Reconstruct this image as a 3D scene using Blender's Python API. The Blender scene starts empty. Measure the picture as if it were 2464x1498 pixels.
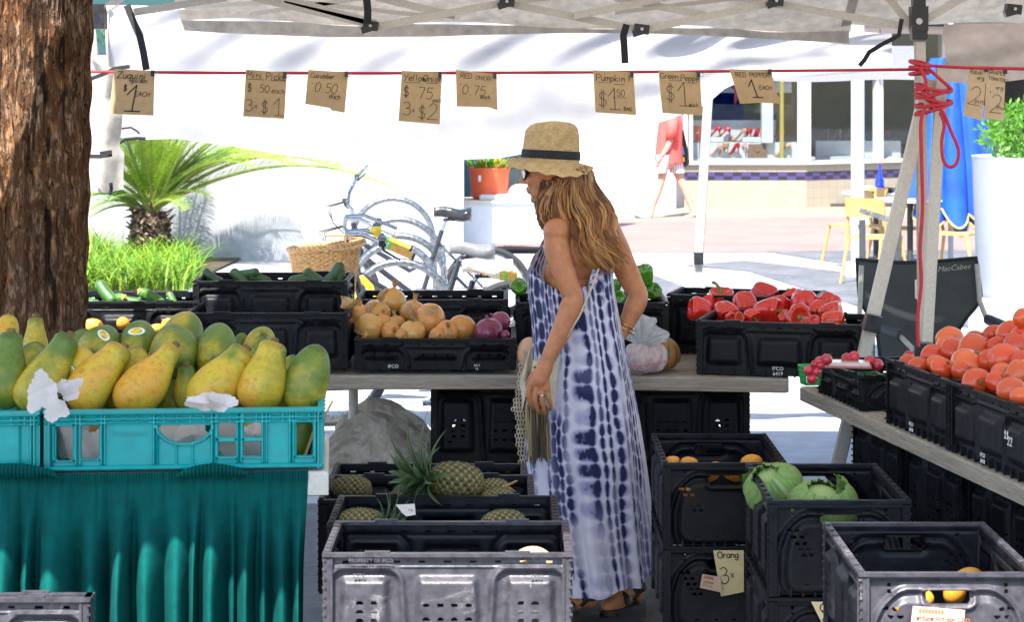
import bpy, math, random
import numpy as np
from mathutils import Vector, Matrix, Euler, Quaternion
random.seed(7); RNG = np.random.default_rng(11)
SC = bpy.context.scene; COL = SC.collection
R = math.radians; PI = math.pi
# ---------------------------------------------------------------- camera, sky, sun, exposure
F, H, CX, HY = 5300.0, 1.9, 1232.0, 200.0      # focal length and horizon in the units of a 2464 px wide picture
cd = bpy.data.cameras.new('camera'); cam = bpy.data.objects.new('camera', cd); COL.objects.link(cam)
cam.location = (0, 0, H); cam.rotation_euler = (R(90), 0, 0)
cd.sensor_width = 36; cd.lens = 36*F/2464; cd.shift_y = -(749-HY)/2464
cd.clip_start = .1; cd.clip_end = 500
cd.dof.use_dof = True; cd.dof.focus_distance = 7.6; cd.dof.aperture_fstop = 11
SC.camera = cam
SUN_EL, SX, SY = R(56), -.36, -.933
w = bpy.data.worlds.new('World'); SC.world = w; w.use_nodes = True
nt = w.node_tree; sky = nt.nodes.new('ShaderNodeTexSky'); sky.sky_type = 'NISHITA'; sky.sun_disc = False
sky.sun_elevation = SUN_EL; sky.sun_rotation = math.atan2(SX, SY)
nt.links.new(sky.outputs[0], nt.nodes['Background'].inputs[0]); nt.nodes['Background'].inputs[1].default_value = .085
sl = bpy.data.lights.new('sun', 'SUN'); sl.energy = 3.4; sl.angle = R(.55); sl.color = (1, .95, .87)
so = bpy.data.objects.new('sun', sl); COL.objects.link(so)
sd = Vector((SX*math.cos(SUN_EL), SY*math.cos(SUN_EL), math.sin(SUN_EL)))
so.rotation_euler = sd.to_track_quat('Z', 'Y').to_euler(); so.location = sd*20
SC.view_settings.view_transform = 'Standard'; SC.view_settings.look = 'None'
SC.view_settings.exposure = 2.4; SC.view_settings.gamma = 1
# ---------------------------------------------------------------- helpers
def P(px, py, s): return Vector(((px-CX)/s, F/s, H-(py-HY)/s))
def PZ(px, py, z=0.0): return P(px, py, (py-HY)/(H-z))
def PY(px, py, Y): return P(px, py, F/Y)
def sm(a, b, x):
    t = np.clip((np.asarray(x, float)-a)/(b-a), 0, 1); return t*t*(3-2*t)
def lerp(a, b, t): return a+(b-a)*t
class MB:
    def __init__(s): s.v = []; s.f = []; s.m = []
    def add(s, V, Fc, mi=0):
        o = len(s.v); s.v += [tuple(p) for p in V]; s.f += [tuple(i+o for i in f) for f in Fc]; s.m += [mi]*len(Fc); return s
    def bx(s, x0, x1, y0, y1, z0, z1, mi=0):
        return s.add([(x, y, z) for z in (z0, z1) for y in (y0, y1) for x in (x0, x1)],
                     [(0,2,3,1),(4,5,7,6),(0,1,5,4),(2,6,7,3),(0,4,6,2),(1,3,7,5)], mi)
    def box(s, c, size, rot=None, mi=0, bev=0):
        h = Vector(size)/2; M = Euler(rot).to_matrix() if rot is not None and not isinstance(rot, Matrix) else (rot or Matrix.Identity(3))
        V = [Vector(c)+M@Vector((x*h.x, y*h.y, z*h.z)) for z in (-1,1) for y in (-1,1) for x in (-1,1)]
        return s.add(V, [(0,2,3,1),(4,5,7,6),(0,1,5,4),(2,6,7,3),(0,4,6,2),(1,3,7,5)], mi)
    def loft(s, rings, cap=True, mi=0, closed=True, loop=False):
        n = len(rings[0]); V = [p for r in rings for p in r]; Fc = []
        m = len(rings)
        for i in range(m if loop else m-1):
            a, b = i*n, ((i+1) % m)*n
            for j in range(n if closed else n-1):
                k = (j+1) % n; Fc.append((a+j, a+k, b+k, b+j))
        if cap and not loop and closed: Fc += [tuple(range(n))[::-1], tuple(range((m-1)*n, m*n))]
        return s.add(V, Fc, mi)
    def tube(s, pts, r, n=8, cap=True, mi=0, loop=False, flat=None, up=None):
        pts = [Vector(p) for p in pts]; m = len(pts)
        rs = list(r) if hasattr(r, '__len__') else [r]*m
        rings = []; prev = None
        for i in range(m):
            a = pts[i-1] if (i > 0 or loop) else pts[i]; b = pts[(i+1) % m] if (i < m-1 or loop) else pts[i]
            t = (b-a).normalized() if (b-a).length > 1e-9 else Vector((0,0,1))
            if prev is None:
                u = Vector(up) if up else (Vector((0,0,1)) if abs(t.z) < .9 else Vector((1,0,0)))
            else: u = prev
            u = (u-t*u.dot(t)).normalized(); prev = u; w_ = t.cross(u)
            fl = flat if flat else 1
            rings.append([pts[i]+(u*math.cos(2*PI*k/n)*fl+w_*math.sin(2*PI*k/n))*rs[i] for k in range(n)])
        return s.loft(rings, cap, mi, True, loop)
    def lathe(s, prof, n=24, c=(0,0,0), mi=0, fn=None, cap=True):
        rings = []
        for r, z in prof:
            rings.append([(c[0]+(r*(fn(2*PI*k/n, z) if fn else 1))*math.cos(2*PI*k/n), c[1]+(r*(fn(2*PI*k/n, z) if fn else 1))*math.sin(2*PI*k/n), c[2]+z) for k in range(n)])
        return s.loft(rings, cap, mi)
    def ell(s, c, rad, M=None, n=14, m=9, mi=0):
        M = M or Matrix.Identity(3); c = Vector(c); rings = []
        for i in range(m+1):
            a = -PI/2+PI*(i*.96+.02*m)/m
            rings.append([c+M@Vector((rad[0]*math.cos(a)*math.cos(2*PI*k/n), rad[1]*math.cos(a)*math.sin(2*PI*k/n), rad[2]*math.sin(a))) for k in range(n)])
        return s.loft(rings, True, mi)
    def grid(s, G, mi=0, wrap=False):
        a = len(G); b = len(G[0]); V = [p for r in G for p in r]; Fc = []
        for i in range(a-1):
            for j in range(b if wrap else b-1):
                k = (j+1) % b; Fc.append((i*b+j, i*b+k, (i+1)*b+k, (i+1)*b+j))
        return s.add(V, Fc, mi)
    def prism(s, pts, d, mi=0):            # outline (3-D points) pushed along d
        d = Vector(d); n = len(pts); V = [Vector(p) for p in pts]+[Vector(p)+d for p in pts]
        return s.add(V, [tuple(range(n))[::-1], tuple(range(n, 2*n))]+[(i, (i+1) % n, n+(i+1) % n, n+i) for i in range(n)], mi)
def mesh_of(name, mb, mats, smooth=True, ang=38):
    me = bpy.data.meshes.new(name); me.from_pydata([tuple(v) for v in mb.v], [], mb.f)
    for m in (mats if isinstance(mats, (list, tuple)) else [mats]): me.materials.append(m)
    if any(mb.m): me.polygons.foreach_set('material_index', mb.m)
    me.update()
    if smooth:
        me.shade_smooth(); me.set_sharp_from_angle(angle=R(ang))
    return me
def link(name, me, parent=None, loc=(0,0,0), rot=(0,0,0), sc=(1,1,1)):
    o = bpy.data.objects.new(name, me); COL.objects.link(o); o.location = loc
    if isinstance(rot, Quaternion): o.rotation_mode = 'QUATERNION'; o.rotation_quaternion = rot
    else: o.rotation_euler = rot
    o.scale = sc if hasattr(sc, '__len__') else (sc,)*3
    if parent: o.parent = parent
    return o
def obj(name, mb, mats, parent=None, loc=(0,0,0), rot=(0,0,0), sc=(1,1,1), smooth=True, ang=38):
    return link(name, mesh_of(name, mb, mats, smooth, ang), parent, loc, rot, sc)
def tag(o, label, cat, group=None, kind=None):
    if label: o['label'] = label
    if cat: o['category'] = cat
    if group: o['group'] = group
    if kind: o['kind'] = kind
    return o
def thing(name, label, cat, loc=(0,0,0), rot=(0,0,0), group=None, sc=(1,1,1)):
    return tag(link(name, None, None, loc, rot, sc), label, cat, group)
def struct(name, mb, m, smooth=False): o = obj(name, mb, m, smooth=smooth); o['kind'] = 'structure'; return o
def quat(a, roll=0):                        # turns local +Z to direction a
    return Vector(a).normalized().to_track_quat('Z', 'Y') @ Quaternion((0,0,1), roll)
def remesh(mb, voxel, smooth=4, fac=.5):
    me = bpy.data.meshes.new('tmp'); me.from_pydata([tuple(v) for v in mb.v], [], mb.f); me.update()
    o = bpy.data.objects.new('tmp', me); COL.objects.link(o)
    m = o.modifiers.new('r', 'REMESH'); m.mode = 'VOXEL'; m.voxel_size = voxel
    if smooth: q = o.modifiers.new('s', 'SMOOTH'); q.iterations = smooth; q.factor = fac
    dg = bpy.context.evaluated_depsgraph_get(); dg.update()
    res = bpy.data.meshes.new_from_object(o.evaluated_get(dg)); bpy.data.objects.remove(o); bpy.data.meshes.remove(me)
    res.materials.clear(); res.shade_smooth(); return res
# ---------------------------------------------------------------- materials
def mat(name, c, r=.5, c2=None, vs=6, lo=.4, hi=.65, bump=0, bs=60, metal=0, spec=.5, transl=0, rnd=0, crnd=None, coat=0, sss=0, stretch=None, fine=.12, det=5, sheen=0, world=False, scuff=None):
    m = bpy.data.materials.new(name); m.use_nodes = True; t = m.node_tree; N = t.nodes; L = t.links
    b = N['Principled BSDF']; b.inputs['Roughness'].default_value = r; b.inputs['Metallic'].default_value = metal
    b.inputs['Specular IOR Level'].default_value = spec; b.inputs['Coat Weight'].default_value = coat; b.inputs['Coat Roughness'].default_value = .15
    b.inputs['Sheen Weight'].default_value = sheen
    if sss: b.inputs['Subsurface Weight'].default_value = sss; b.inputs['Subsurface Radius'].default_value = (.012,.006,.003); b.inputs['Subsurface Scale'].default_value = 1
    def node(k, **kw):
        n = N.new(k)
        for a, v in kw.items(): setattr(n, a, v)
        return n
    tc = node('ShaderNodeTexCoord'); co = tc.outputs['Object']
    if world:
        g = node('ShaderNodeNewGeometry'); co = g.outputs['Position']
    if stretch:
        mp = node('ShaderNodeMapping'); L.new(co, mp.inputs[0]); mp.inputs['Scale'].default_value = stretch; co = mp.outputs[0]
    if rnd or crnd:
        oi = node('ShaderNodeObjectInfo')
        av = node('ShaderNodeVectorMath', operation='ADD'); cb = node('ShaderNodeCombineXYZ')
        ml = node('ShaderNodeMath', operation='MULTIPLY'); ml.inputs[1].default_value = 57.0; L.new(oi.outputs['Random'], ml.inputs[0])
        for k in range(3): L.new(ml.outputs[0], cb.inputs[k])
        L.new(co, av.inputs[0]); L.new(cb.outputs[0], av.inputs[1]); co = av.outputs[0]
    def rgb(c): return (*c, 1)
    def mix(f, a, bb, bt='MIX', fv=None):
        n = node('ShaderNodeMix', data_type='RGBA', blend_type=bt)
        if f is not None: L.new(f, n.inputs['Factor'])
        else: n.inputs['Factor'].default_value = fv
        for s_, i in ((a, 6), (bb, 7)):
            if isinstance(s_, tuple): n.inputs[i].default_value = rgb(s_)
            else: L.new(s_, n.inputs[i])
        return n.outputs[2]
    base = None; ca = tuple(c)
    if crnd: ca = mix(oi.outputs['Random'], tuple(c), tuple(crnd))
    if c2 is not None:
        n1 = node('ShaderNodeTexNoise'); n1.inputs['Scale'].default_value = vs; n1.inputs['Detail'].default_value = det; n1.inputs['Roughness'].default_value = .6; L.new(co, n1.inputs['Vector'])
        mr = node('ShaderNodeMapRange', interpolation_type='SMOOTHSTEP'); mr.inputs[1].default_value = lo; mr.inputs[2].default_value = hi; L.new(n1.outputs[0], mr.inputs[0])
        base = mix(mr.outputs[0], ca, tuple(c2))
    else: base = ca
    if scuff:
        for (sc_c, sc_s, sc_lo, sc_hi, sc_st) in scuff:
            mp2 = node('ShaderNodeMapping'); mp2.inputs['Scale'].default_value = sc_st; L.new(co, mp2.inputs[0]); n4 = node('ShaderNodeTexNoise'); n4.inputs['Scale'].default_value = sc_s; n4.inputs['Detail'].default_value = 6; n4.inputs['Roughness'].default_value = .7; n4.inputs['Distortion'].default_value = .8; L.new(mp2.outputs[0], n4.inputs[0])
            m4 = node('ShaderNodeMapRange', interpolation_type='SMOOTHSTEP'); m4.inputs[1].default_value = sc_lo; m4.inputs[2].default_value = sc_hi; L.new(n4.outputs[0], m4.inputs[0]); base = mix(m4.outputs[0], base, tuple(sc_c))
    if fine:
        n2 = node('ShaderNodeTexNoise'); n2.inputs['Scale'].default_value = vs*7; n2.inputs['Detail'].default_value = 4; L.new(co, n2.inputs['Vector'])
        m2 = node('ShaderNodeMapRange'); m2.inputs[1].default_value = .3; m2.inputs[2].default_value = .7; m2.inputs[3].default_value = 1-fine*1.6; m2.inputs[4].default_value = 1+fine; L.new(n2.outputs[0], m2.inputs[0])
        vm = node('ShaderNodeMix', data_type='RGBA', blend_type='MULTIPLY'); vm.inputs['Factor'].default_value = 1
        if isinstance(base, tuple): vm.inputs[6].default_value = rgb(base)
        else: L.new(base, vm.inputs[6])
        L.new(m2.outputs[0], vm.inputs[7]); base = vm.outputs[2]
        m3 = node('ShaderNodeMapRange'); m3.inputs[1].default_value = .3; m3.inputs[2].default_value = .7; m3.inputs[3].default_value = max(.02, r-.1); m3.inputs[4].default_value = min(1, r+.12); L.new(n2.outputs[0], m3.inputs[0]); L.new(m3.outputs[0], b.inputs['Roughness'])
    if rnd:
        mm = node('ShaderNodeMapRange'); mm.inputs[3].default_value = 1-rnd; mm.inputs[4].default_value = 1+rnd
        fr = node('ShaderNodeMath', operation='FRACT'); ms = node('ShaderNodeMath', operation='MULTIPLY'); ms.inputs[1].default_value = 13.7; L.new(oi.outputs['Random'], ms.inputs[0]); L.new(ms.outputs[0], fr.inputs[0]); L.new(fr.outputs[0], mm.inputs[0])
        vm = node('ShaderNodeMix', data_type='RGBA', blend_type='MULTIPLY'); vm.inputs['Factor'].default_value = 1
        if isinstance(base, tuple): vm.inputs[6].default_value = rgb(base)
        else: L.new(base, vm.inputs[6])
        L.new(mm.outputs[0], vm.inputs[7]); base = vm.outputs[2]
    if isinstance(base, tuple): b.inputs['Base Color'].default_value = rgb(base)
    else: L.new(base, b.inputs['Base Color'])
    if bump:
        n3 = node('ShaderNodeTexNoise'); n3.inputs['Scale'].default_value = bs; n3.inputs['Detail'].default_value = 6; L.new(co, n3.inputs['Vector'])
        bp = node('ShaderNodeBump'); bp.inputs['Strength'].default_value = bump; bp.inputs['Distance'].default_value = .01; L.new(n3.outputs[0], bp.inputs['Height']); L.new(bp.outputs[0], b.inputs['Normal'])
    if transl:
        tr = node('ShaderNodeBsdfTranslucent'); mx = node('ShaderNodeMixShader'); mx.inputs[0].default_value = transl
        if isinstance(base, tuple): tr.inputs[0].default_value = rgb(base)
        else: L.new(base, tr.inputs[0])
        L.new(b.outputs[0], mx.inputs[1]); L.new(tr.outputs[0], mx.inputs[2]); L.new(mx.outputs[0], N['Material Output'].inputs[0])
    return m
def vcol_mat(name, r=.6, transl=0, speck=None, bump=0, bs=200, sheen=0, sss=0, spec=.4, aniso=None):
    m = mat(name, (.8,.8,.8), r, fine=0, transl=transl, bump=bump, bs=bs, sheen=sheen, sss=sss, spec=spec)
    N = m.node_tree.nodes; L = m.node_tree.links
    a = N.new('ShaderNodeAttribute'); a.attribute_name = 'Col'; out = a.outputs[0]
    if speck:
        tc = N.new('ShaderNodeTexCoord')
        for (sc_, lo_, hi_, v_) in speck:
            n = N.new('ShaderNodeTexNoise'); n.inputs['Scale'].default_value = sc_; n.inputs['Detail'].default_value = 4; L.new(tc.outputs['Object'], n.inputs[0]); q = N.new('ShaderNodeMapRange'); q.interpolation_type = 'SMOOTHSTEP'; q.inputs[1].default_value = lo_; q.inputs[2].default_value = hi_; q.inputs[3].default_value = 1; q.inputs[4].default_value = v_; L.new(n.outputs[0], q.inputs[0])
            x = N.new('ShaderNodeMix'); x.data_type = 'RGBA'; x.blend_type = 'MULTIPLY'; x.inputs['Factor'].default_value = 1; L.new(out, x.inputs[6]); L.new(q.outputs[0], x.inputs[7]); out = x.outputs[2]
    L.new(out, N['Principled BSDF'].inputs['Base Color'])
    for n in N:
        if n.type == 'BSDF_TRANSLUCENT': L.new(out, n.inputs[0])
    return m
def set_col(me, cols):
    at = me.color_attributes.new('Col', 'FLOAT_COLOR', 'POINT')
    c = np.ones((len(me.vertices), 4), np.float32); c[:, :3] = cols; at.data.foreach_set('color', c.ravel())
def vnoise(p, seed=0):                      # smooth value noise on an (n,2..3) array
    p = np.asarray(p, float); i = np.floor(p).astype(int); f = p-i; f = f*f*(3-2*f); d = p.shape[1]; out = 0
    for k in range(2**d):
        o = np.array([(k >> j) & 1 for j in range(d)]); q = i+o
        h = np.sin((q*np.array([127.1, 311.7, 74.7])[:d]).sum(1)+seed*17.3)*43758.5453; h = h-np.floor(h)
        out = out+h*np.prod(np.where(o, f, 1-f), axis=1)
    return out
def glass_mat(name, tint=(.9,.95,.95), refl=.12):
    m = bpy.data.materials.new(name); m.use_nodes = True; N = m.node_tree.nodes; L = m.node_tree.links; N.remove(N['Principled BSDF'])
    a = N.new('ShaderNodeBsdfTransparent'); a.inputs[0].default_value = (*tint, 1); g = N.new('ShaderNodeBsdfGlossy'); g.inputs['Roughness'].default_value = .03
    x = N.new('ShaderNodeMixShader'); x.inputs[0].default_value = refl; L.new(a.outputs[0], x.inputs[1]); L.new(g.outputs[0], x.inputs[2]); L.new(x.outputs[0], N['Material Output'].inputs[0]); return m
M = {}
M['black'] = mat('black_plastic', (.006,.007,.0105), .45, (.013,.015,.019), 4, .5, .75, bump=.08, bs=90, fine=.3, spec=.22, rnd=.3, scuff=[((.035,.035,.038),26,.66,.76,(1,1,.4)),((.022,.022,.024),8,.58,.75,(1,1,1))])
M['greyplastic'] = mat('dusty_grey_plastic', (.046,.044,.055), .36, (.070,.066,.076), 5, .5, .78, bump=.1, bs=70, fine=.25, spec=.4, scuff=[((.17,.16,.165),9,.60,.72,(1,1,1)),((.26,.25,.25),34,.66,.72,(1,1,.25)),((.03,.028,.03),14,.62,.75,(1,1,1))])  # black crate plastic with sun glare painted in as grey; scuffs are wear
M['teal'] = mat('teal_plastic', (.0,.255,.27), .38, (.0,.30,.305), 3, fine=.08, spec=.45, scuff=[((.05,.42,.42),40,.68,.74,(1,1,.3)),((.0,.22,.235),9,.55,.75,(1,1,1))])
M['tealdark'] = mat('teal_emboss', (.0,.25,.265), .45, fine=.05)
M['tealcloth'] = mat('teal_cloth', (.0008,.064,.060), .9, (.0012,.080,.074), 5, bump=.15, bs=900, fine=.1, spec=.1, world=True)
M['tabletop'] = mat('weathered_table', (.25,.215,.175), .75, (.36,.32,.27), 3, .3, .7, bump=.3, bs=20, stretch=(1,6,30), fine=.25)
M['whiteplastic'] = mat('white_plastic', (.50,.48,.44), .45, (.38,.34,.29), 9, .5, .75, fine=.06)
M['pole'] = mat('pole_paint', (.56,.52,.465), .42, (.50,.46,.41), 14, .5, .85, fine=.08, spec=.5)
M['polegrey'] = mat('pole_steel', (.5,.51,.5), .35, (.4,.41,.41), 20, metal=.5, fine=.1)
M['bracket'] = mat('black_bracket', (.015,.016,.02), .35, fine=.2)
M['strap'] = mat('black_strap', (.012,.014,.018), .8, fine=.15)
M['rope'] = mat('red_rope', (.55,.03,.05), .7, (.05,.01,.02), 60, .66, .68, bump=.4, bs=250, fine=.2)
M['card'] = mat('cardboard', (.52,.355,.19), .85, (.45,.31,.17), 5, bump=.08, bs=80, fine=.07)
M['ink'] = mat('marker_ink', (.008,.008,.01), .5, fine=0)
M['white'] = mat('white_paint', (.56,.56,.57), .55, (.50,.50,.52), 2, bump=.05, bs=40, fine=.03)
M['chrome'] = mat('chrome', (.33,.34,.36), .2, metal=1, fine=.1)
M['rubber'] = mat('tyre_rubber', (.02,.02,.022), .8, fine=.2, bump=.3, bs=120)
M['paper'] = mat('white_paper', (.60,.555,.54), .8, (.52,.485,.47), 10, fine=.04, transl=.2)
M['lettering'] = mat('white_lettering', (.75,.75,.75), .6, fine=0)
M['darkgrey'] = mat('dark_grey', (.03,.032,.035), .6, fine=.15)
# ---------------------------------------------------------------- ground and paving
gm = mat('light_concrete', (.34,.34,.35), .8, (.28,.285,.30), 1.2, .4, .7, bump=.2, bs=30, fine=.12, world=True)
struct('ground', MB().bx(-60, 60, -12, 90, -.2, 0), gm)
def sheet(name, pts, m, z): o = struct(name, MB().add([(p.x, p.y, z) for p in pts], [tuple(range(len(pts)))]), m); return o
sheet('road', [Vector((-8,-6,0)), Vector((8,-6,0)), Vector((8,10.2,0)), Vector((-8,9.7,0))], mat('dark_asphalt', (.035,.037,.042), .55, (.06,.06,.065), 3, bump=.4, bs=120, fine=.3, world=True), .004)
pinkm = mat('pink_paving', (.215,.145,.132), .75, (.185,.125,.115), .8, fine=.08, bump=.1, bs=40, world=True)
sheet('pink_pavement', [Vector((-20,24.6,0)), Vector((40,24.6,0)), Vector((40,31.2,0)), Vector((-20,31.2,0))], pinkm, .004)
sheet('cream_pavement', [Vector((-20,31.2,0)), Vector((40,31.2,0)), Vector((40,36,0)), Vector((-20,36,0))], mat('cream_paving', (.24,.195,.15), .8, (.20,.165,.125), 1, fine=.1, world=True), .004)
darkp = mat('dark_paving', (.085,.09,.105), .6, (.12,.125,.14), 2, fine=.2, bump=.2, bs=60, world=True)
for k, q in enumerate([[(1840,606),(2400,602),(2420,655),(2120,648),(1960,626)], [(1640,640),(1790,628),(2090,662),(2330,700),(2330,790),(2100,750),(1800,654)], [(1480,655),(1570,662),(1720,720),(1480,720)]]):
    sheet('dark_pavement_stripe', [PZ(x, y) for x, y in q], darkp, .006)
# ---------------------------------------------------------------- garden wall, bed, grass, cycad
gw = MB().bx(-5.2, -.52, 23.6, 24.0, 0, 2.2)
tag(obj('garden_wall', gw, mat('wall_stucco', (.345,.355,.37), .85, (.29,.30,.318), 1.6, bump=.35, bs=70, fine=.08)), 'long white stucco garden wall behind the cycad and the bikes', 'wall')
soil = mat('soil', (.06,.04,.025), .95, (.03,.02,.015), 6, bump=.6, bs=40)
struct('planting_bed', MB().add([(-5.2,19.8,.01),(-3.1,19.8,.01),(-2.9,23.59,.03),(-5.2,23.59,.05)], [(0,1,2,3)]), soil)
gb = MB(); gcol = []
def blade(mb, cols, base, L_, a, bend, wd, c, n=5):
    d = Vector((math.cos(a), math.sin(a), 0)); sdv = Vector((-d.y, d.x, 0)); V = []
    for i in range(n):
        t = i/(n-1); p = base+Vector((0,0,1))*L_*(t-.45*bend*t*t)+d*L_*bend*.9*t*t; ww = wd*(1-t)**.7*.5+.0006
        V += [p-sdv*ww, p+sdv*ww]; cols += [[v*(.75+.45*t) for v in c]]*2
    mb.add(V, [(2*i, 2*i+1, 2*i+3, 2*i+2) for i in range(n-1)])
for _ in range(2300):
    y = random.uniform(19.9, 23.4); px = random.uniform(150, 468)-(10 if y > 22 else 0)
    base = Vector(((px-CX)*y/F, y, .02))
    if random.random() < .55: base += Vector((random.gauss(0,.05), random.gauss(0,.05), 0))
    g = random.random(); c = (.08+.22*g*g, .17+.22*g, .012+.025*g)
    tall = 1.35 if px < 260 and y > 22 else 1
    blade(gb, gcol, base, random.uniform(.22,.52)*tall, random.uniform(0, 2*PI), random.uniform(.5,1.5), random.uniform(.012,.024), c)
grassm = vcol_mat('grass_blades', .5, transl=.35)
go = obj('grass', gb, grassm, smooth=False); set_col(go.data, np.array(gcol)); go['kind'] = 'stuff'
# cycad
cy = thing('cycad', 'big spiky cycad with fan of bright green fronds against the white wall', 'plant', PZ(358, 640)+Vector((0,.1,0)))
cb = cy.location.copy(); cs = F/cb.y
tk = MB(); G = []
for i in range(26):
    t = i/25; z = .56*t; ring = []
    for k in range(36):
        a = 2*PI*k/36; rr_ = (.15+.03*math.sin(PI*t)+.01*t-.06*max(0,t-.8))*(1+.16*math.sin(k*2.6+i*1.9)+.12*random.uniform(-1,1)); ring.append((rr_*math.cos(a), rr_*math.sin(a), z))
    G.append(ring)
tk.loft(G)
for k in range(90):                                    # old leaf bases
    a = random.uniform(0, 2*PI); z = random.uniform(.05,.60); r0 = .155
    b0 = Vector((r0*math.cos(a), r0*math.sin(a), z)); d = Vector((math.cos(a), math.sin(a), random.uniform(-.3,1.2))).normalized()
    tk.tube([b0, b0+d*.05, b0+d*random.uniform(.08,.15)], [.028,.02,.004], 5)
obj('trunk', tk, mat('cycad_trunk', (.03,.018,.012), .9, (.34,.24,.16), 14, .45, .65, bump=.6, bs=50, fine=.4), cy, smooth=False)
frm = vcol_mat('cycad_frond', .4, transl=.4)
def frond(tip, up, lw, seed, dark=0, base=None):
    rn = random.Random(seed); mb = MB(); cols = []
    aa0 = rn.uniform(0, 6.28); c0 = base or Vector((.06*math.cos(aa0),.05*math.sin(aa0),.52)); t3 = Vector(tip); mid = (c0+t3)/2+Vector(up)
    pts = [c0*(1-t)**2+mid*2*t*(1-t)+t3*t*t for t in np.linspace(0,1,40)]
    rad = [.022*(1-.9*i/39)+.002 for i in range(40)]
    mb.tube(pts, rad, 6); cols += [(.32,.36,.10)]*len(mb.v)
    L_ = sum((pts[i+1]-pts[i]).length for i in range(39)); nl = int(L_/.030)
    for k in range(nl):
        t = .2+.8*k/nl; i = min(38, int(t*39)); p = pts[i].lerp(pts[i+1], t*39-i); tg = (pts[i+1]-pts[i]).normalized()
        side = tg.cross(Vector((0,-.35,1)) if abs(tg.z) < .85 else Vector((0,-1,.2))).normalized(); nrm = side.cross(tg).normalized()
        ll = lw*math.sin(PI*min(1,(.12+.9*(1-abs(t-.5)*1.25))/1.0)/2)*(1 if t < .9 else .75)
        for sg in (-1, 1):
            d = (side*sg+tg*.62+nrm*(.42+rn.uniform(-.08,.08))).normalized(); e = p+d*ll*rn.uniform(.9,1.1)-Vector((0,0,ll*.12)); q = p+d*ll*.5+Vector((0,0,.004))
            wv = tg*.0052; n0 = len(mb.v)
            mb.add([p-wv, p+wv, q-wv, q+wv, e], [(0,1,3,2),(2,3,4)])
            g = rn.random(); c = (.15+.15*g, .28+.14*g, .025+.025*g) if not dark else (.05+.04*g, .17+.08*g, .02)
            cols += [c]*4+[(c[0]*1.15, c[1]*1.05, c[2])]
    o = obj('frond', mb, frm, cy, smooth=False); set_col(o.data, np.array(cols)); return o
ft = [(262,300),(300,250),(330,230),(365,225),(395,235),(430,262),(470,285),(505,300),(560,318),(600,352),(655,368),(735,392),(985,452),(835,400),(240,350),(250,420),(222,470),(205,480),(228,520),(470,500),(500,440),(280,480),(345,270),(410,300),(450,345),(320,300),(285,330),(310,280),(350,235),(380,250),(418,275),(455,305),(490,330),(535,345),(580,370),(640,395),(470,310),(500,330),(540,325),(610,345),(660,360),(690,385),(440,300),(250,395),(235,500),(275,300),(230,440),(215,455),(520,470),(265,380)]
for k, (px, py) in enumerate(ft):
    q = P(px, py, cs)-cb; dy = random.uniform(-.9,.15)
    if px > 700: dy = -.5-.2*random.random()
    if py > 400 and px < 300: dy = random.uniform(-.8,-.2)
    q.y += dy; q.x *= 1+dy/cb.y; ln = q.length
    upv = Vector((0,0,.12*ln if py < 360 else .28*ln)); 
    if px == 985: upv = Vector((.1,0,.75))
    frond(q, upv, .19 if px < 700 else .23, k, dark=(k % 6 == 3))
# dark shrubs and an awning seen between the palm trunk and the white tarp
def shrub(name, label, c, rx, ry, rz, n, col, leaf=.05, cat='shrub', group=None):
    mb = MB(); cols = []
    for _ in range(n):
        d = Vector((random.gauss(0,1), random.gauss(0,1), random.gauss(0,1))).normalized()*random.uniform(.35,1)**.5
        p = Vector((d.x*rx, d.y*ry, d.z*rz)); a = Vector((random.gauss(0,1), random.gauss(0,1), random.gauss(.6,1))).normalized(); b = a.cross(Vector((random.random(), random.random(), .3))).normalized()
        l = leaf*random.uniform(.6,1.3); mb.add([p, p+a*l*.5+b*l*.22, p+a*l, p+a*l*.5-b*l*.22], [(0,1,2,3)]); g = random.random(); cols += [(col[0]*(.6+.8*g), col[1]*(.6+.8*g), col[2]*(.6+.8*g))]*4
    o = obj('foliage', mb, grassm, None, smooth=False); set_col(o.data, np.array(cols))
    t = thing(name, label, cat, c, group=group); o.parent = t
    st = MB()
    for k in range(7):
        a = 2*PI*k/7; st.tube([(0,0,-rz), (rx*.3*math.cos(a), ry*.3*math.sin(a), -rz*.2), (rx*.7*math.cos(a), ry*.7*math.sin(a), rz*.5)], [.02,.014,.005], 5)
    obj('stem', st, M['darkgrey'], t); return t
aw = thing('shop_awning', 'dark teal awning glimpsed between the palm trunk and the tarp', 'awning', (-4.9,25.2,1.9))
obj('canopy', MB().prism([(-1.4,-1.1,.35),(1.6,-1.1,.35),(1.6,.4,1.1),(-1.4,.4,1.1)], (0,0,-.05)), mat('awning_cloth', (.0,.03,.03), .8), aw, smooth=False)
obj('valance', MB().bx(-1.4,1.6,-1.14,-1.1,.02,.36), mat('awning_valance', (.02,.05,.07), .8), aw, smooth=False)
shrub('wall_shrub', 'leafy green shrub rising behind the white garden wall beside the trunk', (-4.35,24.35,1.95), .4,.25,.6, 900, (.09,.24,.03), .09)
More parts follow.
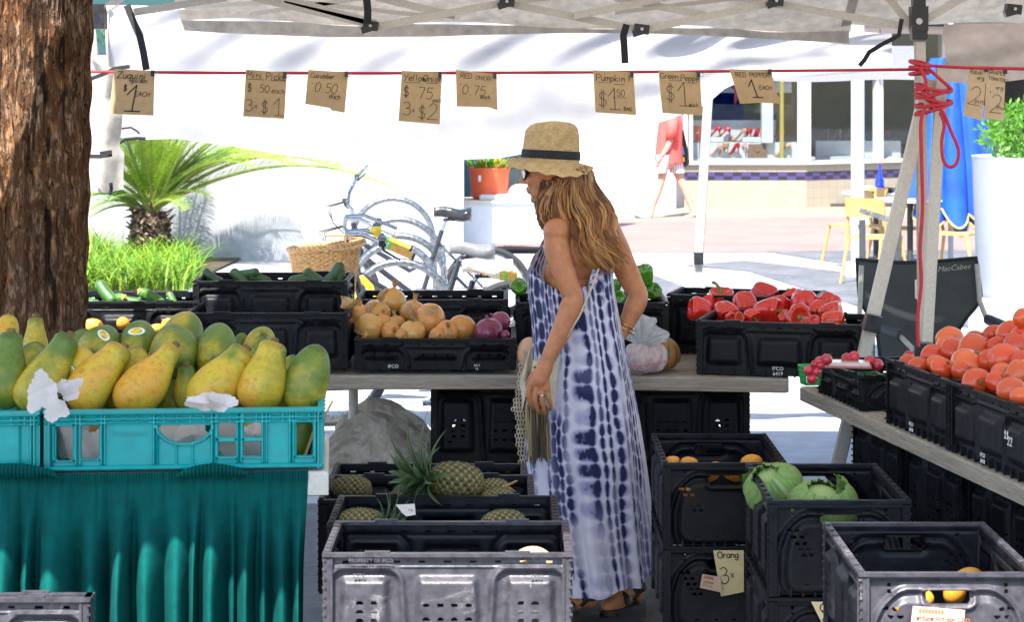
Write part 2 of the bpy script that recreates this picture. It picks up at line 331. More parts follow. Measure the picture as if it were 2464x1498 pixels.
# ---------------------------------------------------------------- palm trunk in front
tr = MB(); nA, nZ = 150, 520; zz = np.linspace(0, 3.6, nZ); aa = np.linspace(0, 2*PI, nA, endpoint=False)
A_, Z_ = np.meshgrid(aa, zz)
pts = np.stack([np.cos(A_).ravel()*9, np.sin(A_).ravel()*9, Z_.ravel()*5], 1)
fib = vnoise(pts*np.array([2.2,2.2,.9]), 1)*.6+vnoise(pts*np.array([5,5,2.2]), 2)*.4
ringn = np.sin((Z_.ravel()*2*PI/.17)+2.5*vnoise(pts*np.array([.35,.35,.5]), 3))
crk = sm(.62,.78, vnoise(pts*np.array([2.6,2.6,.30]), 5))
cav = sm(.60,.74, vnoise(pts*np.array([3.1,3.1,1.5]), 8))
rad = .188+.016*(fib-.5)+.004*ringn-.013*crk-.008*cav-.008*(Z_.ravel()-1.9)*0
X_ = rad*np.cos(A_.ravel()); Y_ = rad*np.sin(A_.ravel())
tr.grid([[ (X_[i*nA+j]+.018*(zz[i]-1), Y_[i*nA+j], zz[i]) for j in range(nA)] for i in range(nZ)], wrap=True)
tb = thing('palm_tree', 'thick fibrous brown palm trunk standing behind the papaya crate', 'tree', (-1.555, 7.05, 0))
def bark_mat():
    m = mat('palm_bark', (.1,.05,.02), .9, fine=0, spec=.15); N = m.node_tree.nodes; L = m.node_tree.links; b = N['Principled BSDF']; tc = N.new('ShaderNodeTexCoord')
    def nz(sc, st, det=6, ro=.6, dist=0):
        mp = N.new('ShaderNodeMapping'); mp.inputs['Scale'].default_value = st; L.new(tc.outputs['Object'], mp.inputs[0]); n = N.new('ShaderNodeTexNoise'); n.inputs['Scale'].default_value = sc; n.inputs['Detail'].default_value = det; n.inputs['Roughness'].default_value = ro; n.inputs['Distortion'].default_value = dist; L.new(mp.outputs[0], n.inputs[0]); return n.outputs[0]
    def mr(x, a, c_, lo=0, hi=1):
        n = N.new('ShaderNodeMapRange'); n.interpolation_type = 'SMOOTHSTEP'; n.inputs[1].default_value = a; n.inputs[2].default_value = c_; n.inputs[3].default_value = lo; n.inputs[4].default_value = hi; L.new(x, n.inputs[0]); return n.outputs[0]
    def mixc(f, a, c_):
        n = N.new('ShaderNodeMix'); n.data_type = 'RGBA'; L.new(f, n.inputs['Factor'])
        for k, v in ((6, a), (7, c_)):
            if isinstance(v, tuple): n.inputs[k].default_value = (*v, 1)
            else: L.new(v, n.inputs[k])
        return n.outputs[2]
    def op(o, a, c_):
        n = N.new('ShaderNodeMath'); n.operation = o
        for k, v in enumerate((a, c_)):
            if isinstance(v, (int, float)): n.inputs[k].default_value = v
            else: L.new(v, n.inputs[k])
        return n.outputs[0]
    patch = mr(nz(46, (1,1,.42), 5, .65, .6), .44, .58); fibre = nz(190, (1,1,.10), 5, .7); crack = mr(nz(26, (1,1,.07), 3, .5, .8), .58, .66); band = mr(nz(5, (.25,.25,1.6), 4, .6, .5), .40, .62); pits = mr(nz(60, (1,1,.35), 3, .6, 1.2), .60, .66)
    col = mixc(band, (.33,.15,.068), (.46,.28,.165)); col = mixc(mr(nz(9, (1,1,.6), 4), .45, .7), col, (.42,.33,.25)); col = mixc(op('MULTIPLY', mr(fibre, .35, .62), .7), (.07,.030,.013), col)
    col = mixc(op('MULTIPLY', op('SUBTRACT', 1, patch), .82), col, (.06,.028,.015)); col = mixc(op('MAXIMUM', op('MULTIPLY', crack, .9), op('MULTIPLY', pits, .85)), col, (.012,.007,.005)); L.new(col, b.inputs['Base Color'])
    h = op('ADD', op('MULTIPLY', patch, .6), op('MULTIPLY', fibre, .5)); h = op('SUBTRACT', h, op('MULTIPLY', crack, 1.0)); h = op('SUBTRACT', h, op('MULTIPLY', pits, .7)); bp = N.new('ShaderNodeBump'); bp.inputs['Strength'].default_value = 1; bp.inputs['Distance'].default_value = .008; L.new(h, bp.inputs['Height']); L.new(bp.outputs[0], b.inputs['Normal'])
    return m
to = obj('trunk', tr, bark_mat(), tb, ang=180)
# ---------------------------------------------------------------- tents
fab = mat('canopy_fabric', (.48,.43,.37), .6, (.38,.335,.285), 3, bump=.25, bs=25, fine=.15, transl=.2)
shade_fab = mat('unseen_canopy_fabric', (.62,.59,.53), .7, (.58,.55,.5), 3, transl=.24)
tent = thing('market_tent', 'pale pop up market tent over the produce stall with folding truss', 'tent', (0, 8.03, 0))
def sheet_grid(fn, nu, nv): return [[fn(i/(nu-1), j/(nv-1)) for i in range(nu)] for j in range(nv)]
YB, XL, XR = 2.62, -1.6, 1.63
cm = MB().grid(sheet_grid(lambda u, v: (lerp(XL, XR, u), lerp(YB-1.3, YB, v), lerp(2.95, 2.155+.05*(1-u), v)-.05*math.sin(PI*v)-.012*math.sin(u*19+v*3)), 60, 16))
cm.grid(sheet_grid(lambda u, v: (lerp(XL, XR, u), lerp(-.05, YB-1.3, v), lerp(2.25, 2.95, v)), 12, 6))
cm.grid(sheet_grid(lambda u, v: (lerp(XL, XR, u), YB+.012*math.sin(u*31)*v, 2.155+.05*(1-u)-v*(.05+.02*math.sin(u*7))), 70, 5))
obj('canopy', cm, fab, tent, ang=180)
fl = MB().add([(-1.82,-1.67,2.27),(-1.62,-1.46,2.27),(-1.46,-1.24,2.27),(-1.42,-1.13,2.27),(-1.42,0,2.34),(4.5,0,2.34),]+[(x, -3.40+.05*math.sin(x*14)+.04*math.sin(x*5.3+1), 2.2) for x in np.linspace(4.5,-4.2,160)]+[(-4.2,-1.95,2.25)], [tuple(range(167))])
obj('unseen_canopy', fl, shade_fab, tent, smooth=False)  # unseen roof added for shade, its outline cut to place the sun patches
def bar(mb, a, b, wd=.022, th=.018):
    a = Vector(a); b = Vector(b); d = b-a; mb.box((a+b)/2, (d.length, th, wd), d.to_track_quat('X', 'Z').to_matrix())
off = -tent.location
s0 = 660
for (x0,y0,x1,y1,k) in [(278,36,545,-6,0),(545,-22,900,60,1),(684,-4,905,56,1),(905,64,1228,3,0),(905,-8,1095,38,1),(1215,6,1545,72,1),(1545,72,1868,4,0),(1868,8,2178,62,1),(1700,36,1480,-6,1),(1095,38,880,88,0) if 0 else (1380,38,1640,-14,0),(2206,60,2330,-14,0),(2196,62,2120,-30,1),(240,30,310,-20,0)]:
    m_ = MB(); bar(m_, P(x0,y0,s0)+Vector((0,.03*k,0)), P(x1,y1,s0)+Vector((0,.03*k,0)), .027)
    obj('truss_bar', m_, M['pole'], tent, loc=off, smooth=False)
for (x0,y0,x1,y1) in [(330,24,700,2),(700,2,1010,36),(1010,36,1330,-6),(1480,30,1760,-4),(1760,-4,2040,34),(600,34,880,-6)]:
    m_ = MB(); bar(m_, P(x0,y0,530), P(x1,y1,530), .02); obj('truss_bar', m_, M['pole'], tent, loc=off, smooth=False)
def bracket(c, sx=.055, sz=.035):
    m_ = MB().box(c, (sx,.05,sz), (0,.12,0)).box(Vector(c)+Vector((-.012,-.01,-.012)), (sx*.8,.04,sz*.7), (0,-.3,0)); m_.tube([Vector(c)+Vector((0,-.04,0)), Vector(c)+Vector((0,-.02,0))], .006, 8, mi=1)
    obj('bracket', m_, [M['bracket'], M['polegrey']], tent, loc=off, smooth=False)
for x, y in [(893,62),(1543,70),(1220,4),(1865,2),(2436,22)]: bracket(P(x, y, s0)-Vector((0,.01,0)))
m_ = MB(); c = P(2210, 45, s0); m_.box(c, (.06,.07,.09)).box(c+Vector((0,0,.075)), (.045,.05,.1)).box(c+Vector((0,0,-.06)), (.056,.06,.035)); m_.tube([c+Vector((-.005,-.045,-.01)), c+Vector((-.005,-.03,-.01))], .012, 10, mi=1)
obj('bracket', m_, [M['bracket'], M['polegrey']], tent, loc=off, smooth=False)
m_ = MB(); c = P(238, 40, s0); m_.box(c, (.05,.07,.09)); obj('bracket', m_, M['bracket'], tent, loc=off, smooth=False)
def pole(px0, py0, px1, py1, s_, wd=.042, ext=True, parent=None, name='leg', m=None):
    a = P(px0, py0, s_); b = P(px1, py1, s_); d = (b-a)
    if ext: b = a+d*(a.z/(a.z-b.z)); d = b-a
    mb = MB(); q = d.to_track_quat('Z', 'Y').to_matrix()
    mb.box((a+b)/2, (wd, wd, d.length), q)
    for sx in (-1, 1): mb.box((a+b)/2+q@Vector((sx*wd*.25, -wd*.5-.001, 0)), (wd*.18, .006, d.length), q)
    return obj(name, mb, m or M['pole'], parent, loc=(-parent.location if parent else (0,0,0)), smooth=False)
pole(2214, 100, 2224, 860, 660, .034, True, tent)
pole(192, 60, 185, 900, 655, .034, True, tent)
# black straps that tie things to the truss
def strap(label, pts, s_, wd=.03, name='tie_strap', grp=None):
    W = [P(x, y, s_+k*.6) for k, (x, y) in enumerate(pts)]; mb = MB(); rows = []
    for i, p in enumerate(W):
        a = W[max(0,i-1)]; b = W[min(len(W)-1,i+1)]; t = (b-a).normalized(); n = Vector((t.z, 0, -t.x)).normalized()*wd/2; rows.append([p-n, p+n, p+n+Vector((0,.004,0)), p-n+Vector((0,.004,0))])
    mb.loft(rows); return tag(obj(name, mb, M['strap']), label, 'strap', grp)
SG = 'black straps tied along the tent truss'
strap('long bent black strap hanging down onto the zucchini sign', [(305,12),(322,55),(336,85),(345,125),(352,168)], 664, .025, grp=SG)
strap('short black strap hanging over the truss joint above the yellow onion sign', [(882,-5),(885,25),(884,58)], 668, .027, grp=SG)
strap('black strap hanging straight down to the left of the pumpkin sign top', [(1508,58),(1500,85),(1502,110),(1504,152)], 668, .025, grp=SG)
strap('slanted black strap with fluttering tail beside the tent leg', [(2170,45),(2163,85),(2120,108),(2092,125),(2080,145),(2068,158)], 668, .016, grp=SG)
strap('black strap sticking out left of the zucchini sign along the red rope', [(212,192),(250,178),(275,165),(312,160)], 655, .014, grp=SG)
strap('looped black strap on the grey tarp beside the palm trunk', [(205,376),(240,377),(268,372),(268,366),(240,370)], 560, .018, grp=SG)
# neighbour tent to the right: canopy, side sheet and the leaning legs
t2 = thing('market_tent', 'neighbouring pale tent whose legs lean together beside the camp chair', 'tent', (1.75, 8.1, 0), group=None)
o2 = -t2.location
cm = MB().grid(sheet_grid(lambda u, v: (lerp(1.58, 5.0, u), lerp(9.3, 10.6, v), lerp(2.97, 2.185, v)-.06*math.sin(PI*v)-.01*math.sin(u*23)), 30, 12))
cm.grid(sheet_grid(lambda u, v: (lerp(1.58, 5.0, u), lerp(7.95, 9.3, v), lerp(2.27, 2.97, v)), 8, 5))
obj('canopy', cm, fab, t2, loc=o2, ang=180)
pole(2266, 160, 2228, 830, 672, .036, True, t2); pole(2234, 190, 2100, 760, 668, .042, True, t2)
for px, py, s_ in ((2098,778,672),(2222,845,682)):
    obj('bracket', MB().box(P(px,py,s_)+Vector((0,-.01,0)), (.058,.06,.06), (0,.22 if px < 2200 else .05,0)), M['bracket'], t2, loc=o2, smooth=False)
obj('bracket', MB().box(P(2214,697,640), (.03,.05,.07)), M['polegrey'], t2, loc=o2, smooth=False)
sheetm = mat('white_tarp_cloth', (.46,.45,.46), .8, (.42,.41,.43), 2, bump=.12, bs=6, fine=.03, transl=.35)
sb = MB().grid(sheet_grid(lambda u, v: PY(lerp(2272,2600,u), lerp(58,196+6*math.sin(u*6),v)-6*u, 9.3)+Vector((0,.03*math.sin(v*9+u*4),0)), 30, 14))
tag(obj('side_tarp', sb, mat('pinkish_tarp', (.66,.58,.54), .8, (.6,.53,.5), 2, bump=.15, bs=6, transl=.3), ang=180), 'creased pinkish white tarp hanging at the upper right corner behind two signs', 'tarp')
# third tent in the back
t3 = thing('market_tent', 'distant white tent behind the big tarp with one slim steel leg', 'tent', (2.0, 13.2, 0))
s3 = F/13.2
m_ = MB().grid(sheet_grid(lambda u, v: P(lerp(1660,2216,u), lerp(110,194-3*math.sin(u*9),v), s3)*(1+.12*v)+Vector((0,0,-H*.12*v)), 20, 6))
obj('canopy', m_, mat('tent_white', (.45,.45,.47), .8, transl=.15), t3, loc=-t3.location, ang=180)
pole(1706, 190, 1676, 690, s3, .05, True, t3, 'leg', M['polegrey']); obj('bracket', MB().box(P(1680,621,s3)+Vector((0,-.02,0)), (.055,.07,.07)), M['bracket'], t3, loc=-t3.location, smooth=False)
# big white tarp
tx = [258,300,420,560,700,850,1000,1200,1400,1600,1700,1745,1800,1950,2145]
tb_ = [325,338,334,352,376,391,389,381,345,291,252,212,190,184,168]
def tarp_pt(u, v):
    px = lerp(258, 2146, u); top = 10+70*u; bot = float(np.interp(px, tx, tb_)); py = lerp(top, bot, v)
    if u < .035: px += (.035-u)*900*(abs(v-.25)**1.2)*.9
    Y = 11.3+.018*math.sin(u*9+v*2)*v+.020*math.sin(u*23-v*5)*(1-v)+.018*math.sin(u*55+v*9+3*math.sin(v*4))+.009*math.sin(v*13+u*6)
    n = float(vnoise(np.array([[u*16, v*4-u*3]]), 4)[0])-.5
    return PY(px, py, Y+.03*n)
tm = MB().grid(sheet_grid(tarp_pt, 160, 36))
tarp = tag(obj('white_tarp', tm, sheetm, ang=180), 'large bright white tarp sagging behind the row of price signs', 'tarp')
m_ = MB(); m_.tube([tarp_pt(0, v)+Vector((0,-.01,0)) for v in np.linspace(0,1,14)], .008, 6); obj('hem', m_, mat('tarp_hem', (.45,.4,.33), .8), tarp)
m_ = MB(); m_.tube([PY(x,y,10.6) for x,y in ((290,310),(315,307),(330,316),(336,322))], .005, 5); m_.tube([PY(x,y,10.6) for x,y in ((288,345),(300,336),(330,333),(350,334))], .009, 5); obj('tie_cord', m_, M['strap'], tarp)
gt = MB().grid(sheet_grid(lambda u, v: PY(lerp(205,[232,262,290,303][min(3,int(v*3.99))]+10*math.sin(v*5),u), lerp(60,455-18*u*0+8*math.sin(u*3),v), 9.6)+Vector((0,.04*math.sin(u*5+v*3),0)), 14, 24))
g_ = tag(obj('side_tarp', gt, mat('grey_tarp', (.5,.48,.45), .85, (.43,.41,.38), 4, bump=.2, bs=8, transl=.25), ang=180), 'narrow greyish tarp hanging between the palm trunk and the cycad', 'tarp')
m_ = MB(); m_.tube([PY(x,y,9.55) for x,y in ((266,440),(268,455),(263,468))], .008, 5); obj('tie_cord', m_, M['strap'], g_)
# ---------------------------------------------------------------- rope with signs
rp = MB()
rope_pts = [(205,172),(500,175),(900,176),(1400,174),(1800,171),(2100,168),(2212,167)]
SR = 672
rp.tube([P(x,y,SR) for x,y in rope_pts], .0052, 8)
rp.tube([P(x,y,SR+8) for x,y in ((2212,160),(2240,158),(2330,163),(2500,166))], .0058, 8)
for k, y in enumerate((152,164,176)): 
    rp.tube([P(2213+24*math.cos(a), y+3*math.sin(a*1.0)+5*math.cos(a+k), SR+5+9*math.sin(a)) for a in np.linspace(0, 2*PI, 18)], .0065, 6, loop=True, cap=False)
for k, (y, tl) in enumerate(((212,8),(225,-10),(238,12),(250,-6),(262,-14))):
    rp.tube([P(2246+44*math.cos(a), y+4*math.sin(a)+tl*math.cos(a), SR+6+11*math.sin(a)) for a in np.linspace(0, 2*PI, 22)], .0065, 6, loop=True, cap=False)
def rtube(pts, s_, r=.0062):
    P0 = [Vector((x, y, 0)) for x, y in pts]; out = []
    for i in range(len(P0)-1):
        p0, p1, p2, p3 = P0[max(0,i-1)], P0[i], P0[i+1], P0[min(len(P0)-1,i+2)]
        for t in np.linspace(0,1,7)[:-1]: out.append(.5*((2*p1)+(p2-p0)*t+(2*p0-5*p1+4*p2-p3)*t*t+(3*p1-p0-3*p2+p3)*t**3))
    out.append(P0[-1]); rp.tube([P(p.x, p.y, s_) for p in out], r, 6)
rtube([(2235,165),(2262,190),(2290,214)], SR+14); rtube([(2214,165),(2228,195),(2222,230),(2245,250),(2270,272),(2288,315),(2306,360),(2302,392),(2285,402),(2270,385),(2266,340),(2272,300),(2262,270)], SR+16)
rtube([(2225,260),(2216,300),(2218,400),(2220,500),(2214,600),(2217,680),(2208,770),(2210,835)], SR+18, .0066); rtube([(2200,215),(2232,222),(2262,262)], SR+16)
tag(obj('red_rope', rp, M['rope']), 'red and black flecked rope strung across the stall and knotted round the poles', 'rope')
# ---------------------------------------------------------------- hand lettering (single strokes)
GL = {'A':'0,0 .35,1 .7,0|.14,.38 .56,.38','B':'.05,0 .05,1|~.05,1 .5,.95 .55,.75 .4,.55 .05,.52|~.05,.52 .55,.48 .65,.25 .45,.02 .05,0','C':'~.65,.85 .45,1 .15,.85 .0,.5 .15,.12 .45,0 .68,.15','D':'.05,0 .05,1|~.05,1 .5,.92 .68,.5 .5,.1 .05,0','E':'.6,1 .05,1 .05,0 .6,0|.05,.52 .5,.52','G':'~.65,.85 .4,1 .12,.85 0,.5 .12,.1 .42,0 .68,.2|.68,.2 .68,.45 .42,.45','H':'.05,0 .05,1|.65,0 .65,1|.05,.5 .65,.5','I':'.2,0 .2,1','M':'.0,0 .1,1 .4,.35 .7,1 .8,0','N':'.05,0 .05,1 .65,0 .65,1','O':'~.35,1 .08,.85 0,.5 .1,.12 .36,0 .62,.15 .7,.5 .6,.88 .35,1','P':'.05,-.1 .05,1|~.05,1 .5,1 .65,.75 .5,.5 .05,.45','R':'.05,0 .05,1|~.05,1 .5,1 .62,.78 .45,.55 .05,.5|.3,.5 .68,0','S':'~.6,.88 .35,1 .1,.85 .12,.62 .5,.42 .6,.2 .4,0 .05,.1','T':'0,1 .7,1|.35,1 .35,0','Y':'0,1 .32,.5|.7,1 .15,-.15','Z':'.0,.95 .65,1 .02,.0 .7,.05','X':'0,0 .6,1|0,1 .6,0',
'a':'~.5,.5 .3,.62 .05,.45 .05,.12 .28,0 .5,.25|.52,.6 .52,.02','b':'.05,1 .05,0|~.05,.35 .3,.6 .5,.35 .35,.02 .05,.05','c':'~.48,.5 .28,.62 .03,.35 .1,.05 .3,0 .5,.12','d':'~.5,.45 .3,.6 .05,.35 .1,.05 .3,0 .5,.2|.52,1 .52,0','e':'~.05,.32 .5,.36 .42,.6 .15,.58 .02,.3 .15,.02 .5,.1','g':'~.5,.5 .3,.62 .05,.4 .12,.08 .35,.08 .5,.3|~.52,.6 .52,-.15 .35,-.38 .05,-.28','h':'.05,1 .05,0|~.05,.35 .28,.6 .46,.5 .48,0','i':'.1,.6 .1,0|.1,.8 .12,.84','k':'.05,1 .05,0|.45,.6 .05,.25 .48,0','l':'.1,1 .1,0','m':'.05,.6 .05,0|~.05,.4 .22,.6 .35,.45 .36,0|~.36,.4 .52,.6 .66,.45 .68,0','n':'.05,.6 .05,0|~.05,.4 .28,.6 .46,.45 .48,0','o':'~.25,.6 .05,.45 .03,.18 .22,0 .45,.15 .46,.42 .25,.6','p':'.05,.6 .05,-.4|~.05,.4 .3,.62 .5,.35 .35,.02 .05,.1','q':'~.5,.5 .3,.62 .05,.4 .12,.05 .35,.05 .5,.3|.52,.6 .5,-.4','r':'.05,.6 .05,0|~.05,.35 .25,.58 .42,.55','s':'~.42,.55 .2,.62 .06,.48 .35,.25 .3,.02 .03,.06','t':'.2,.9 .2,.05 .38,0|.0,.62 .4,.62','u':'~.05,.6 .06,.12 .25,0 .46,.18|.48,.6 .5,0','v':'0,.6 .22,0 .46,.6','w':'0,.6 .15,0 .32,.5 .48,0 .65,.6','x':'0,0 .45,.6|0,.6 .45,0','y':'.03,.6 .26,.1|.5,.6 .12,-.38',
'0':'~.3,1 .06,.8 .02,.4 .15,.03 .38,.05 .56,.4 .52,.82 .3,1','1':'.02,.62 .3,1 .3,0|.05,0 .58,.0','2':'~.05,.8 .25,1 .5,.85 .42,.5 .02,.02|.02,.02 .6,.05','3':'~.05,.9 .3,1 .5,.8 .35,.55 .2,.52|~.2,.52 .5,.48 .55,.2 .3,0 .02,.1','5':'.55,1 .12,1 .08,.58|~.08,.58 .4,.62 .55,.35 .4,.03 .03,.05','7':'.03,1 .55,1 .2,0','$':'~.5,.8 .3,.92 .08,.78 .15,.55 .45,.42 .5,.18 .28,.03 .03,.15|.22,1.1 .22,-.12|.34,1.1 .34,-.12','.':'.1,.0 .13,.04','!':'.12,1 .12,.3|.12,.08 .13,.12',"'":'.1,1 .12,.8',' ':''}
def strokes(text, x, y, h, slant=0, gap=.14):
    out = []
    for ch in text:
        g = GL.get(ch, '')
        mx = .3
        for st in g.split('|'):
            if not st: continue
            c = st[0] == '~'; p = [tuple(map(float, q.split(','))) for q in st.lstrip('~').split(' ')]
            mx = max(mx, max(q[0] for q in p))
            if c:
                q2 = []
                for i in range(len(p)-1):
                    p0, p1, p2, p3 = (np.array(p[max(0,min(len(p)-1,i+k))]) for k in (-1,0,1,2))
                    for t in (0,.25,.5,.75): q2.append(.5*(2*p1+(p2-p0)*t+(2*p0-5*p1+4*p2-p3)*t*t+(3*p1-p0-3*p2+p3)*t**3))
                p = q2+[np.array(p[-1])]
            out.append([(x+(q[0]+slant*q[1])*h, y+q[1]*h) for q in p])
        x += ((.32 if ch == ' ' else mx)+gap)*h
    return out, x
def write(mb, lines, fr, off, asp):
    """lines: (text, u, v, height, stroke width, slant); u to the right and v upward over the card, asp = card width / height"""
    for (text, u, v, h, wd, sl_) in lines:
        if text == '_': S = [[(u, v), (u+h, v+.01)]]
        else: S, _ = strokes(text, u*asp, v, h, sl_); S = [[(p[0]/asp, p[1]) for p in s] for s in S]
        for s in S:
            for a, b in zip(s[:-1], s[1:]):
                A, B = fr(*a), fr(*b); d = (B-A)
                if d.length < 1e-6: continue
                t = d.normalized(); n = Vector((t.z, 0, -t.x)).normalized()*wd/2; e = t*wd*.35
                mb.add([A-e-n+off, B+e-n+off, B+e+n+off, A-e+n+off], [(0,1,2,3)])
def sign(label, q, poly, lines, s_=676, clip=True, mcard=None, tilt=0, grp='handwritten cardboard price signs on the red rope', cat='price sign'):
    """q: corners top-left, top-right, bottom-right, bottom-left as picture points"""
    C_ = [P(x, y, s_) for x, y in q]; ctr = sum(C_, Vector())/4
    def fr(u, v): return (C_[3]*(1-u)+C_[2]*u)*(1-v)+(C_[0]*(1-u)+C_[1]*u)*v-ctr
    t = thing('price_sign', label, cat, ctr, group=grp)
    mb = MB(); pts = [P(x, y, s_)-ctr for x, y in (poly or q)]; mb.prism(pts, (0,.003,0))
    obj('card', mb, mcard or M['card'], t, smooth=False)
    mb = MB(); write(mb, lines, fr, Vector((0,-.0012,0)), (C_[1]-C_[0]).length/(C_[0]-C_[3]).length)
    obj('lettering', mb, M['ink'], t, smooth=False)
    if clip:
        c = fr(.96, .95); mb = MB().box(c+Vector((0,-.004,0)), (.012,.014,.02)); mb.tube([c+Vector((.006,-.008,.006)), c+Vector((.017,-.01,.004)), c+Vector((.017,-.01,-.006)), c+Vector((.006,-.008,-.008))], .001, 5, mi=1)
        obj('binder_clip', mb, [M['bracket'], M['chrome']], t, smooth=False)
    return t
sign('cardboard sign for zucchini at one dollar each', [(275,165),(372,171),(369,278),(262,274)], None, [('Zuquini',.08,.80,.15,.0026,.2),('gaiden',.42,.72,.10,.0018,.1),('$',.27,.53,.13,.0022,.05),('1',.31,.08,.58,.0042,.12),('EACH',.54,.42,.10,.002,.2)])
sign('cardboard sign for mini pickles with price of three for a dollar', [(592,167),(690,175),(684,286),(585,280)], None, [('Mini Picke',.03,.83,.14,.002,.05),('_',.03,.80,.42,.0016,0),('_',.62,.81,.36,.0016,0),('$',.06,.54,.17,.0018,0),('.50',.28,.54,.16,.0018,.05),('each',.66,.54,.11,.0016,.05),('3',.05,.12,.25,.0019,0),('x',.27,.2,.10,.0018,0),('$',.42,.1,.27,.0018,0),('1',.72,.06,.38,.0019,0)])
sign('torn cardboard sign for cucumbers with price written at a slant', [(742,168),(838,174),(829,271),(734,252)], [(742,168),(838,174),(829,271),(798,266),(794,260),(734,250)], [('Cucumber',.06,.80,.13,.0018,.15),('.',.12,.63,.1,.003,0),('0.50',.2,.42,.26,.0018,.15),('each',.58,.30,.13,.0016,.15)])
sign('tallest cardboard sign for yellow onions with three for two dollars', [(967,170),(1063,174),(1058,299),(959,291)], None, [('Yellow',.05,.81,.125,.0022,.1),('_',.1,.77,.38,.0016,0),('Onion',.54,.81,.125,.0022,.1),('_',.62,.78,.3,.0016,0),('$',.07,.5,.2,.002,0),('.75',.32,.47,.22,.002,.05),('each',.80,.42,.07,.0014,.1),('3',.09,.13,.26,.002,0),('x',.32,.2,.09,.0016,0),('$',.47,.08,.25,.0018,0),('2',.68,.07,.32,.002,.1)])
sign('cardboard sign for red onions with its lower corner curled', [(1097,168),(1195,178),(1197,265),(1099,256)], [(1097,168),(1195,178),(1197,265),(1176,258),(1099,256)], [('RED',.10,.80,.14,.0018,.15),('ONION',.48,.80,.11,.0014,.15),('.',.08,.6,.12,.004,0),('0.75',.14,.36,.26,.0018,.15),('each',.58,.28,.11,.0016,.15)])
sign('cardboard sign for pumpkin by the bag hanging above the straw hat', [(1427,168),(1524,174),(1531,277),(1433,270)], None, [('Pumpkin !',.06,.76,.15,.002,.1),('_',.1,.71,.28,.0016,0),('_',.5,.69,.26,.0016,0),('$',.08,.15,.36,.0018,.05),('1',.33,.1,.5,.0022,.02),('.',.47,.38,.1,.005,0),('50',.55,.42,.15,.0016,0),('_',.55,.38,.22,.0014,0),('BAG',.7,.09,.08,.0018,.1)])
sign('cardboard sign for green peppers hanging between pumpkin and red pepper signs', [(1584,168),(1684,174),(1690,278),(1594,272)], None, [('Green',.03,.81,.13,.0018,.1),('_',.24,.77,.3,.0014,0),('Peppe',.52,.79,.13,.0018,.1),('_',.62,.74,.3,.0014,0),('$',.12,.3,.38,.0018,.05),('1',.42,.2,.55,.0024,.0),('each',.68,.19,.09,.0015,.1)])
sign('cardboard sign for red peppers tilted sharply to the side', [(1755,166),(1855,169),(1879,249),(1781,249)], [(1755,166),(1855,169),(1869,225),(1879,240),(1876,249),(1832,247),(1781,250)], [('RED',.10,.78,.13,.0019,.1),('PEPPER',.44,.79,.12,.0019,.1),('.',.28,.6,.12,.004,0),('1',.34,.18,.52,.004,-.05),('EACH',.58,.42,.11,.0018,.2)])
sign('narrow faded sign for radishes at the right end of the rope', [(2333,154),(2374,160),(2365,291),(2318,278)], None, [('Rdish',.1,.83,.075,.0016,0),('org',.5,.74,.075,.0016,.1),('2',.12,.24,.36,.0018,.12),('pint',.5,.3,.085,.0016,.1)], clip=True, mcard=mat('pale_cardboard', (.62,.47,.3), .85, (.56,.42,.26), 6, fine=.07))
sign('narrow sign for grape tomatoes at the far right of the rope', [(2376,157),(2420,165),(2415,291),(2368,284)], None, [('GRAPES',.1,.86,.065,.0015,.05),('TOMATOES',.1,.74,.058,.0015,.05),('org',.5,.58,.08,.0015,.1),("'",.2,.36,.16,.002,0),('2',.22,.12,.36,.002,.1),('Pint',.62,.2,.07,.0015,.1)], mcard=bpy.data.materials['pale_cardboard'])
yc = mat('yellow_card', (.66,.56,.32), .8, (.6,.5,.28), 6, fine=.05)
def text_obj(name, body, m, parent, loc, size, rot=(R(90),0,0), extrude=.0004, align='CENTER', shear=0):
    c = bpy.data.curves.new('t', 'FONT'); c.body = body; c.size = size; c.extrude = extrude; c.align_x = align; c.shear = shear; c.resolution_u = 2
    o = bpy.data.objects.new('t', c); COL.objects.link(o); dg = bpy.context.evaluated_depsgraph_get(); dg.update()
    me = bpy.data.meshes.new_from_object(o.evaluated_get(dg)); bpy.data.objects.remove(o); me.materials.clear(); me.materials.append(m)
    return link(name, me, parent, loc, rot)
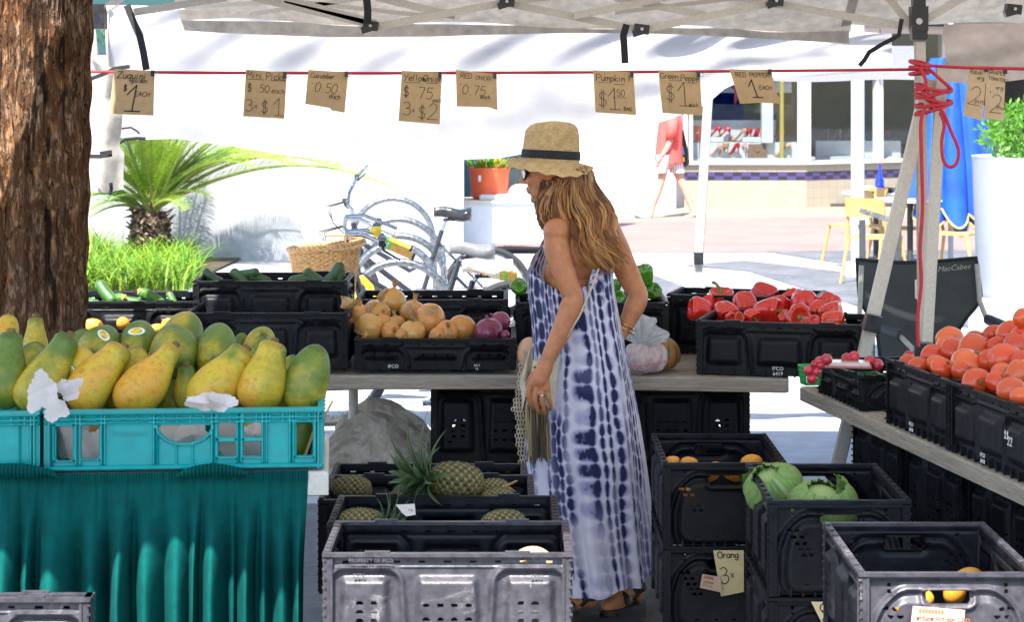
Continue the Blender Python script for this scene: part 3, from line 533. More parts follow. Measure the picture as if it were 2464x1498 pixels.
# ---------------------------------------------------------------- slotted plastic crates
def rr(x, z, cx, cz, hx, hz, r):
    qx = np.abs(x-cx)-hx+r; qz = np.abs(z-cz)-hz+r
    return np.hypot(np.maximum(qx,0), np.maximum(qz,0))+np.minimum(np.maximum(qx,qz),0)-r
def wall_mesh(w, h, hf, holes, res=.0045, t=.003):
    nx, nz = max(4, round(w/res)), max(4, round(h/res)); xs = np.linspace(-w/2, w/2, nx+1); zs = np.linspace(0, h, nz+1)
    X, Z = np.meshgrid(xs, zs); D = hf(X, Z); edge = np.minimum(np.minimum(X+w/2, w/2-X), np.minimum(Z, h-Z)); D = D*sm(0, .006, edge)
    Xc, Zc = np.meshgrid((xs[1:]+xs[:-1])/2, (zs[1:]+zs[:-1])/2); keep = ~holes(Xc, Zc)
    N_ = (nx+1)*(nz+1); V = np.concatenate([np.stack([X.ravel(), -D.ravel(), Z.ravel()], 1), np.stack([X.ravel(), -D.ravel()+t, Z.ravel()], 1)])
    idx = np.arange(N_).reshape(nz+1, nx+1); a, b, c, d = idx[:-1,:-1], idx[:-1,1:], idx[1:,1:], idx[1:,:-1]
    q = np.stack([a,b,c,d], -1)[keep]; Fs = [q, q[:, ::-1]+N_]
    pk = np.pad(keep, 1)
    for (dz, dx, e0, e1) in ((-1,0,a,b),(0,1,b,c),(1,0,c,d),(0,-1,d,a)):
        m = keep & ~pk[1+dz:nz+1+dz, 1+dx:nx+1+dx]; u, v = e0[m], e1[m]; Fs.append(np.stack([v, u, u+N_, v+N_], -1))
    Fa = np.concatenate(Fs); used, inv = np.unique(Fa, return_inverse=True)
    return V[used], inv.reshape(Fa.shape)
def slotgrid(x, z, cx, cz, nx, nz, dx, dz, rx=.0085, rz=.0042):
    out = np.zeros(x.shape, bool)
    for i in range(nx):
        for j in range(nz): out |= rr(x, z, cx+(i-(nx-1)/2)*dx, cz+(j-(nz-1)/2)*dz, rx, rz, rz) < 0
    return out
def long_h(w, h):
    k = w/.6; lo, hi = .032, h-.04
    def f(x, z):
        D = np.zeros(x.shape)
        for cx, hx in ((-.198*k,.066*k),(0,.084*k),(.198*k,.066*k)):
            tap = 1-.10*((z-lo)/max(.01,hi-lo)); sd_ = rr((x-cx)/tap, z, 0, (lo+hi)/2-.002, hx, (hi-lo)/2-.004, .016)
            D += .019*(1-sm(-.02, .003, sd_))
            if abs(cx) > .01:
                s2 = rr((x-cx)/(1.04-.16*(z/h)), z, 0, (h-.03)/2-.05, hx+.030, (h-.03)/2+.05, .035); D += .012*np.exp(-(s2/.009)**2)
        D += .004*np.exp(-((z-(h-.026))/.003)**2)+.005*np.exp(-((np.abs(x)-.281*k)/.004)**2)
        return D
    def g(x, z):
        m = slotgrid(x, z, 0, h-.015, 9, 1, .061*k, 1, .008, .0035)
        if h > .22:
            m |= slotgrid(x, z, -.193*k, h*.45, 2, 4, .034, .021)|slotgrid(x, z, .193*k, h*.45, 2, 4, .034, .021)|slotgrid(x, z, 0, h*.42, 4, 3, .034, .034)
            m |= slotgrid(x, z, -.225*k, h*.27, 1, 1, 1, 1)|slotgrid(x, z, .225*k, h*.27, 1, 1, 1, 1)
            m |= slotgrid(x, z, -.283*k, h*.5, 1, 4, 1, .05, .0035, .012)|slotgrid(x, z, .283*k, h*.5, 1, 4, 1, .05, .0035, .012)
        elif h > .15: m |= slotgrid(x, z, -.15*k, h-.034, 3, 1, .03, 1, .007, .003)|slotgrid(x, z, .15*k, h-.034, 3, 1, .03, 1, .007, .003)
        else: m |= slotgrid(x, z, -.2*k, h*.5, 2, 2, .05, .016, .006, .0032)|slotgrid(x, z, 0, h*.5, 3, 1, .045, 1, .006, .0032)|slotgrid(x, z, .2*k, h*.5, 3, 1, .036, 1, .006, .0032)
        return m
    return f, g
def end_h(w, h):
    k = w/.4
    def f(x, z):
        s1 = rr(x/(1.05-.25*sm(h*.35,h,z)), z, 0, h*.40, .150*k, h*.42, .05); D = .016*(1-sm(-.02, .004, s1))
        D += .013*np.exp(-((s1-.016)/.008)**2)
        s2 = rr(x, z, 0, h-.05, .062, .022, .02); D += .008*np.exp(-(s2/.006)**2)+.004*np.exp(-((z-(h-.012))/.003)**2)
        return D
    def g(x, z):
        m = np.zeros(x.shape, bool)
        if h > .15:
            m |= rr(x, z, 0, h-.048, .052, .016, .013) < 0
            for sg in (-1, 1):
                for j in range(5): m |= slotgrid(x, z, sg*(.128-.010*j)*k, h*.70-.017*j, 2, 1, .022, 1, .0075, .0042)
                m |= slotgrid(x, z, sg*.13*k, h-.03, 1, 2, 1, .016, .006, .004)
            m |= slotgrid(x, z, 0, .03, 4, 1, .06, 1, .007, .0035)
        else: m |= slotgrid(x, z, .0, h*.5, 4, 2, .05, .018, .008, .0036)
        return m
    return f, g
CR = {}
def crate_parts(w, d, h, m):
    key = (w, d, h, m.name)
    if key in CR: return CR[key]
    parts = []; i = .012
    for (nm, ln, dist, n_rot) in (('front_panel', w, d, 0), ('back_panel', w, d, 2), ('side_panel', d, w, 1), ('side_panel', d, w, 3)):
        hf, hl = (long_h if ln > .45 else end_h)(ln, h-.012)
        V, Fc = wall_mesh(ln-2*i, h-.012, hf, hl, .003 if m.name.startswith('dusty') and nm == 'front_panel' else .0045); a = n_rot*PI/2; c, s_ = math.cos(a), math.sin(a)
        V = V.copy(); V[:, 1] -= dist/2-.016; V[:, 2] += .004; x, y = V[:,0].copy(), V[:,1].copy(); V[:,0] = c*x-s_*y; V[:,1] = s_*x+c*y
        mb = MB(); mb.v = V.tolist(); mb.f = Fc.tolist(); mb.m = [0]*len(mb.f)
        parts.append((nm, mesh_of(nm, mb, m, True, 50)))
    r = MB(); a, b = w/2, d/2
    for (x0,x1,y0,y1) in ((-a,a,-b,-b+.018),(-a,a,b-.018,b),(-a,-a+.018,-b+.018,b-.018),(a-.018,a,-b+.018,b-.018)): r.bx(x0,x1,y0,y1,h-.0085,h)
    for sg in (-1, 1):
        for k in (-.28, .28):
            if w > d: r.bx(k*w-.03, k*w+.03, sg*b-.006*(1+sg), sg*b+.006*(1-sg), h, h+.005)
        n = 9
        for k in range(n):
            y = lerp(-b+.03, b-.03, k/(n-1)); r.bx(sg*(a-.009)-.006, sg*(a-.009)+.006, y-.016, y+.016, h, h+.0035)
            if w <= d: pass
    parts.append(('rim', mesh_of('rim', r, m, False)))
    for sx in (-1, 1):
        for sy in (-1, 1):
            p = MB(); x0, y0 = sx*(a-.012), sy*(b-.012)
            p.box((x0, y0, h/2-.006), (.015,.015,h-.012)); n = max(3, int(h/.021))
            for k in range(n): p.box((sx*(a-.0045), sy*(b-.0045), .014+k*(h-.03)/(n-1)), (.009,.009,.005))
            p.box((sx*(a-.002), sy*(b-.022), h/2-.006), (.004,.006,h-.014)); p.box((sx*(a-.022), sy*(b-.002), h/2-.006), (.006,.004,h-.014)); parts.append(('corner_post', mesh_of('corner_post', p, m, False)))
    
    fl = MB().bx(-a+.014, a-.014, -b+.014, b-.014, .003, .008)
    for k in range(11):
        x = lerp(-a+.03, a-.03, k/10); fl.bx(x-.003, x+.003, -b+.004, -b+.0135, 0, .026); fl.bx(x-.003, x+.003, b-.0135, b-.004, 0, .026)
    parts.append(('base', mesh_of('base', fl, m, False)))
    CR[key] = parts; return parts
def crate(label, c, rz, dims, m='black', grp='black slotted produce crates', text=None):
    w, d, h = dims; t = thing('plastic_crate', label, 'crate', c, (0,0,rz), grp)
    for nm, me in crate_parts(w, d, h, M[m]): link(nm, me, t) if m == 'black' or nm not in ('back_panel', 'side_panel', 'base') else None  # painted glare grey on outer faces only; inner panels keep the plain black
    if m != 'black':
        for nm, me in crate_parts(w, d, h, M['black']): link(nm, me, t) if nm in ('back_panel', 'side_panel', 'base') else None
    if text: text_obj('lettering', text, M['lettering'], t, (text_x.get(label, .12) if False else .0*w, -d/2+.0005, .022), .02)
    return t
LO, MI, HI = (.6,.4,.118), (.6,.4,.205), (.6,.4,.265)
def crate_front(label, pxl, py, s, dims, rz=0, lower=0, **k):
    """front rim's left corner at the picture point (pxl, py), depth by s pixels per metre"""
    p = P(pxl, py, s); w, d, h = dims; c = Vector((p.x, p.y, p.z-h))+Matrix.Rotation(rz, 3, 'Z')@Vector((w/2, d/2, 0))
    return crate(label, c, rz, dims, **k)
# ---------------------------------------------------------------- tables
TZ = .818
def table(name, label, cx0, cx1, y0, y1, z, rz=0, th=.055, m=None, c=None, legs=True):
    t = thing(name, label, 'table', c or ((cx0+cx1)/2, (y0+y1)/2, 0), (0,0,rz)); w, d = (cx1-cx0)/2, (y1-y0)/2
    G = []
    mb = MB(); prof = [(-th,.0),(-th*.9,-.004),(-.008,-.006),(0,.004)]
    rings = []
    for (zz_, o_) in ((-th,.012),(-th+.004,.0),(-.008,.0),(-.001,.006),(0,.014)):
        rings.append([(x, y, z+zz_) for x, y in ((-w+o_,-d+o_),(w-o_,-d+o_),(w-o_,d-o_),(-w+o_,d-o_))])
    mb.loft(rings); obj('tabletop', mb, m or M['tabletop'], t, ang=30)
    if isinstance(legs, list):
        for px_, Y_ in legs: obj('leg', MB().tube([((px_-CX)*Y_/F-t.location.x, Y_-t.location.y, 0), ((px_-CX)*Y_/F-t.location.x, Y_-t.location.y, z-th)], .019, 12), M['pole'], t)
    elif legs:
        for sx in (-.82, .82):
            for sy in (-.8, .8): obj('leg', MB().tube([(sx*w, sy*d, 0), (sx*w, sy*d, z-th)], .016, 10), M['pole'], t)
    return t
table('produce_table', 'long weathered grey table under the onion and zucchini crates', -1.9, (1395-CX)*8.15/F, 8.15, 8.95, TZ, legs=[(850,8.5),(1300,8.7)])
tR = R(-6.5); tw = .76; tc_ = Vector(((1398-CX)*8.15/F, 8.15, 0))+Matrix.Rotation(tR, 3, 'Z')@Vector((tw/2+.003, .40, 0))
table('produce_table', 'weathered grey table under the red pepper crate and plastic bag', -tw/2, tw/2, -.4, .4, TZ-.001, tR, c=(tc_.x, tc_.y, 0), legs=False)
a0, a1 = PZ(1925, 962, TZ-.05), PZ(2464, 1216, TZ-.05); dv = (a1-a0); dv.z = 0; ang = math.atan2(dv.y, dv.x); dn = dv.normalized(); nr = Vector((-dn.y, dn.x, 0))   # nr points right-hand, away from the aisle
L2 = 2.5; cc = a0+dn*(L2/2)+nr*.40; table('tomato_table', 'weathered grey side table running past the tomato crates', -L2/2, L2/2, -.40, .40, TZ-.002, ang, c=(cc.x, cc.y, 0), legs=False)
# ---------------------------------------------------------------- crates on the long table, left to right
def on(px, Y): return (px-CX)*Y/F
cf = crate_front
crate('low black crate of zucchini, front left of the cucumber crate', (on(300,8.55), 8.68, TZ+.07), 0, (.6,.4,.17))
crate('black crate of yellow mangoes half hidden behind the papayas', (on(300,8.4), 8.36, TZ+.002), 0, (.6,.38,.15))
cf('empty black crate in front of the cucumber crate, with a pale worn rim', 447, 754, 650, (.6,.4,.205), text=None)
cf('black crate of cucumbers, topmost crate at the back of the table', 463, 677, 622, (.6,.4,.265))
cf('low black crate holding the yellow and red onions', 852, 816, 650, LO)
cf('black crate right behind the onions with a row of slots in its back wall', 853, 722, 617, MI)
cf('black crate of green peppers behind the woman', 1240, 729, 617, MI)
pc = P(1674, 766, 650); pr = R(-15)
cpep = crate('black crate heaped with red bell peppers', Vector((pc.x, pc.y, TZ+.002))+Matrix.Rotation(pr,3,'Z')@Vector((.31,.2,0)), pr, (.62,.4,.2))
crate('black crate mostly hidden behind the red pepper crate', Vector((on(1800,8.85), 8.88, TZ+.002)), R(-15), (.6,.32,.235))
for (x, y, t_) in ((1866,905,'IFCO\n6419'),):
    text_obj('lettering', t_, M['lettering'], cpep, (-.005, -.2015, .026), .019)
t_on = [o for o in bpy.data.objects if o.get('label','').startswith('low black crate holding')][0]
text_obj('lettering', 'IFCO', M['lettering'], t_on, (-.155, -.2015, .01), .018); text_obj('lettering', '6411\nLL', M['lettering'], t_on, (.155, -.2015, .016), .012)
# ---------------------------------------------------------------- crates on the side table
def side_crate(label, t0, dims, back=.0, z=TZ, txt=None, rz=0):
    w, d, h = dims; c = a0+dn*(t0+w/2)+nr*(.008+back+d/2); c.z = z
    o = crate(label, c, ang+rz, dims, grp='black slotted produce crates')
    if txt: text_obj('lettering', txt, M['lettering'], o, (-.03, -d/2-.0015, .026), .017)
    return o
def t_px(px, z=TZ):
    f = lambda t: CX+F*(a0+dn*t).x/(a0+dn*t).y; lo_, hi_ = -.5, 2.6
    for _ in range(60):
        m_ = (lo_+hi_)/2
        if f(m_) < px: lo_ = m_
        else: hi_ = m_
    return lo_
T0, T1, T2, T3, T4 = t_px(1960), t_px(2066), t_px(2122), t_px(2277), t_px(2470)
side_crate('small low black crate of radish baskets at the corner of the side table', T0, (T1-T0,.36,.115))
tomA = side_crate('black crate of tomatoes next to the radish crate', T2, (T3-T2-.004,.4,.205), txt='IFCO\n6418')
tomB = side_crate('black crate piled with tomatoes at the right edge, dated in chalk', T3, (T4-T3,.4,.205), txt='IFCO\n6418')
mb = MB(); S, _ = strokes("11", 0, 0, .022, .1)
S2, _ = strokes("22", .022, -.016, .024, .1)
for s in S+S2:
    for p, q in zip(s[:-1], s[1:]): mb.tube([(p[0]+.15, -.212, p[1]+.11), (q[0]+.15, -.212, q[1]+.11)], .0012, 4)
obj('chalk_date', mb, M['lettering'], tomB)
# ---------------------------------------------------------------- crates stored below the tables
UG = 'black crates stacked under the tables'
def stack(labels, px, Y, ztop, dims, rz=0, n=3):
    for k in range(n):
        z = ztop-dims[2]*(k+1)-.004*k
        crate(labels[min(k, len(labels)-1)], (on(px, Y), Y, z), rz, dims, grp=UG)
stack(['black crate under the table behind the woman, topmost of its stack', 'black crate with arched panel under the table behind the pineapples'], 1225, 8.62, .745, (.6,.4,.3), n=2)
stack(['black crate under the table right behind the dress, topmost of its stack', 'black crate second in the stack behind the mango crate'], 1608, 8.62, .745, (.6,.4,.3), n=2)
for k, (t0, lab) in enumerate(((T0-.02,'black crate standing under the radish end of the side table'),(T0+.52,'black crate under the side table below the tomatoes'),(T0+1.06,'black crate under the side table at the right edge'))):
    c = a0+dn*(t0+.25)+nr*.34; c.z = .43; crate(lab, c, ang, (.5,.4,.3), grp=UG)
    c = c.copy(); c.z = .125; crate(lab.replace('black crate', 'lower black crate'), c, ang, (.5,.4,.3), grp=UG)
# ---------------------------------------------------------------- crates on the ground in front
gp = 'crates stacked on the ground in front'
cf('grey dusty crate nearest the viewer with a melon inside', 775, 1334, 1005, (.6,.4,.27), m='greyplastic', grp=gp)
cf('black crate of pineapples right behind the dusty grey front crate', 786, 1263, 935, (.6,.4,.26), grp=gp)
cf('black crate of pineapples under the woman\'s bag, third from the viewer', 764, 1205, 872, (.6,.4,.26), grp=gp)
cf('black crate farthest back in the pineapple row, only its rear wall showing', 785, 1163, 805, (.6,.34,.28), grp=gp)
lw = [o for o in bpy.data.objects if o.get('label','').startswith('grey dusty crate nearest')][0]; emb = mat('embossed_grey', (.085,.08,.092), .4, fine=.1)
for tx_, x_, z_, s_ in (('PROPERTY OF IFCO', -.183, .251, .012), ('29N', -.212, .213, .016), ('29N', .212, .211, .016)): text_obj('lettering', tx_, emb, lw, (x_, -.2055, z_), s_, extrude=.001)
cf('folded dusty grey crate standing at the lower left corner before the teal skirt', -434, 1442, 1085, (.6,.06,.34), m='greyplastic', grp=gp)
cf('black crate of mangoes with a handle hole, beside the woman', 1595, 1116, 750, (.4,.6,.268), grp=gp)
cf('black crate carrying an orange price card, under the mango crate', 1595, 1317, 750, (.4,.6,.268), grp=gp)
cf('black crate with two green cabbages', 1848, 1206, 865, (.4,.6,.268), grp=gp)
cf('black crate under the cabbage crate with a torn price card', 1848, 1441, 865, (.4,.6,.268), grp=gp)
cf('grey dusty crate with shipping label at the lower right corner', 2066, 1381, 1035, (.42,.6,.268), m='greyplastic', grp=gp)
# ---------------------------------------------------------------- teal stand: table, skirt, papaya crates
S0 = 930; TY = F/S0
tt = table('display_table', 'white plastic folding table under the teal skirt', -1.72, -.475, TY-.005, TY+.62, .895, th=.065, m=M['whiteplastic'])
def px_x(px): return (px-CX)/S0
TR = R(4.6); TRM = Matrix.Rotation(TR, 3, 'Z'); PV = Vector((px_x(778), TY, 0))
tt.location = PV+TRM@(tt.location-PV); tt.rotation_euler = (0,0,TR)
val = [-70,-5,60,105,196,262,330,398,455,492,552,570,626,655,700,743]
topv = np.arange(-70, 760, 26.0); skv = []; skf = []
nU, nV = 700, 90
def bump_prof(px, edges, rnd):
    k = np.clip(np.searchsorted(edges, px, side='right')-1, 0, len(edges)-2); e = np.array(edges); u = (px-e[k])/(e[k+1]-e[k])
    return (.5-.5*np.cos(2*PI*np.clip(u, 0, 1)**(.7+.25*(k%3))))**.62*rnd[k]*np.clip((e[k+1]-e[k])/75, .35, 1.25), u, k
amp1 = RNG.uniform(.75, 1.25, len(val)); amp2 = RNG.uniform(.4, 1.3, len(topv)+2); topj = topv+RNG.uniform(-5, 5, len(topv))
G = []
for j in range(nV):
    v = j/(nV-1); z = .90-.90*v; px = np.linspace(-70, 742, nU); wob = 6*np.sin(px*.013+v*2.2)*v
    b1, u1, k1 = bump_prof(px+wob, val, amp1); b2, _, _ = bump_prof(px, topj, amp2)
    y = TY-.006-(.105*sm(.02,.34,v)+.03*v)*b1-.015*(1-sm(.02,.20,v))*b2-.006*sm(.1,.3,v)*np.sin(px*.07+k1+2*v)*(1-v)
    xx = px_x(px)+.010*sm(0,.3,v)*np.sin(k1*2.1)*u1-.012*v*np.where(px > 700, (px-700)/42, 0)
    y = y-.006*np.where(v < .03, np.abs(np.sin(px*.45)), 0)
    zz_ = np.full(nU, z)+(.012*np.exp(-((px-500)/45)**2)+.010*np.exp(-((px-40)/70)**2))*(1-sm(0,.12,v))
    G.append([(float(a), float(b), float(c)) for a, b, c in zip(xx, y, zz_)])
skm = MB().grid(G)
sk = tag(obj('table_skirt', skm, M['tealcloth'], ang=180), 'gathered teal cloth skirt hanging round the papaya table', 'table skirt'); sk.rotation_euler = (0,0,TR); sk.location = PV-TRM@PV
for (x0, x1, zc, hh) in ((-70, 150, .905, .035), (430, 600, .900, .032)):
    g2 = []; rf = MB()
    for j in range(6):
        v = j/5; row = []
        for i in range(120):
            u = i/119; px = lerp(x0, x1, u); row.append((px_x(px), TY-.020-.010*abs(math.sin(px*.35))-.012*math.sin(PI*v), zc-.012+hh*v*(math.sin(PI*u)**.5+.08)))
        g2.append(row)
    rf.grid(g2); obj('ruffle', rf, M['tealcloth'], sk, ang=180)
def teal_crate(label, x0, w, dep, z, h, mirror=False):
    t = thing('teal_crate', label, 'crate', PV+TRM@(Vector((x0+w/2, TY+dep/2, z))-PV), (0,0,TR)); k = w/.716; sc_ = w/2005.0 if not mirror else .716/2005
    ux = lambda q: (q-330)*.716/2005-w/2; uz = lambda q: h-(q+55)*h/445
    if not mirror:
        hb = [(415,537,60,305),(600,722,55,300),(1575,1700,50,155),(1575,1700,188,297),(1760,1885,50,155),(1760,1885,188,297),(2135,2255,52,297)]
        vr = [395,560,590,740,765,1115,1140,1530,1555,1715,1740,1895,1925,2090,2115,2275]
    else: hb = [(1600,1690,50,300)]; vr = [1500,1740,1790,1890,2020,2190,2275]
    def f(x, z_):
        D = np.zeros(x.shape)
        for q in vr: D += .009*(1-sm(.0016,.0032,np.abs(x-ux(q))))*(z_ > uz(345))
        for q in (10, 40): D = np.maximum(D, .009*(1-sm(.0016,.0032,np.abs(z_-uz(q)))))
        for q in range(330, 2335, 95): D = np.maximum(D, .007*(1-sm(.0014,.003,np.abs(x-ux(q))))*(z_ > uz(40)))
        for (l, r_, t_, b_) in hb: D = np.maximum(D, .008*(np.abs(rr(x, z_, ux((l+r_)/2), uz((t_+b_)/2), (r_-l)*.000178+.004, abs(uz(b_)-uz(t_))/2+.003, .008)) < .0022))
        D = np.maximum(D, .012*(1-sm(uz(345)-.004, uz(345), z_))); D = np.maximum(D, .012*sm(h-.014, h-.010, z_))
        if not mirror:
            e = ((x-ux(1335))/.072)**2+((z_-uz(62))/.050)**2; D = np.maximum(D, .009*(np.abs(np.sqrt(e)-1) < .05)*(z_ < uz(55)))
            for q in (1275, 1392): D = np.maximum(D, .007*(np.abs(x-ux(q)) < .002)*(z_ < uz(175)))
        return D
    def g(x, z_):
        m = np.zeros(x.shape, bool)
        for (l, r_, t_, b_) in hb: m |= rr(x, z_, ux((l+r_)/2), uz((t_+b_)/2), (r_-l)*.716/4010, abs(uz(b_)-uz(t_))/2, .007) < 0
        if not mirror: m |= ((((x-ux(1335))/.067)**2+((z_-uz(62))/.045)**2) < 1) & (z_ < uz(62))
        return m
    V, Fc = wall_mesh(w, h, f, g, .0026, .004); mb = MB(); mb.v = V.tolist(); mb.f = Fc.tolist(); mb.m = [0]*len(mb.f); mb.v = [(a, b-dep/2+.012, c) for a, b, c in mb.v]
    obj('front_panel', mb, M['teal'], t, ang=40)
    for sg in (-1, 1):
        V, Fc = wall_mesh(dep, h, lambda x, z_: .007*(np.sin(x*90) > .86)+.01*(z_ > h-.012), lambda x, z_: rr(x, z_, 0, h*.6, .06, .02, .01) < 0, .005, .004)
        c, s_ = 0, sg; mb = MB(); mb.v = [(sg*(w/2-.012)-sg*b*1.0, a, c_) for a, b, c_ in V]; mb.f = Fc.tolist(); mb.m = [0]*len(mb.f); obj('side_panel', mb, M['teal'], t, ang=40)
    obj('back_panel', MB().bx(-w/2, w/2, dep/2-.012, dep/2-.006, 0, h*.8), M['teal'], t, smooth=False); obj('base', MB().bx(-w/2, w/2, -dep/2+.014, dep/2-.012, .002, .007), M['teal'], t, smooth=False)
    r = MB().bx(-w/2-.001, w/2+.001, -dep/2-.004, -dep/2+.016, h-.006, h+.002).bx(-w/2-.001, -w/2+.014, -dep/2+.016, dep/2, h-.006, h+.002).bx(w/2-.014, w/2+.001, -dep/2+.016, dep/2, h-.006, h+.002); obj('rim', r, M['teal'], t, smooth=False)
    if not mirror:
        text_obj('lettering', 'WARNING', M['tealdark'], t, (ux(940), -dep/2+.0115, uz(140)), .019, extrude=.0012)
    return t
TCZ = .901; TH = .157
teal_crate('bright teal crate full of papayas on the skirted table', px_x(113), .716, .48, TCZ, TH)
teal_crate('teal crate cut off by the left edge of the picture', px_x(104)-.716, .716, .48, TCZ, TH*.99, True)
# ---------------------------------------------------------------- fruit and vegetables
def surf(nu, nv, fn):
    """closed body of revolution-like mesh; fn(theta, t) -> (x, y, z)"""
    mb = MB(); mb.loft([[fn(2*PI*k/nu, j/(nv-1)) for k in range(nu)] for j in range(nv)]); return mb
def axis_rot(tilt, lean, roll=0):           # +Z tilted by tilt degrees to the right in the picture, lean degrees away from the viewer
    a, b = R(tilt), R(lean); d = Vector((math.sin(a)*math.cos(b), math.sin(b), math.cos(a)*math.cos(b))); return quat(d, roll)
papm = vcol_mat('papaya_skin', .45, bump=.06, bs=60, spec=.4, speck=[(230,.62,.70,.45),(60,.5,.72,.80),(420,.66,.72,.5)])
stk = [mat('sticker_green', (.02,.33,.12), .4, fine=0), mat('sticker_white', (.8,.8,.76), .4, fine=0), mat('sticker_yellow', (.75,.55,.04), .4, (.35,.22,.05), 60, fine=0)]
def papaya(label, px, py, s, L_, W_, tilt, lean, yel, seed, kind='long', sticker=None, roll=None):
    s = s-34 if s > 930 else s-14; rn = random.Random(seed); L_ = L_/s; W_ = W_/s; nv, nu = 44, 40
    ph = [rn.uniform(0, 6.28) for _ in range(4)]
    neck = {'long': .62, 'neck': .46, 'oval': .88}[kind]
    def fn(a, t):
        z = (t-.5)*L_; r = math.sqrt(max(1e-5, 1-((t-.40)/(.40 if t < .40 else .60))**2)) if kind == 'oval' else None
        if r is None:
            e0 = min(1, t/.30); e1 = min(1, (1-t)/.11); body = math.sqrt(max(1e-5, 1-(1-e0)**2.2)); nk = 1-(1-neck)*float(sm(.38, .9, t)); r = body*nk*math.sqrt(max(1e-5, 1-(1-e1)**2))
        r *= W_/2*(1+.022*math.cos(5*a+ph[0])*(1-t*.5)+.03*math.sin(a+ph[1]))
        if kind == 'oval' and t < .12: z += .010*(1-t/.12)**2
        bx_ = .05*L_*math.sin(PI*t)*math.cos(ph[2]); return (r*math.cos(a)+bx_, r*math.sin(a), z)
    me = mesh_of('papaya', surf(nu, nv, fn), papm, ang=180); co = np.array([v.co[:] for v in me.vertices])
    n1 = vnoise(co*22+seed*3.1, seed); n2 = vnoise(co*70+seed, seed+1); n3 = vnoise(co*190, seed+2); t = co[:,2]/L_+.5; an = np.arctan2(co[:,1], co[:,0])
    q = np.clip(yel*1.25+.55*(n1-.5)+.28*(n2-.5)-.45*(t-.45)+.22*np.cos(an-ph[3]), 0, 1)
    green, yl, orr = np.array([.10,.165,.020]), np.array([.50,.37,.03]), np.array([.62,.28,.035])
    c = green+(yl-green)*sm(.12,.75,q)[:,None]; c = c+(orr-c)*(sm(.72,1.05,q)*.75)[:,None]
    c *= (1-.30*sm(.60,.78,n3)*sm(.45,.7,n2))[:,None]; c *= (1-.35*sm(.86,.95,t))[:,None]
    if kind == 'oval': c *= (1-.55*np.exp(-((t-.01)/.012)**2))[:,None]; star = (np.abs(np.sin(2.5*an+ph[0])) < .18)*(t < .11); c *= (1-.35*star)[:,None]
    set_col(me, c); qr = axis_rot(tilt, lean, roll if roll is not None else rn.uniform(0, 6.28))
    loc = P(px, py, s); o = tag(link('papaya', me, None, loc, qr), label, 'papaya', 'papayas in the teal crate')
    st = MB().lathe([(.012,0),(.010,.010),(.003,.011)], 10); 
    if kind != 'oval': obj('stem', st, mat_stem, o, (0,0,L_*.485))
    if sticker:
        sx, sy, tl = sticker; v = (P(sx, sy, s)-loc); vd = qr.inverted()@v; td = qr.inverted()@Vector((0,-1,0)); td.normalize()
        bv = None
        dg = bpy.context.evaluated_depsgraph_get(); dg.update(); ok, hit, nrm, _ = o.ray_cast(vd+td*.4, -td)
        if ok:
            sb_ = MB(); rot = nrm.to_track_quat('Z', 'Y').to_matrix()@Matrix.Rotation(tl, 3, 'Z')
            for (rx, ry, off, mi) in ((.019,.026,.0008,0),(.0165,.0235,.0014,1),(.0125,.017,.0019,2)):
                pr = [hit+rot@Vector((rx*math.cos(a), ry*math.sin(a), off-22*(rx*math.cos(a))**2*.35-22*(ry*math.sin(a))**2*.25)) for a in np.linspace(0, 2*PI, 24, endpoint=False)]
                sb_.add(pr+[hit+nrm*off], [(k, (k+1) % 24, 24) for k in range(24)], mi)
            obj('sticker', sb_, stk, o, smooth=False)
    return o
mat_stem = mat('fruit_stem', (.16,.10,.04), .9, fine=.3)
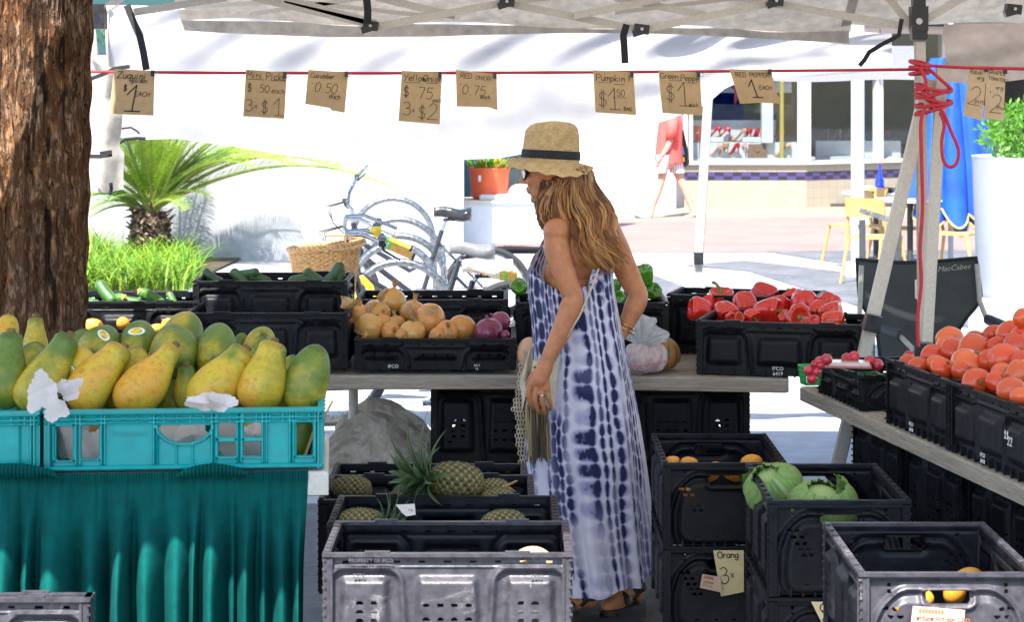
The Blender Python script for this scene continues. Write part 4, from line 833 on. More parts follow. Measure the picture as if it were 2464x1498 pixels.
PP = [('large green papaya cut by the left edge, front of the crate', 18,892,935,190,98,3,12,.25,1,'long',None),
('papaya leaning behind the torn white paper, green top and yellow side', 112,896,940,212,104,31,14,.42,2,'long',None),
('yellow papaya leaning right between the torn paper and the narrow necked one', 240,912,938,196,110,36,14,.62,3,'long',None),
('yellow speckled papaya with narrow brown tipped neck, front row', 358,912,938,208,112,38,12,.72,4,'neck',None),
('yellow papaya leaning right above the crumpled white paper', 532,914,938,194,112,40,14,.66,5,'long',None),
('tall green and yellow striped papaya standing upright in the front row', 634,905,938,176,112,17,10,.50,6,'long',None),
('green pointed papaya at the right end of the teal crate', 740,914,936,176,108,17,10,.20,7,'oval',None),
('small upright papaya in the gap behind the front row', 450,934,905,110,66,-4,5,.45,8,'long',None),
('round blossom end of a mottled papaya with upright sticker, left of the middle', 245,836,890,170,98,12,72,.36,9,'oval',(257,802,.5)),
('round dark green papaya end with a white sticker on top', 330,826,880,170,88,-8,70,.18,10,'oval',(336,792,1.4)),
('biggest round green papaya end in the middle of the heap', 411,846,890,190,116,-14,66,.26,11,'oval',(365,857,.3)),
('green papaya behind the biggest round one', 436,802,860,140,96,20,62,.2,12,'oval',None),
('round dark green papaya standing alone beside the black crate', 519,838,885,170,98,4,60,.1,13,'oval',None),
('blunt upright papaya behind, second from the left edge', 86,822,870,120,62,-2,8,.4,14,'long',None),
('yellow brown papaya tip at the top left corner of the heap', 15,800,860,90,62,8,20,.62,15,'oval',None),
('orange yellow round papaya end behind the striped upright one', 628,836,865,110,80,10,40,.72,16,'oval',None),
('pale green blunt papaya end below the orange yellow one', 612,862,885,120,56,20,30,.35,17,'long',None),
('tiny green papaya tip next to the dark round one', 578,830,860,60,36,14,20,.12,18,'oval',None),
('yellowish papaya mostly hidden behind the upright striped one', 690,905,890,110,60,20,25,.5,19,'oval',None),
('green papaya lying behind the two left front papayas', 66,880,905,130,90,30,30,.3,20,'oval',None),
('green papaya between the palm trunk and the mottled round one', 190,838,870,100,72,20,20,.22,21,'oval',None),
('papaya with a bar code sticker tucked beside the crumpled paper', 200,890,912,120,80,-25,20,.55,22,'oval',(180,893,.1)),
('yellow papaya behind the neck of the speckled one', 316,892,905,120,84,20,25,.7,23,'oval',None),
('golden papaya wedged behind the narrow necked one', 342,905,900,110,70,-10,15,.75,24,'oval',None),
('green papaya low in the gap left of the narrow necked one',296,940,898,120,84,10,14,.3,60,'oval',None),('dark papaya low behind the torn sheet',70,946,898,120,90,-12,14,.25,61,'oval',None),('mottled papaya low in the gap right of the narrow necked one',412,952,898,120,80,-16,14,.4,62,'oval',None),('green papaya low in the gap behind the tall striped one',585,944,898,120,80,14,14,.3,63,'oval',None),('yellow green papaya low in the gap before the pointed green one',688,946,898,120,74,6,14,.5,64,'oval',None),('dark green papaya low in the gap beside the grey paper ball',172,950,898,110,80,8,14,.25,65,'oval',None),('papaya deep in the shade between the round ones', 470,885,880,110,92,10,30,.18,25,'oval',None)]
for p in PP: papaya(p[0], p[1], p[2], p[3], p[4], p[5], p[6], p[7], p[8], p[9], p[10], p[11])
def paper(label, cs, grp, seed, th=0):
    """creased torn sheet round a picture point with depth scale and radii"""
    rn = random.Random(seed); px, py, s, rx, ry = cs; c = P(px, py, s); n = 23; g = []; folds = [(rn.uniform(0, PI), rn.uniform(-.6,.6), rn.uniform(-1,1)) for _ in range(6)]; rot = rn.uniform(-.5,.5)
    for j in range(n):
        row = []
        for i in range(n):
            u = (i/(n-1)-.5)*2; v = (j/(n-1)-.5)*2; e = max(abs(u), abs(v)); a = math.atan2(v, u); l = math.hypot(u, v); rad = 1+.16*math.sin(3*a+seed)+.10*math.sin(5*a+2*seed)+.04*math.sin(17*a)*e
            k = e/l if l > 1e-6 else 1; x, z = u*(.35+.65*k)*rad, v*(.35+.65*k)*rad; x, z = x*math.cos(rot)-z*math.sin(rot), x*math.sin(rot)+z*math.cos(rot)
            y = sum(f*abs(x*math.cos(t)+z*math.sin(t)-o) for t, o, f in folds)*.5+.10*math.sin(x*2+seed)*z; row.append((x*rx/s, (y-.2)*rx/s*.9, z*ry/s))
        g.append(row)
    mb = MB().grid(g); return tag(obj('crumpled_paper', mb, M['paper'], None, c, ang=16), label, 'paper', grp)
PG = 'torn white paper among the papayas'
paper('torn flat white paper in front of the second papaya', (104,944,965,36,46), PG, 3)
paper('crumpled greyish paper ball beside the torn sheet', (165,936,962,28,26), PG, 5)
paper('folded white paper scrap hanging over the crate rim', (140,982,975,26,28), PG, 8)
paper('crumpled white paper under the yellow leaning papaya, left scrap', (478,972,965,34,20), PG, 11)
paper('peaked white paper under the yellow leaning papaya, right scrap', (532,968,966,34,22), PG, 13)
IG = 'white paper lining inside the teal crate'
for k, (px, py, l) in enumerate(((160,1050,'white paper lining behind the first cutout of the teal crate'),(226,1085,'white paper scrap low behind the second cutout of the teal crate'),(445,1040,'creased paper lining behind the wide hand hole'),(545,1055,'white paper lining behind the two square cutouts'),(608,1066,'white paper scrap behind the cutouts with yellow fruit'))):
    paper(l, (px,py,914,40 if k != 2 else 62,50), IG, 20+k)
for k, (px, py, y, l) in enumerate(((222,1022,.8,'orange papaya seen through the second cutout of the crate'),(605,1022,.62,'yellow papaya seen through the upper square cutout'),(725,1055,.3,'green papaya seen through the last cutout of the crate'))):
    papaya(l, px, py, 912, 120, 60, 12, 10, y, 40+k, 'oval')
tag(obj('cardboard_flap', MB().box(P(752,1052,905), (.008,.1,.11), (0,.35,0)).box(P(783,998,900), (.006,.2,.05), (0,.5,0)), M['card'], smooth=False), 'brown cardboard flap stuck inside the right end of the papaya crate', 'cardboard')
# ---- generic copies with per-object transforms
def scatter(name, cat, grp, proto, items, first_children=True):
    """proto: list of (part name or None, mesh); items: (label, px, py, s, scale, quaternion)"""
    for it in items:
        lab, px, py, s, sc_, q = it; o = None
        for nm, me in proto:
            if o is None: o = tag(link(name, me, None, P(px, py, s), q, sc_), lab, cat, grp)
            else: link(nm, me, o)
rq = lambda seed: (random.Random(seed).uniform(0, 6.28))
# tomatoes
tomm = mat('tomato_skin', (.60,.045,.012), .26, (.62,.13,.03), 7, .5, .85, rnd=.14, crnd=(.66,.13,.03), coat=.22, fine=.05)
def tomato_mesh(seed, sq):
    rn = random.Random(seed); p = rn.uniform(0, 6)
    def fn(a, t):
        th = PI*(t*.985+.004); lob = 1+.028*math.cos(5*a+p)*math.sin(th)**.5+.02*math.cos(2*a+p); r = math.sin(th)**.92*lob; z = -math.cos(th)*sq
        if t > .9: z -= .9*(t-.9)*sq*1.2
        return (r, 0, 0) if False else (r*math.cos(a), r*math.sin(a), z)
    return mesh_of('tomato', surf(32, 26, fn), tomm, ang=180)
sc_m = mat('tomato_scar', (.20,.15,.05), .9, (.1,.09,.02), 200, fine=.3)
TM = [tomato_mesh(1,.82), tomato_mesh(2,.9), tomato_mesh(3,1.12)]
scar = mesh_of('stem_scar', MB().lathe([(.17,-.03),(.15,.02),(.05,.035),(.01,.02)], 12, (0,0,.80)), sc_m)
TL = [(1613,1126,60,'first small tomato at the left end of the near tomato crate'),(1695,1162,72,'second tomato from the left along the near rim'),(1800,1090,78,'tomato half hidden behind the pale one, left side of the heap'),(1925,962,92,'topmost tomato on the left shoulder of the heap'),(1902,1032,88,'tomato under the topmost one on the left shoulder'),(1962,1052,88,'tomato just right of the left shoulder, second layer'),(1825,1130,64,'shaded tomato behind the pale striped tomato'),(1872,1172,80,'pale pinkish tomato with a stem scar near the left rim'),(2100,1045,105,'wide tomato in the middle of the second layer'),(2066,1146,120,'largest glossy tomato in the middle of the near rim'),(2122,1272,96,'tomato lying on its side with its stem scar facing the viewer'),(2268,1268,78,'tomato right of the one showing its stem scar'),(2262,1012,72,'small shaded tomato deep in the middle of the heap'),(2222,1120,92,'tomato behind the right side of the largest one'),(2332,1112,108,'tomato with a pointed bulge right of the largest one'),(2242,930,76,'tomato behind the middle in the back layer'),(2105,968,70,'tomato in the back layer left of the middle'),(2352,915,80,'tall tomato in the back layer, second from the right edge'),(2452,800,68,'topmost tomato of all, at the right edge'),(2440,925,66,'tomato below the topmost one at the right edge'),(2412,1012,86,'tomato in the third layer close to the right edge'),(2418,1212,102,'big tomato at the right edge on the near rim'),(2368,1330,92,'lowest tomato on the near rim at the right corner'),(2440,1120,70,'small tomato wedged against the right edge, second layer'),(2160,1000,60,'small red tomato hidden between the wide one and the back layer'),(2300,1200,70,'dark red tomato squeezed in the gap below the bulging one'),(2010,1190,60,'tomato peeking out under the largest one on its left'),(2440,1370,70,'tomato cut off at the lower right of the crate')]
def s_in(px, d):                            # depth scale of the point d metres inside the side table's front edge seen at px
    lo_, hi_ = -1.2, 2.6
    for _ in range(50):
        m_ = (lo_+hi_)/2; q = a0+dn*m_+nr*d
        if CX+F*q.x/q.y < px: lo_ = m_
        else: hi_ = m_
    return F/q.y
for k, (zx, zy, r, lab) in enumerate(TL):
    px, py = 1644+zx*.3332, 499+zy*.3332; s = s_in(px, min(.34, max(.05, .05+.0021*(868+(px-2120)*.267-py)))); rad = r*.3332/s*1.16
    v = k % 3; d = Vector((random.uniform(-1,1), random.uniform(-.3,1), random.uniform(.1,1)))
    if 'scar' in lab: d = Vector((.1,-1,.15)) if 'facing' in lab else Vector((.5,-.6,.75)); v = 0
    if 'bulge' in lab: v = 2; d = Vector((-.9,-.3,.35))
    scatter('tomato', 'tomato', 'tomatoes on the side table', [(None, TM[v])]+([('stem_scar', scar)] if v == 0 else []), [(lab, px, py, s, rad, quat(d, rq(k)))])
# ---- bell peppers
def pepper_mesh(seed, m):
    rn = random.Random(seed); p = rn.uniform(0, 6); nl = rn.choice([3,4,4]); ln = rn.uniform(.95,1.25); amp = rn.uniform(.10,.16)
    lob = [rn.uniform(.85,1.12) for _ in range(8)]
    def fn(a, t):
        b = abs(math.cos(nl*(a+p)/2))**.8; li = lob[int((nl*(a+p)/(2*PI)+.5)) % nl]
        prof = [(0,.05),(.02,.26),(.05,.42),(.10,.58),(.17,.70),(.27,.79),(.4,.87),(.55,.95),(.68,1.0),(.78,1.0),(.86,.93),(.92,.80),(.96,.62),(.985,.40),(1,.10)]
        r = float(np.interp(t, [q[0] for q in prof], [q[1] for q in prof])); r = r*(1-amp*1.7*(1-b)*(1 if t < .97 else .3)*(.6+.6*abs(t-.4)))*(.9+.1*li)
        z = (t-.5)*2*ln
        if t > .90: z -= ((t-.90)/.10)**1.5*.42*ln*(1-.35*b*(t < .97))
        if t < .10: z += ((.10-t)/.10)**1.5*.24*(1-.6*b)
        return (r*math.cos(a), r*math.sin(a), z)
    mb = surf(48, 44, fn); me = mesh_of('bell_pepper', mb, m, ang=180); return me, (.70*ln)
redm = mat('red_pepper_skin', (.66,.016,.018), .22, (.60,.02,.01), 5, coat=.45, rnd=.15, crnd=(.74,.06,.025), fine=.06, sss=.06)
grnm = mat('green_pepper_skin', (.045,.20,.012), .2, (.10,.30,.02), 5, coat=.5, rnd=.15, fine=.08)
pst = mat('pepper_stem', (.10,.21,.03), .6, (.2,.28,.06), 20, fine=.15)
stem = mesh_of('stem', MB().tube([(0,0,.42),(0,0,.62),(.05,.02,.9),(.16,.03,1.12)], [.30,.13,.11,.14], 10), pst)
longstem = mesh_of('stem', MB().tube([(0,0,.42),(0,0,.65),(-.1,0,1.0),(-.32,0,1.3),(-.62,0,1.42)], [.30,.14,.12,.11,.14], 10), pst)
RP = [pepper_mesh(k, redm)[0] for k in range(4)]; GP = [pepper_mesh(k+9, grnm)[0] for k in range(3)]
RL = [(120,740,78,(-1,-.2,.2),'red pepper lying at the left end of the crate, blunt end to the left'),(185,695,48,(-.4,.5,1),'red pepper half hidden behind the one with a curled stem'),(275,672,80,(-.1,-.3,1),'upright red pepper with a long curled green stem'),(300,765,82,(.3,-.8,-.5),'pale glossy red pepper lying below the upright one'),(442,700,86,(.2,-.5,-.9),'orange red pepper turned upside down in the middle left'),(580,632,84,(.75,-.4,-.5),'topmost red pepper with its stem hanging to the right'),(615,760,96,(.95,-.45,.1),'red pepper lying in front with its green stem pointing right'),(700,715,62,(.2,.6,1),'red pepper behind the one whose stem points right'),(780,670,66,(-.6,.3,.8),'red pepper left of the biggest upright one'),(872,715,104,(.1,.2,-1),'biggest smooth red pepper standing blunt end up'),(960,745,62,(.6,.3,.3),'red pepper tucked right of the biggest one'),(1045,710,76,(.4,.5,.9),'orange red pepper at the back of the right end'),(1066,775,84,(.9,-.3,.2),'red pepper at the right end of the middle layer'),(1078,832,76,(.95,-.3,-.1),'red pepper lying at the right front corner of the crate'),(828,800,86,(.1,-1,.15),'orange red pepper in front with its stem facing the viewer'),(490,790,52,(.5,-.6,-.3),'small red pepper at the near rim left of the right pointing stem'),(742,800,44,(-.5,-.4,.5),'small red pepper wedged at the near rim in the middle'),(400,800,36,(.1,-.9,.2),'small red pepper peeking over the near rim, second from left'),(942,830,42,(.1,-.9,.4),'small dark red pepper low at the near rim'),(340,800,40,(.2,-.9,-.1),'low red pepper with a flat green stem over the near rim')]
for k, (zx, zy, r, d, lab) in enumerate(RL):
    px, py = 1644+zx*.3332, 499+zy*.3332; s = 640-(830-zy)*.22+(zx-600)*.012; hasst = ('stem' in lab) or k % 4 == 1
    scatter('bell_pepper', 'bell pepper', 'red bell peppers', [(None, RP[k % 4])]+([('stem', longstem if 'curled green' in lab else stem)] if hasst else []), [(lab, px, py, s, r*.3332/s*1.2, quat(d, rq(k+50)))])
GLs = [(1290,585,66,(-.1,-.75,.5),'green pepper at the left of the woman, stem side to the viewer'),(2190,495,78,(-.2,-.2,1),'topmost green pepper behind the far elbow'),(2242,610,62,(.5,-.6,.2),'green pepper at the right end below the topmost one'),(2010,655,56,(-.2,-.8,.1),'light green pepper peeking out right behind the dress'),(1985,565,48,(.1,.2,1),'shaded green pepper between the dress and the far arm'),(2120,560,60,(-.4,.3,.9),'green pepper behind the far arm, under the topmost one')]
for k, (zx, zy, r, d, lab) in enumerate(GLs):
    px, py = 820.1+zx*.3332, 499+zy*.3332; s = 598
    scatter('bell_pepper', 'bell pepper', 'green bell peppers', [(None, GP[k % 3])]+([('stem', stem)] if k < 3 else []), [(lab, px, py, s, r*.3332/s, quat(d, rq(k+90)))])
# ---- onions
def onion_mesh(seed, m):
    rn = random.Random(seed); p = rn.uniform(0, 6)
    def fn(a, t):
        th = PI*(t*.97+.008); r = math.sin(th)*(1+.012*math.cos(9*a+p)+.025*math.cos(2*a+p)); z = -math.cos(th)*.88
        if t > .86: k = (t-.86)/.14; r = lerp(r, .16*(1-.5*k), sm(0,.6,k)); z += .30*k*k
        if t < .06: z += .05
        return (r*math.cos(a), r*math.sin(a), z)
    return mesh_of('onion', surf(34, 30, fn), m, ang=180)
onm = mat('yellow_onion_skin', (.52,.19,.035), .3, (.60,.27,.065), 3, rnd=.18, crnd=(.60,.36,.10), coat=.3, fine=.14, stretch=(5,5,.8), bump=.1, bs=20)
orm = mat('red_onion_skin', (.17,.012,.05), .3, (.30,.06,.12), 3, coat=.25, fine=.2, stretch=(6,6,.8), rnd=.12)
skm_ = mat('onion_paper_skin', (.60,.40,.18), .5, (.42,.22,.08), 8, transl=.3, fine=.15)
def flake(seed):
    rn = random.Random(seed); mb = MB()
    for f in range(1):
        a0_ = rn.uniform(0, 6.28); t0 = rn.uniform(.1,.75); g = []
        for i in range(6):
            row = []
            for j in range(6):
                a = a0_+i*.13+rn.uniform(-.03,.03); th = PI*(t0+j*.05+rn.uniform(-.01,.01)); rr_ = 1.02+.16*(i/5)**2*rn.uniform(.5,1)
                row.append((math.sin(th)*math.cos(a)*rr_, math.sin(th)*math.sin(a)*rr_, -math.cos(th)*.9*rr_))
            g.append(row)
        mb.grid(g)
    for k in range(6):
        a = k*1.05; mb.tube([(.08*math.cos(a), .08*math.sin(a), 1.05), (.14*math.cos(a), .14*math.sin(a), 1.3), (.26*math.cos(a), .22*math.sin(a), 1.42+.1*rn.random())], [.09,.06,.01], 5)
    return mesh_of('papery_skin', mb, skm_, False)
ON = [onion_mesh(k, onm) for k in range(3)]; OR = onion_mesh(7, orm); FLK = [flake(k) for k in range(4)]
OL = [(366,682,104,(.2,-.1,1),'reddish brown onion, topmost of the heap'),(258,770,100,(.3,-.4,1),'golden onion left below the topmost one'),(206,872,100,(-.2,-.7,-.4),'brown onion with torn skin at the near left corner'),(128,782,80,(-.6,-.1,.7),'onion at the left end with a loose papery skin'),(300,840,70,(.1,-.2,1),'shaded onion in the hollow behind the brown one'),(362,902,68,(.3,-.8,.3),'onion at the near rim right of the brown one'),(400,845,66,(-.2,.2,1),'pinkish onion deep in the middle of the heap'),(520,762,92,(.15,.1,1),'smooth golden onion right of the middle'),(636,822,118,(-.8,-.7,.5),'biggest pale onion with shaggy dry top to the left'),(515,905,90,(.05,-.5,1),'pale onion at the near rim in the middle'),(766,905,84,(.1,-.8,.6),'pale onion with curling skin at the near rim under the biggest one'),(876,872,96,(-.3,.2,-1),'clean round onion standing alone next to the red onions'),(700,930,60,(.2,-.9,.1),'low onion between two pale ones at the near rim'),(440,935,50,(.2,-.9,.1),'low onion hidden behind the near rim left of the middle')]
for k, (zx, zy, r, d, lab) in enumerate(OL):
    px, py = 820.1+zx*.3332, 499+zy*.3332; s = 640-(900-zy)*.10
    scatter('onion', 'onion', 'yellow onions', [(None, ON[k % 3]), ('papery_skin', FLK[k % 4])], [(lab, px, py, s, r*.3332/s*1.08, quat(d, rq(k+130)))])
for k, (zx, zy, r, d, lab) in enumerate([(1066,900,108,(-.1,-.3,1),'large red onion at the near rim'),(1146,832,82,(-.6,-.3,.6),'red onion behind the large one'),(1188,925,36,(.3,-.8,.2),'small red onion in the right corner')]):
    px, py = 820.1+zx*.3332, 499+zy*.3332; s = 640-(900-zy)*.10
    scatter('onion', 'onion', 'red onions', [(None, OR)]+([('papery_skin', FLK[3])] if k == 9 else []), [(lab, px, py, s, r*.3332/s, quat(d, rq(k+150)))])
fl_ = MB(); g = [[tuple(P(lerp(818,868,u)+4*math.sin(v*3), lerp(712+10*u,740+4*math.sin(u*5),v), 640)+Vector((0,.01*math.sin(u*7+v*4),.0))) for v in np.linspace(0,1,5)] for u in np.linspace(0,1,9)]
tag(obj('onion_peel', fl_.grid(g), skm_), 'loose papery onion peel sticking out over the left rim of the onion crate', 'onion peel')
# ---- cucumbers, zucchini
cum = mat('cucumber_skin', (.02,.065,.02), .45, (.05,.12,.035), 30, rnd=.25, crnd=(.05,.11,.03), fine=.2, bump=.2, bs=70, stretch=(1,1,.35))
zum = mat('zucchini_skin', (.03,.12,.012), .3, (.09,.22,.03), 45, .5, .62, rnd=.2, fine=.15, stretch=(1,1,.25), coat=.2)
def cuke(m, bend, ends, nm):
    def fn(a, t):
        e = min(t, 1-t)/.16; r = math.sqrt(max(1e-4, 1-(1-min(1,e))**2))*(1+.03*math.cos(6*a)); r *= 1-.1*t
        return (r*math.cos(a)+bend*math.sin(PI*t)*2, r*math.sin(a), (t-.5)*ends)
    return mesh_of(nm, surf(20, 26, fn), m, ang=180)
CU = cuke(cum, .15, 5.2, 'cucumber'); ZU = cuke(zum, .1, 6.0, 'zucchini')
zst = mesh_of('stem', MB().tube([(0,0,2.8),(.05,0,3.1),(.15,0,3.5)], [.75,.42,.5], 7), mat('zucchini_stem', (.28,.30,.06), .7, (.45,.36,.1), 10))
for k, (zx, zy, hl, tilt, lean, lab) in enumerate([(1535,492,70,-55,10,'fat cucumber at the left end of the top crate'),(1728,502,72,-50,10,'cucumber lying aslant left of the middle of its crate'),(1795,472,72,78,-25,'thick cucumber on top of another left of the middle'),(1880,520,70,-70,0,'cucumber sunk low behind the near rim of its crate'),(2170,528,78,80,0,'light green cucumber lying flat right of the middle'),(2278,505,84,-55,5,'cucumber pointing down to the right at the near rim'),(2395,492,100,42,0,'cucumber pointing up to the right near the right end'),(2452,475,90,-6,10,'upright cucumber at the right end of its crate'),(2430,535,40,80,0,'pale cucumber end low in the right corner')]):
    px, py = zx*.3332, 499+zy*.3332; s = 606; sc_ = hl*.3332*1.0/2.6/s*(1.2 if 'upright' not in lab else 1.0)
    scatter('cucumber', 'cucumber', 'cucumbers', [(None, CU)], [(lab, px, py+3, s, (sc_*1.15,sc_*1.15,sc_), axis_rot(tilt, lean, rq(k)))])
for k, (zx, zy, hl, tilt, lean, lab) in enumerate([(770,615,105,-42,20,'thickest zucchini standing aslant at the back of its crate'),(820,672,92,74,-28,'zucchini with its yellow stem end to the viewer'),(945,678,80,-80,0,'zucchini lying flat in the middle of its crate'),(1095,662,100,-58,0,'striped zucchini with a green stem pointing up left'),(1240,668,62,-30,20,'short round ended zucchini at the right end of its crate'),(640,682,80,-70,0,'zucchini half hidden by the palm trunk')]):
    px, py = zx*.3332, 499+zy*.3332; s = 616; sc_ = hl*.3332/3.0/s*1.05; q = axis_rot(tilt, lean, rq(k))
    if 'stem pointing up' in lab or 'yellow stem' in lab: pr_ = [(None, ZU), ('stem', zst)]
    else: pr_ = [(None, ZU)]
    scatter('zucchini', 'zucchini', 'zucchini', pr_, [(lab, px, py, s, (sc_*1.25,sc_*1.25,sc_), q)])
# ---- mangoes
mgm = mat('yellow_mango_skin', (.72,.34,.03), .4, (.62,.22,.03), 8, rnd=.08, fine=.08, bump=.05)
MG = mesh_of('mango', surf(26, 22, lambda a, t: (math.sin(PI*t)**.9*math.cos(a)*(.8+.12*math.cos(PI*t))+.12*math.sin(PI*t), math.sin(PI*t)**.9*math.sin(a)*.72, -math.cos(PI*(t*.98+.01))*1.15)), mgm, ang=180)
mnub = mesh_of('stem_scar', MB().lathe([(.13,1.10),(.1,1.17),(.02,1.17)], 8), mat_stem)
for k, (px, py, s, r, d, lab) in enumerate([(295,778,640,22,(.1,-1,.2),'roundest yellow mango standing up behind the papayas'),(402,779,640,15,(.8,-.3,.5),'small yellow mango at the right end behind the papayas'),(374,792,640,17,(.9,.1,.2),'yellow mango low between two others behind the papayas'),(224,787,640,22,(.9,.1,.1),'yellow mango lying beside the trunk'),(200,792,640,16,(.9,.1,-.1),'yellow mango closest to the palm trunk'),(1614,1112,735,19,(.9,0,.3),'orange mango at the left rim of the crate with handle hole'),(1658,1113,735,19,(.9,.2,0),'orange mango second from left in the handle hole crate'),(1808,1115,720,24,(.9,0,.2),'orange mango at the right in the handle hole crate'),(1716,1137,738,26,(.8,.2,.5),'yellow mango seen in the left half of the hand hole'),(1765,1139,738,27,(.9,-.1,-.3),'yellow mango seen in the right half of the hand hole'),(1735,1200,735,45,(.9,.2,.1),'mango glimpsed through the slots of the handle hole crate'),(1660,1190,735,45,(.9,.2,.4),'mango behind the slanted slots at the left of the crate'),(2302,1424,985,34,(.2,-.4,1),'orange mango in the hand hole of the labelled grey crate'),(2330,1398,950,34,(.9,.2,.4),'mango deep in the labelled grey crate'),(2200,1452,1000,44,(.9,.2,.2),'mango behind the left slots of the labelled grey crate')]):
    scatter('mango', 'mango', 'yellow and orange mangoes', [(None, MG)]+([('stem_scar', mnub)] if k in (0,12) else []), [(lab, px, py, s, r/s, quat(d, rq(k)))])
# ---- pineapples
def pineapple_mesh():
    nv, nu = 74, 96
    def fn(a, t):
        th = PI*(t*.94+.03); r = (math.sin(th)**.62)*.88; z = -math.cos(th)*1.22
        u = a/(2*PI)*13; v = t*9
        p, q = u+v, u-v; fp, fq = p-math.floor(p)-.5, q-math.floor(q)-.5; d = max(abs(fp), abs(fq)); b = .10*(1-sm(.05,.5,d))+.06*math.exp(-((fp)**2+fq**2)/.01)
        r *= (.93+float(b)); return (r*math.cos(a), r*math.sin(a), z)
    me = mesh_of('pineapple', surf(nu, nv, fn), vcol_mat('pineapple_skin', .55, bump=.25, bs=200), ang=180)
    cols = []
    for j in range(nv):
        for k in range(nu):
            t = j/(nv-1); u = k/nu*13; v = t*9; p, q = u+v, u-v; fp, fq = p-math.floor(p)-.5, q-math.floor(q)-.5; d = max(abs(fp), abs(fq)); h = (math.sin(math.floor(p)*12.9+math.floor(q)*78.2)*43758) % 1
            gr = np.array([.022,.045,.016]); ed = np.array([.13,.095,.03]); tip = np.array([.46,.27,.11]); base = gr*(.6+.8*h)+np.array([.05,.035,.0])*(h > .6)*.5
            c = base+(ed-base)*float(sm(.30,.46,d)); cr_ = math.exp(-((.5-abs(fp))**2+(.5-abs(fq))**2)/.035); c = c+(tip-c)*cr_*.95; st_ = math.exp(-((fp)**2+(fq)**2)/.008); c = c+(tip*.7-c)*st_*.6; cols.append(c)
    set_col(me, np.array(cols)); return me
PM = pineapple_mesh()
spm = MB(); rn = random.Random(5)
for j in range(9):
    for k in range(13):
        a = 2*PI*(k+.5*(j % 2))/13+.05; t = (j+.6)/9.2; th = PI*(t*.94+.03); r = (math.sin(th)**.62)*.95; z = -math.cos(th)*1.22
        n = Vector((math.cos(a), math.sin(a), 0)); b = n*r+Vector((0,0,z)); spm.tube([b, b+n*.06+Vector((0,0,.06)), b+n*.08+Vector((0,0,.19))], [.028,.018,.002], 4)
SPK = mesh_of('spikes', spm, mat('pineapple_spikes', (.36,.27,.12), .7, fine=.2))
def crown_mesh(n, L_, seed):
    rn = random.Random(seed); mb = MB(); cols = []
    for k in range(n):
        t = k/n; a = k*2.4; l = L_*(.55+.6*math.sin(PI*min(1,t*1.1+.1)))*rn.uniform(.85,1.1); el = lerp(.15, 1.35, t**.8)+rn.uniform(-.1,.1); n0 = Vector((math.cos(a), math.sin(a), 0)); sd_ = Vector((-n0.y, n0.x, 0)); base = Vector((0,0,1.15+.55*t))+n0*.22*(1-t)
        rows = []
        for i in range(8):
            q = i/7; e = el-.5*q*q*(1-t*.5); p = base+(n0*math.cos(el-.25*q)+Vector((0,0,1))*math.sin(el-.25*q))*l*q-n0*0+Vector((0,0,-.22*l*q*q*(1-t))); wd = .17*(1-q)**.75*(1+.3*math.sin(PI*q)); up_ = (Vector((0,0,1))*math.cos(el)-n0*math.sin(el))
            rows.append([p-sd_*wd+up_*wd*.45, p, p+sd_*wd+up_*wd*.45]); g = .8+.35*rn.random(); c = (.075*g+.06*q, .15*g+.05*q, .065*g+.015*q); cols += [[x*.75 for x in c], c, [x*.8 for x in c]]
        mb.grid(rows)
    me = mesh_of('crown', mb, vcol_mat('pineapple_leaf', .45, transl=.15), ang=180); set_col(me, np.array(cols)); return me
CW = crown_mesh(46, 2.7, 3); CW2 = crown_mesh(34, 1.9, 8)
pa = 'pineapples in the black crates'
def pine(lab, px, py, s, r, d, roll, crown=None, spikes=True):
    o = tag(link('pineapple', PM, None, P(px, py, s), quat(d, roll), r/s), lab, 'pineapple', pa)
    if spikes and 0: link('spikes', SPK, o)
    if crown: link('crown', crown, o)
pine('biggest pineapple lying on top with its leafy crown to the left', 1098, 1160, 860, 54, (-1,-.28,.14), .3, CW)
pine('pineapple lying flat at the left end of the third crate', 846, 1180, 850, 40, (-1,.2,.0), 1.0)
pine('pineapple right of the biggest one with a dry stalk', 1186, 1182, 850, 34, (1,.3,0), 2.0)
pine('yellowish pineapple low behind the rim right of the biggest one', 1197, 1204, 862, 34, (1,.1,.05), 2.8)
pine('pineapple top showing below the leafy crown', 986, 1212, 862, 40, (1,.1,0), .6)
pine('pineapple at the left of the second crate with a spread crown', 868, 1262, 920, 44, (1,-.1,.0), 1.6, CW2)
pine('pineapple alone at the right side of the second crate', 1212, 1268, 920, 46, (1,.3,0), .2)
tag(obj('stalk', MB().tube([P(1200,1180,852),P(1224,1168,855),P(1244,1158,858)], [.006,.004,.002], 5).tube([P(1205,1180,852),P(1228,1176,856),P(1240,1184,858)], [.004,.003,.001], 5), skm_), 'dry straw coloured stalk lying on the pineapples', 'stalk')
tg = MB(); q4 = [P(952,1216,928),P(998,1214,928),P(1000,1240,934),P(978,1244,936),P(968,1236,934)]; tg.prism(q4, (0,.002,0)); t_ = tag(obj('paper_tag', tg, M['paper'], smooth=False), 'small torn white produce tag beside the second crate\'s crown', 'tag')
text_obj('lettering', '16', M['ink'], t_, P(987,1234,932)+Vector((0,-.002,0)), .014)
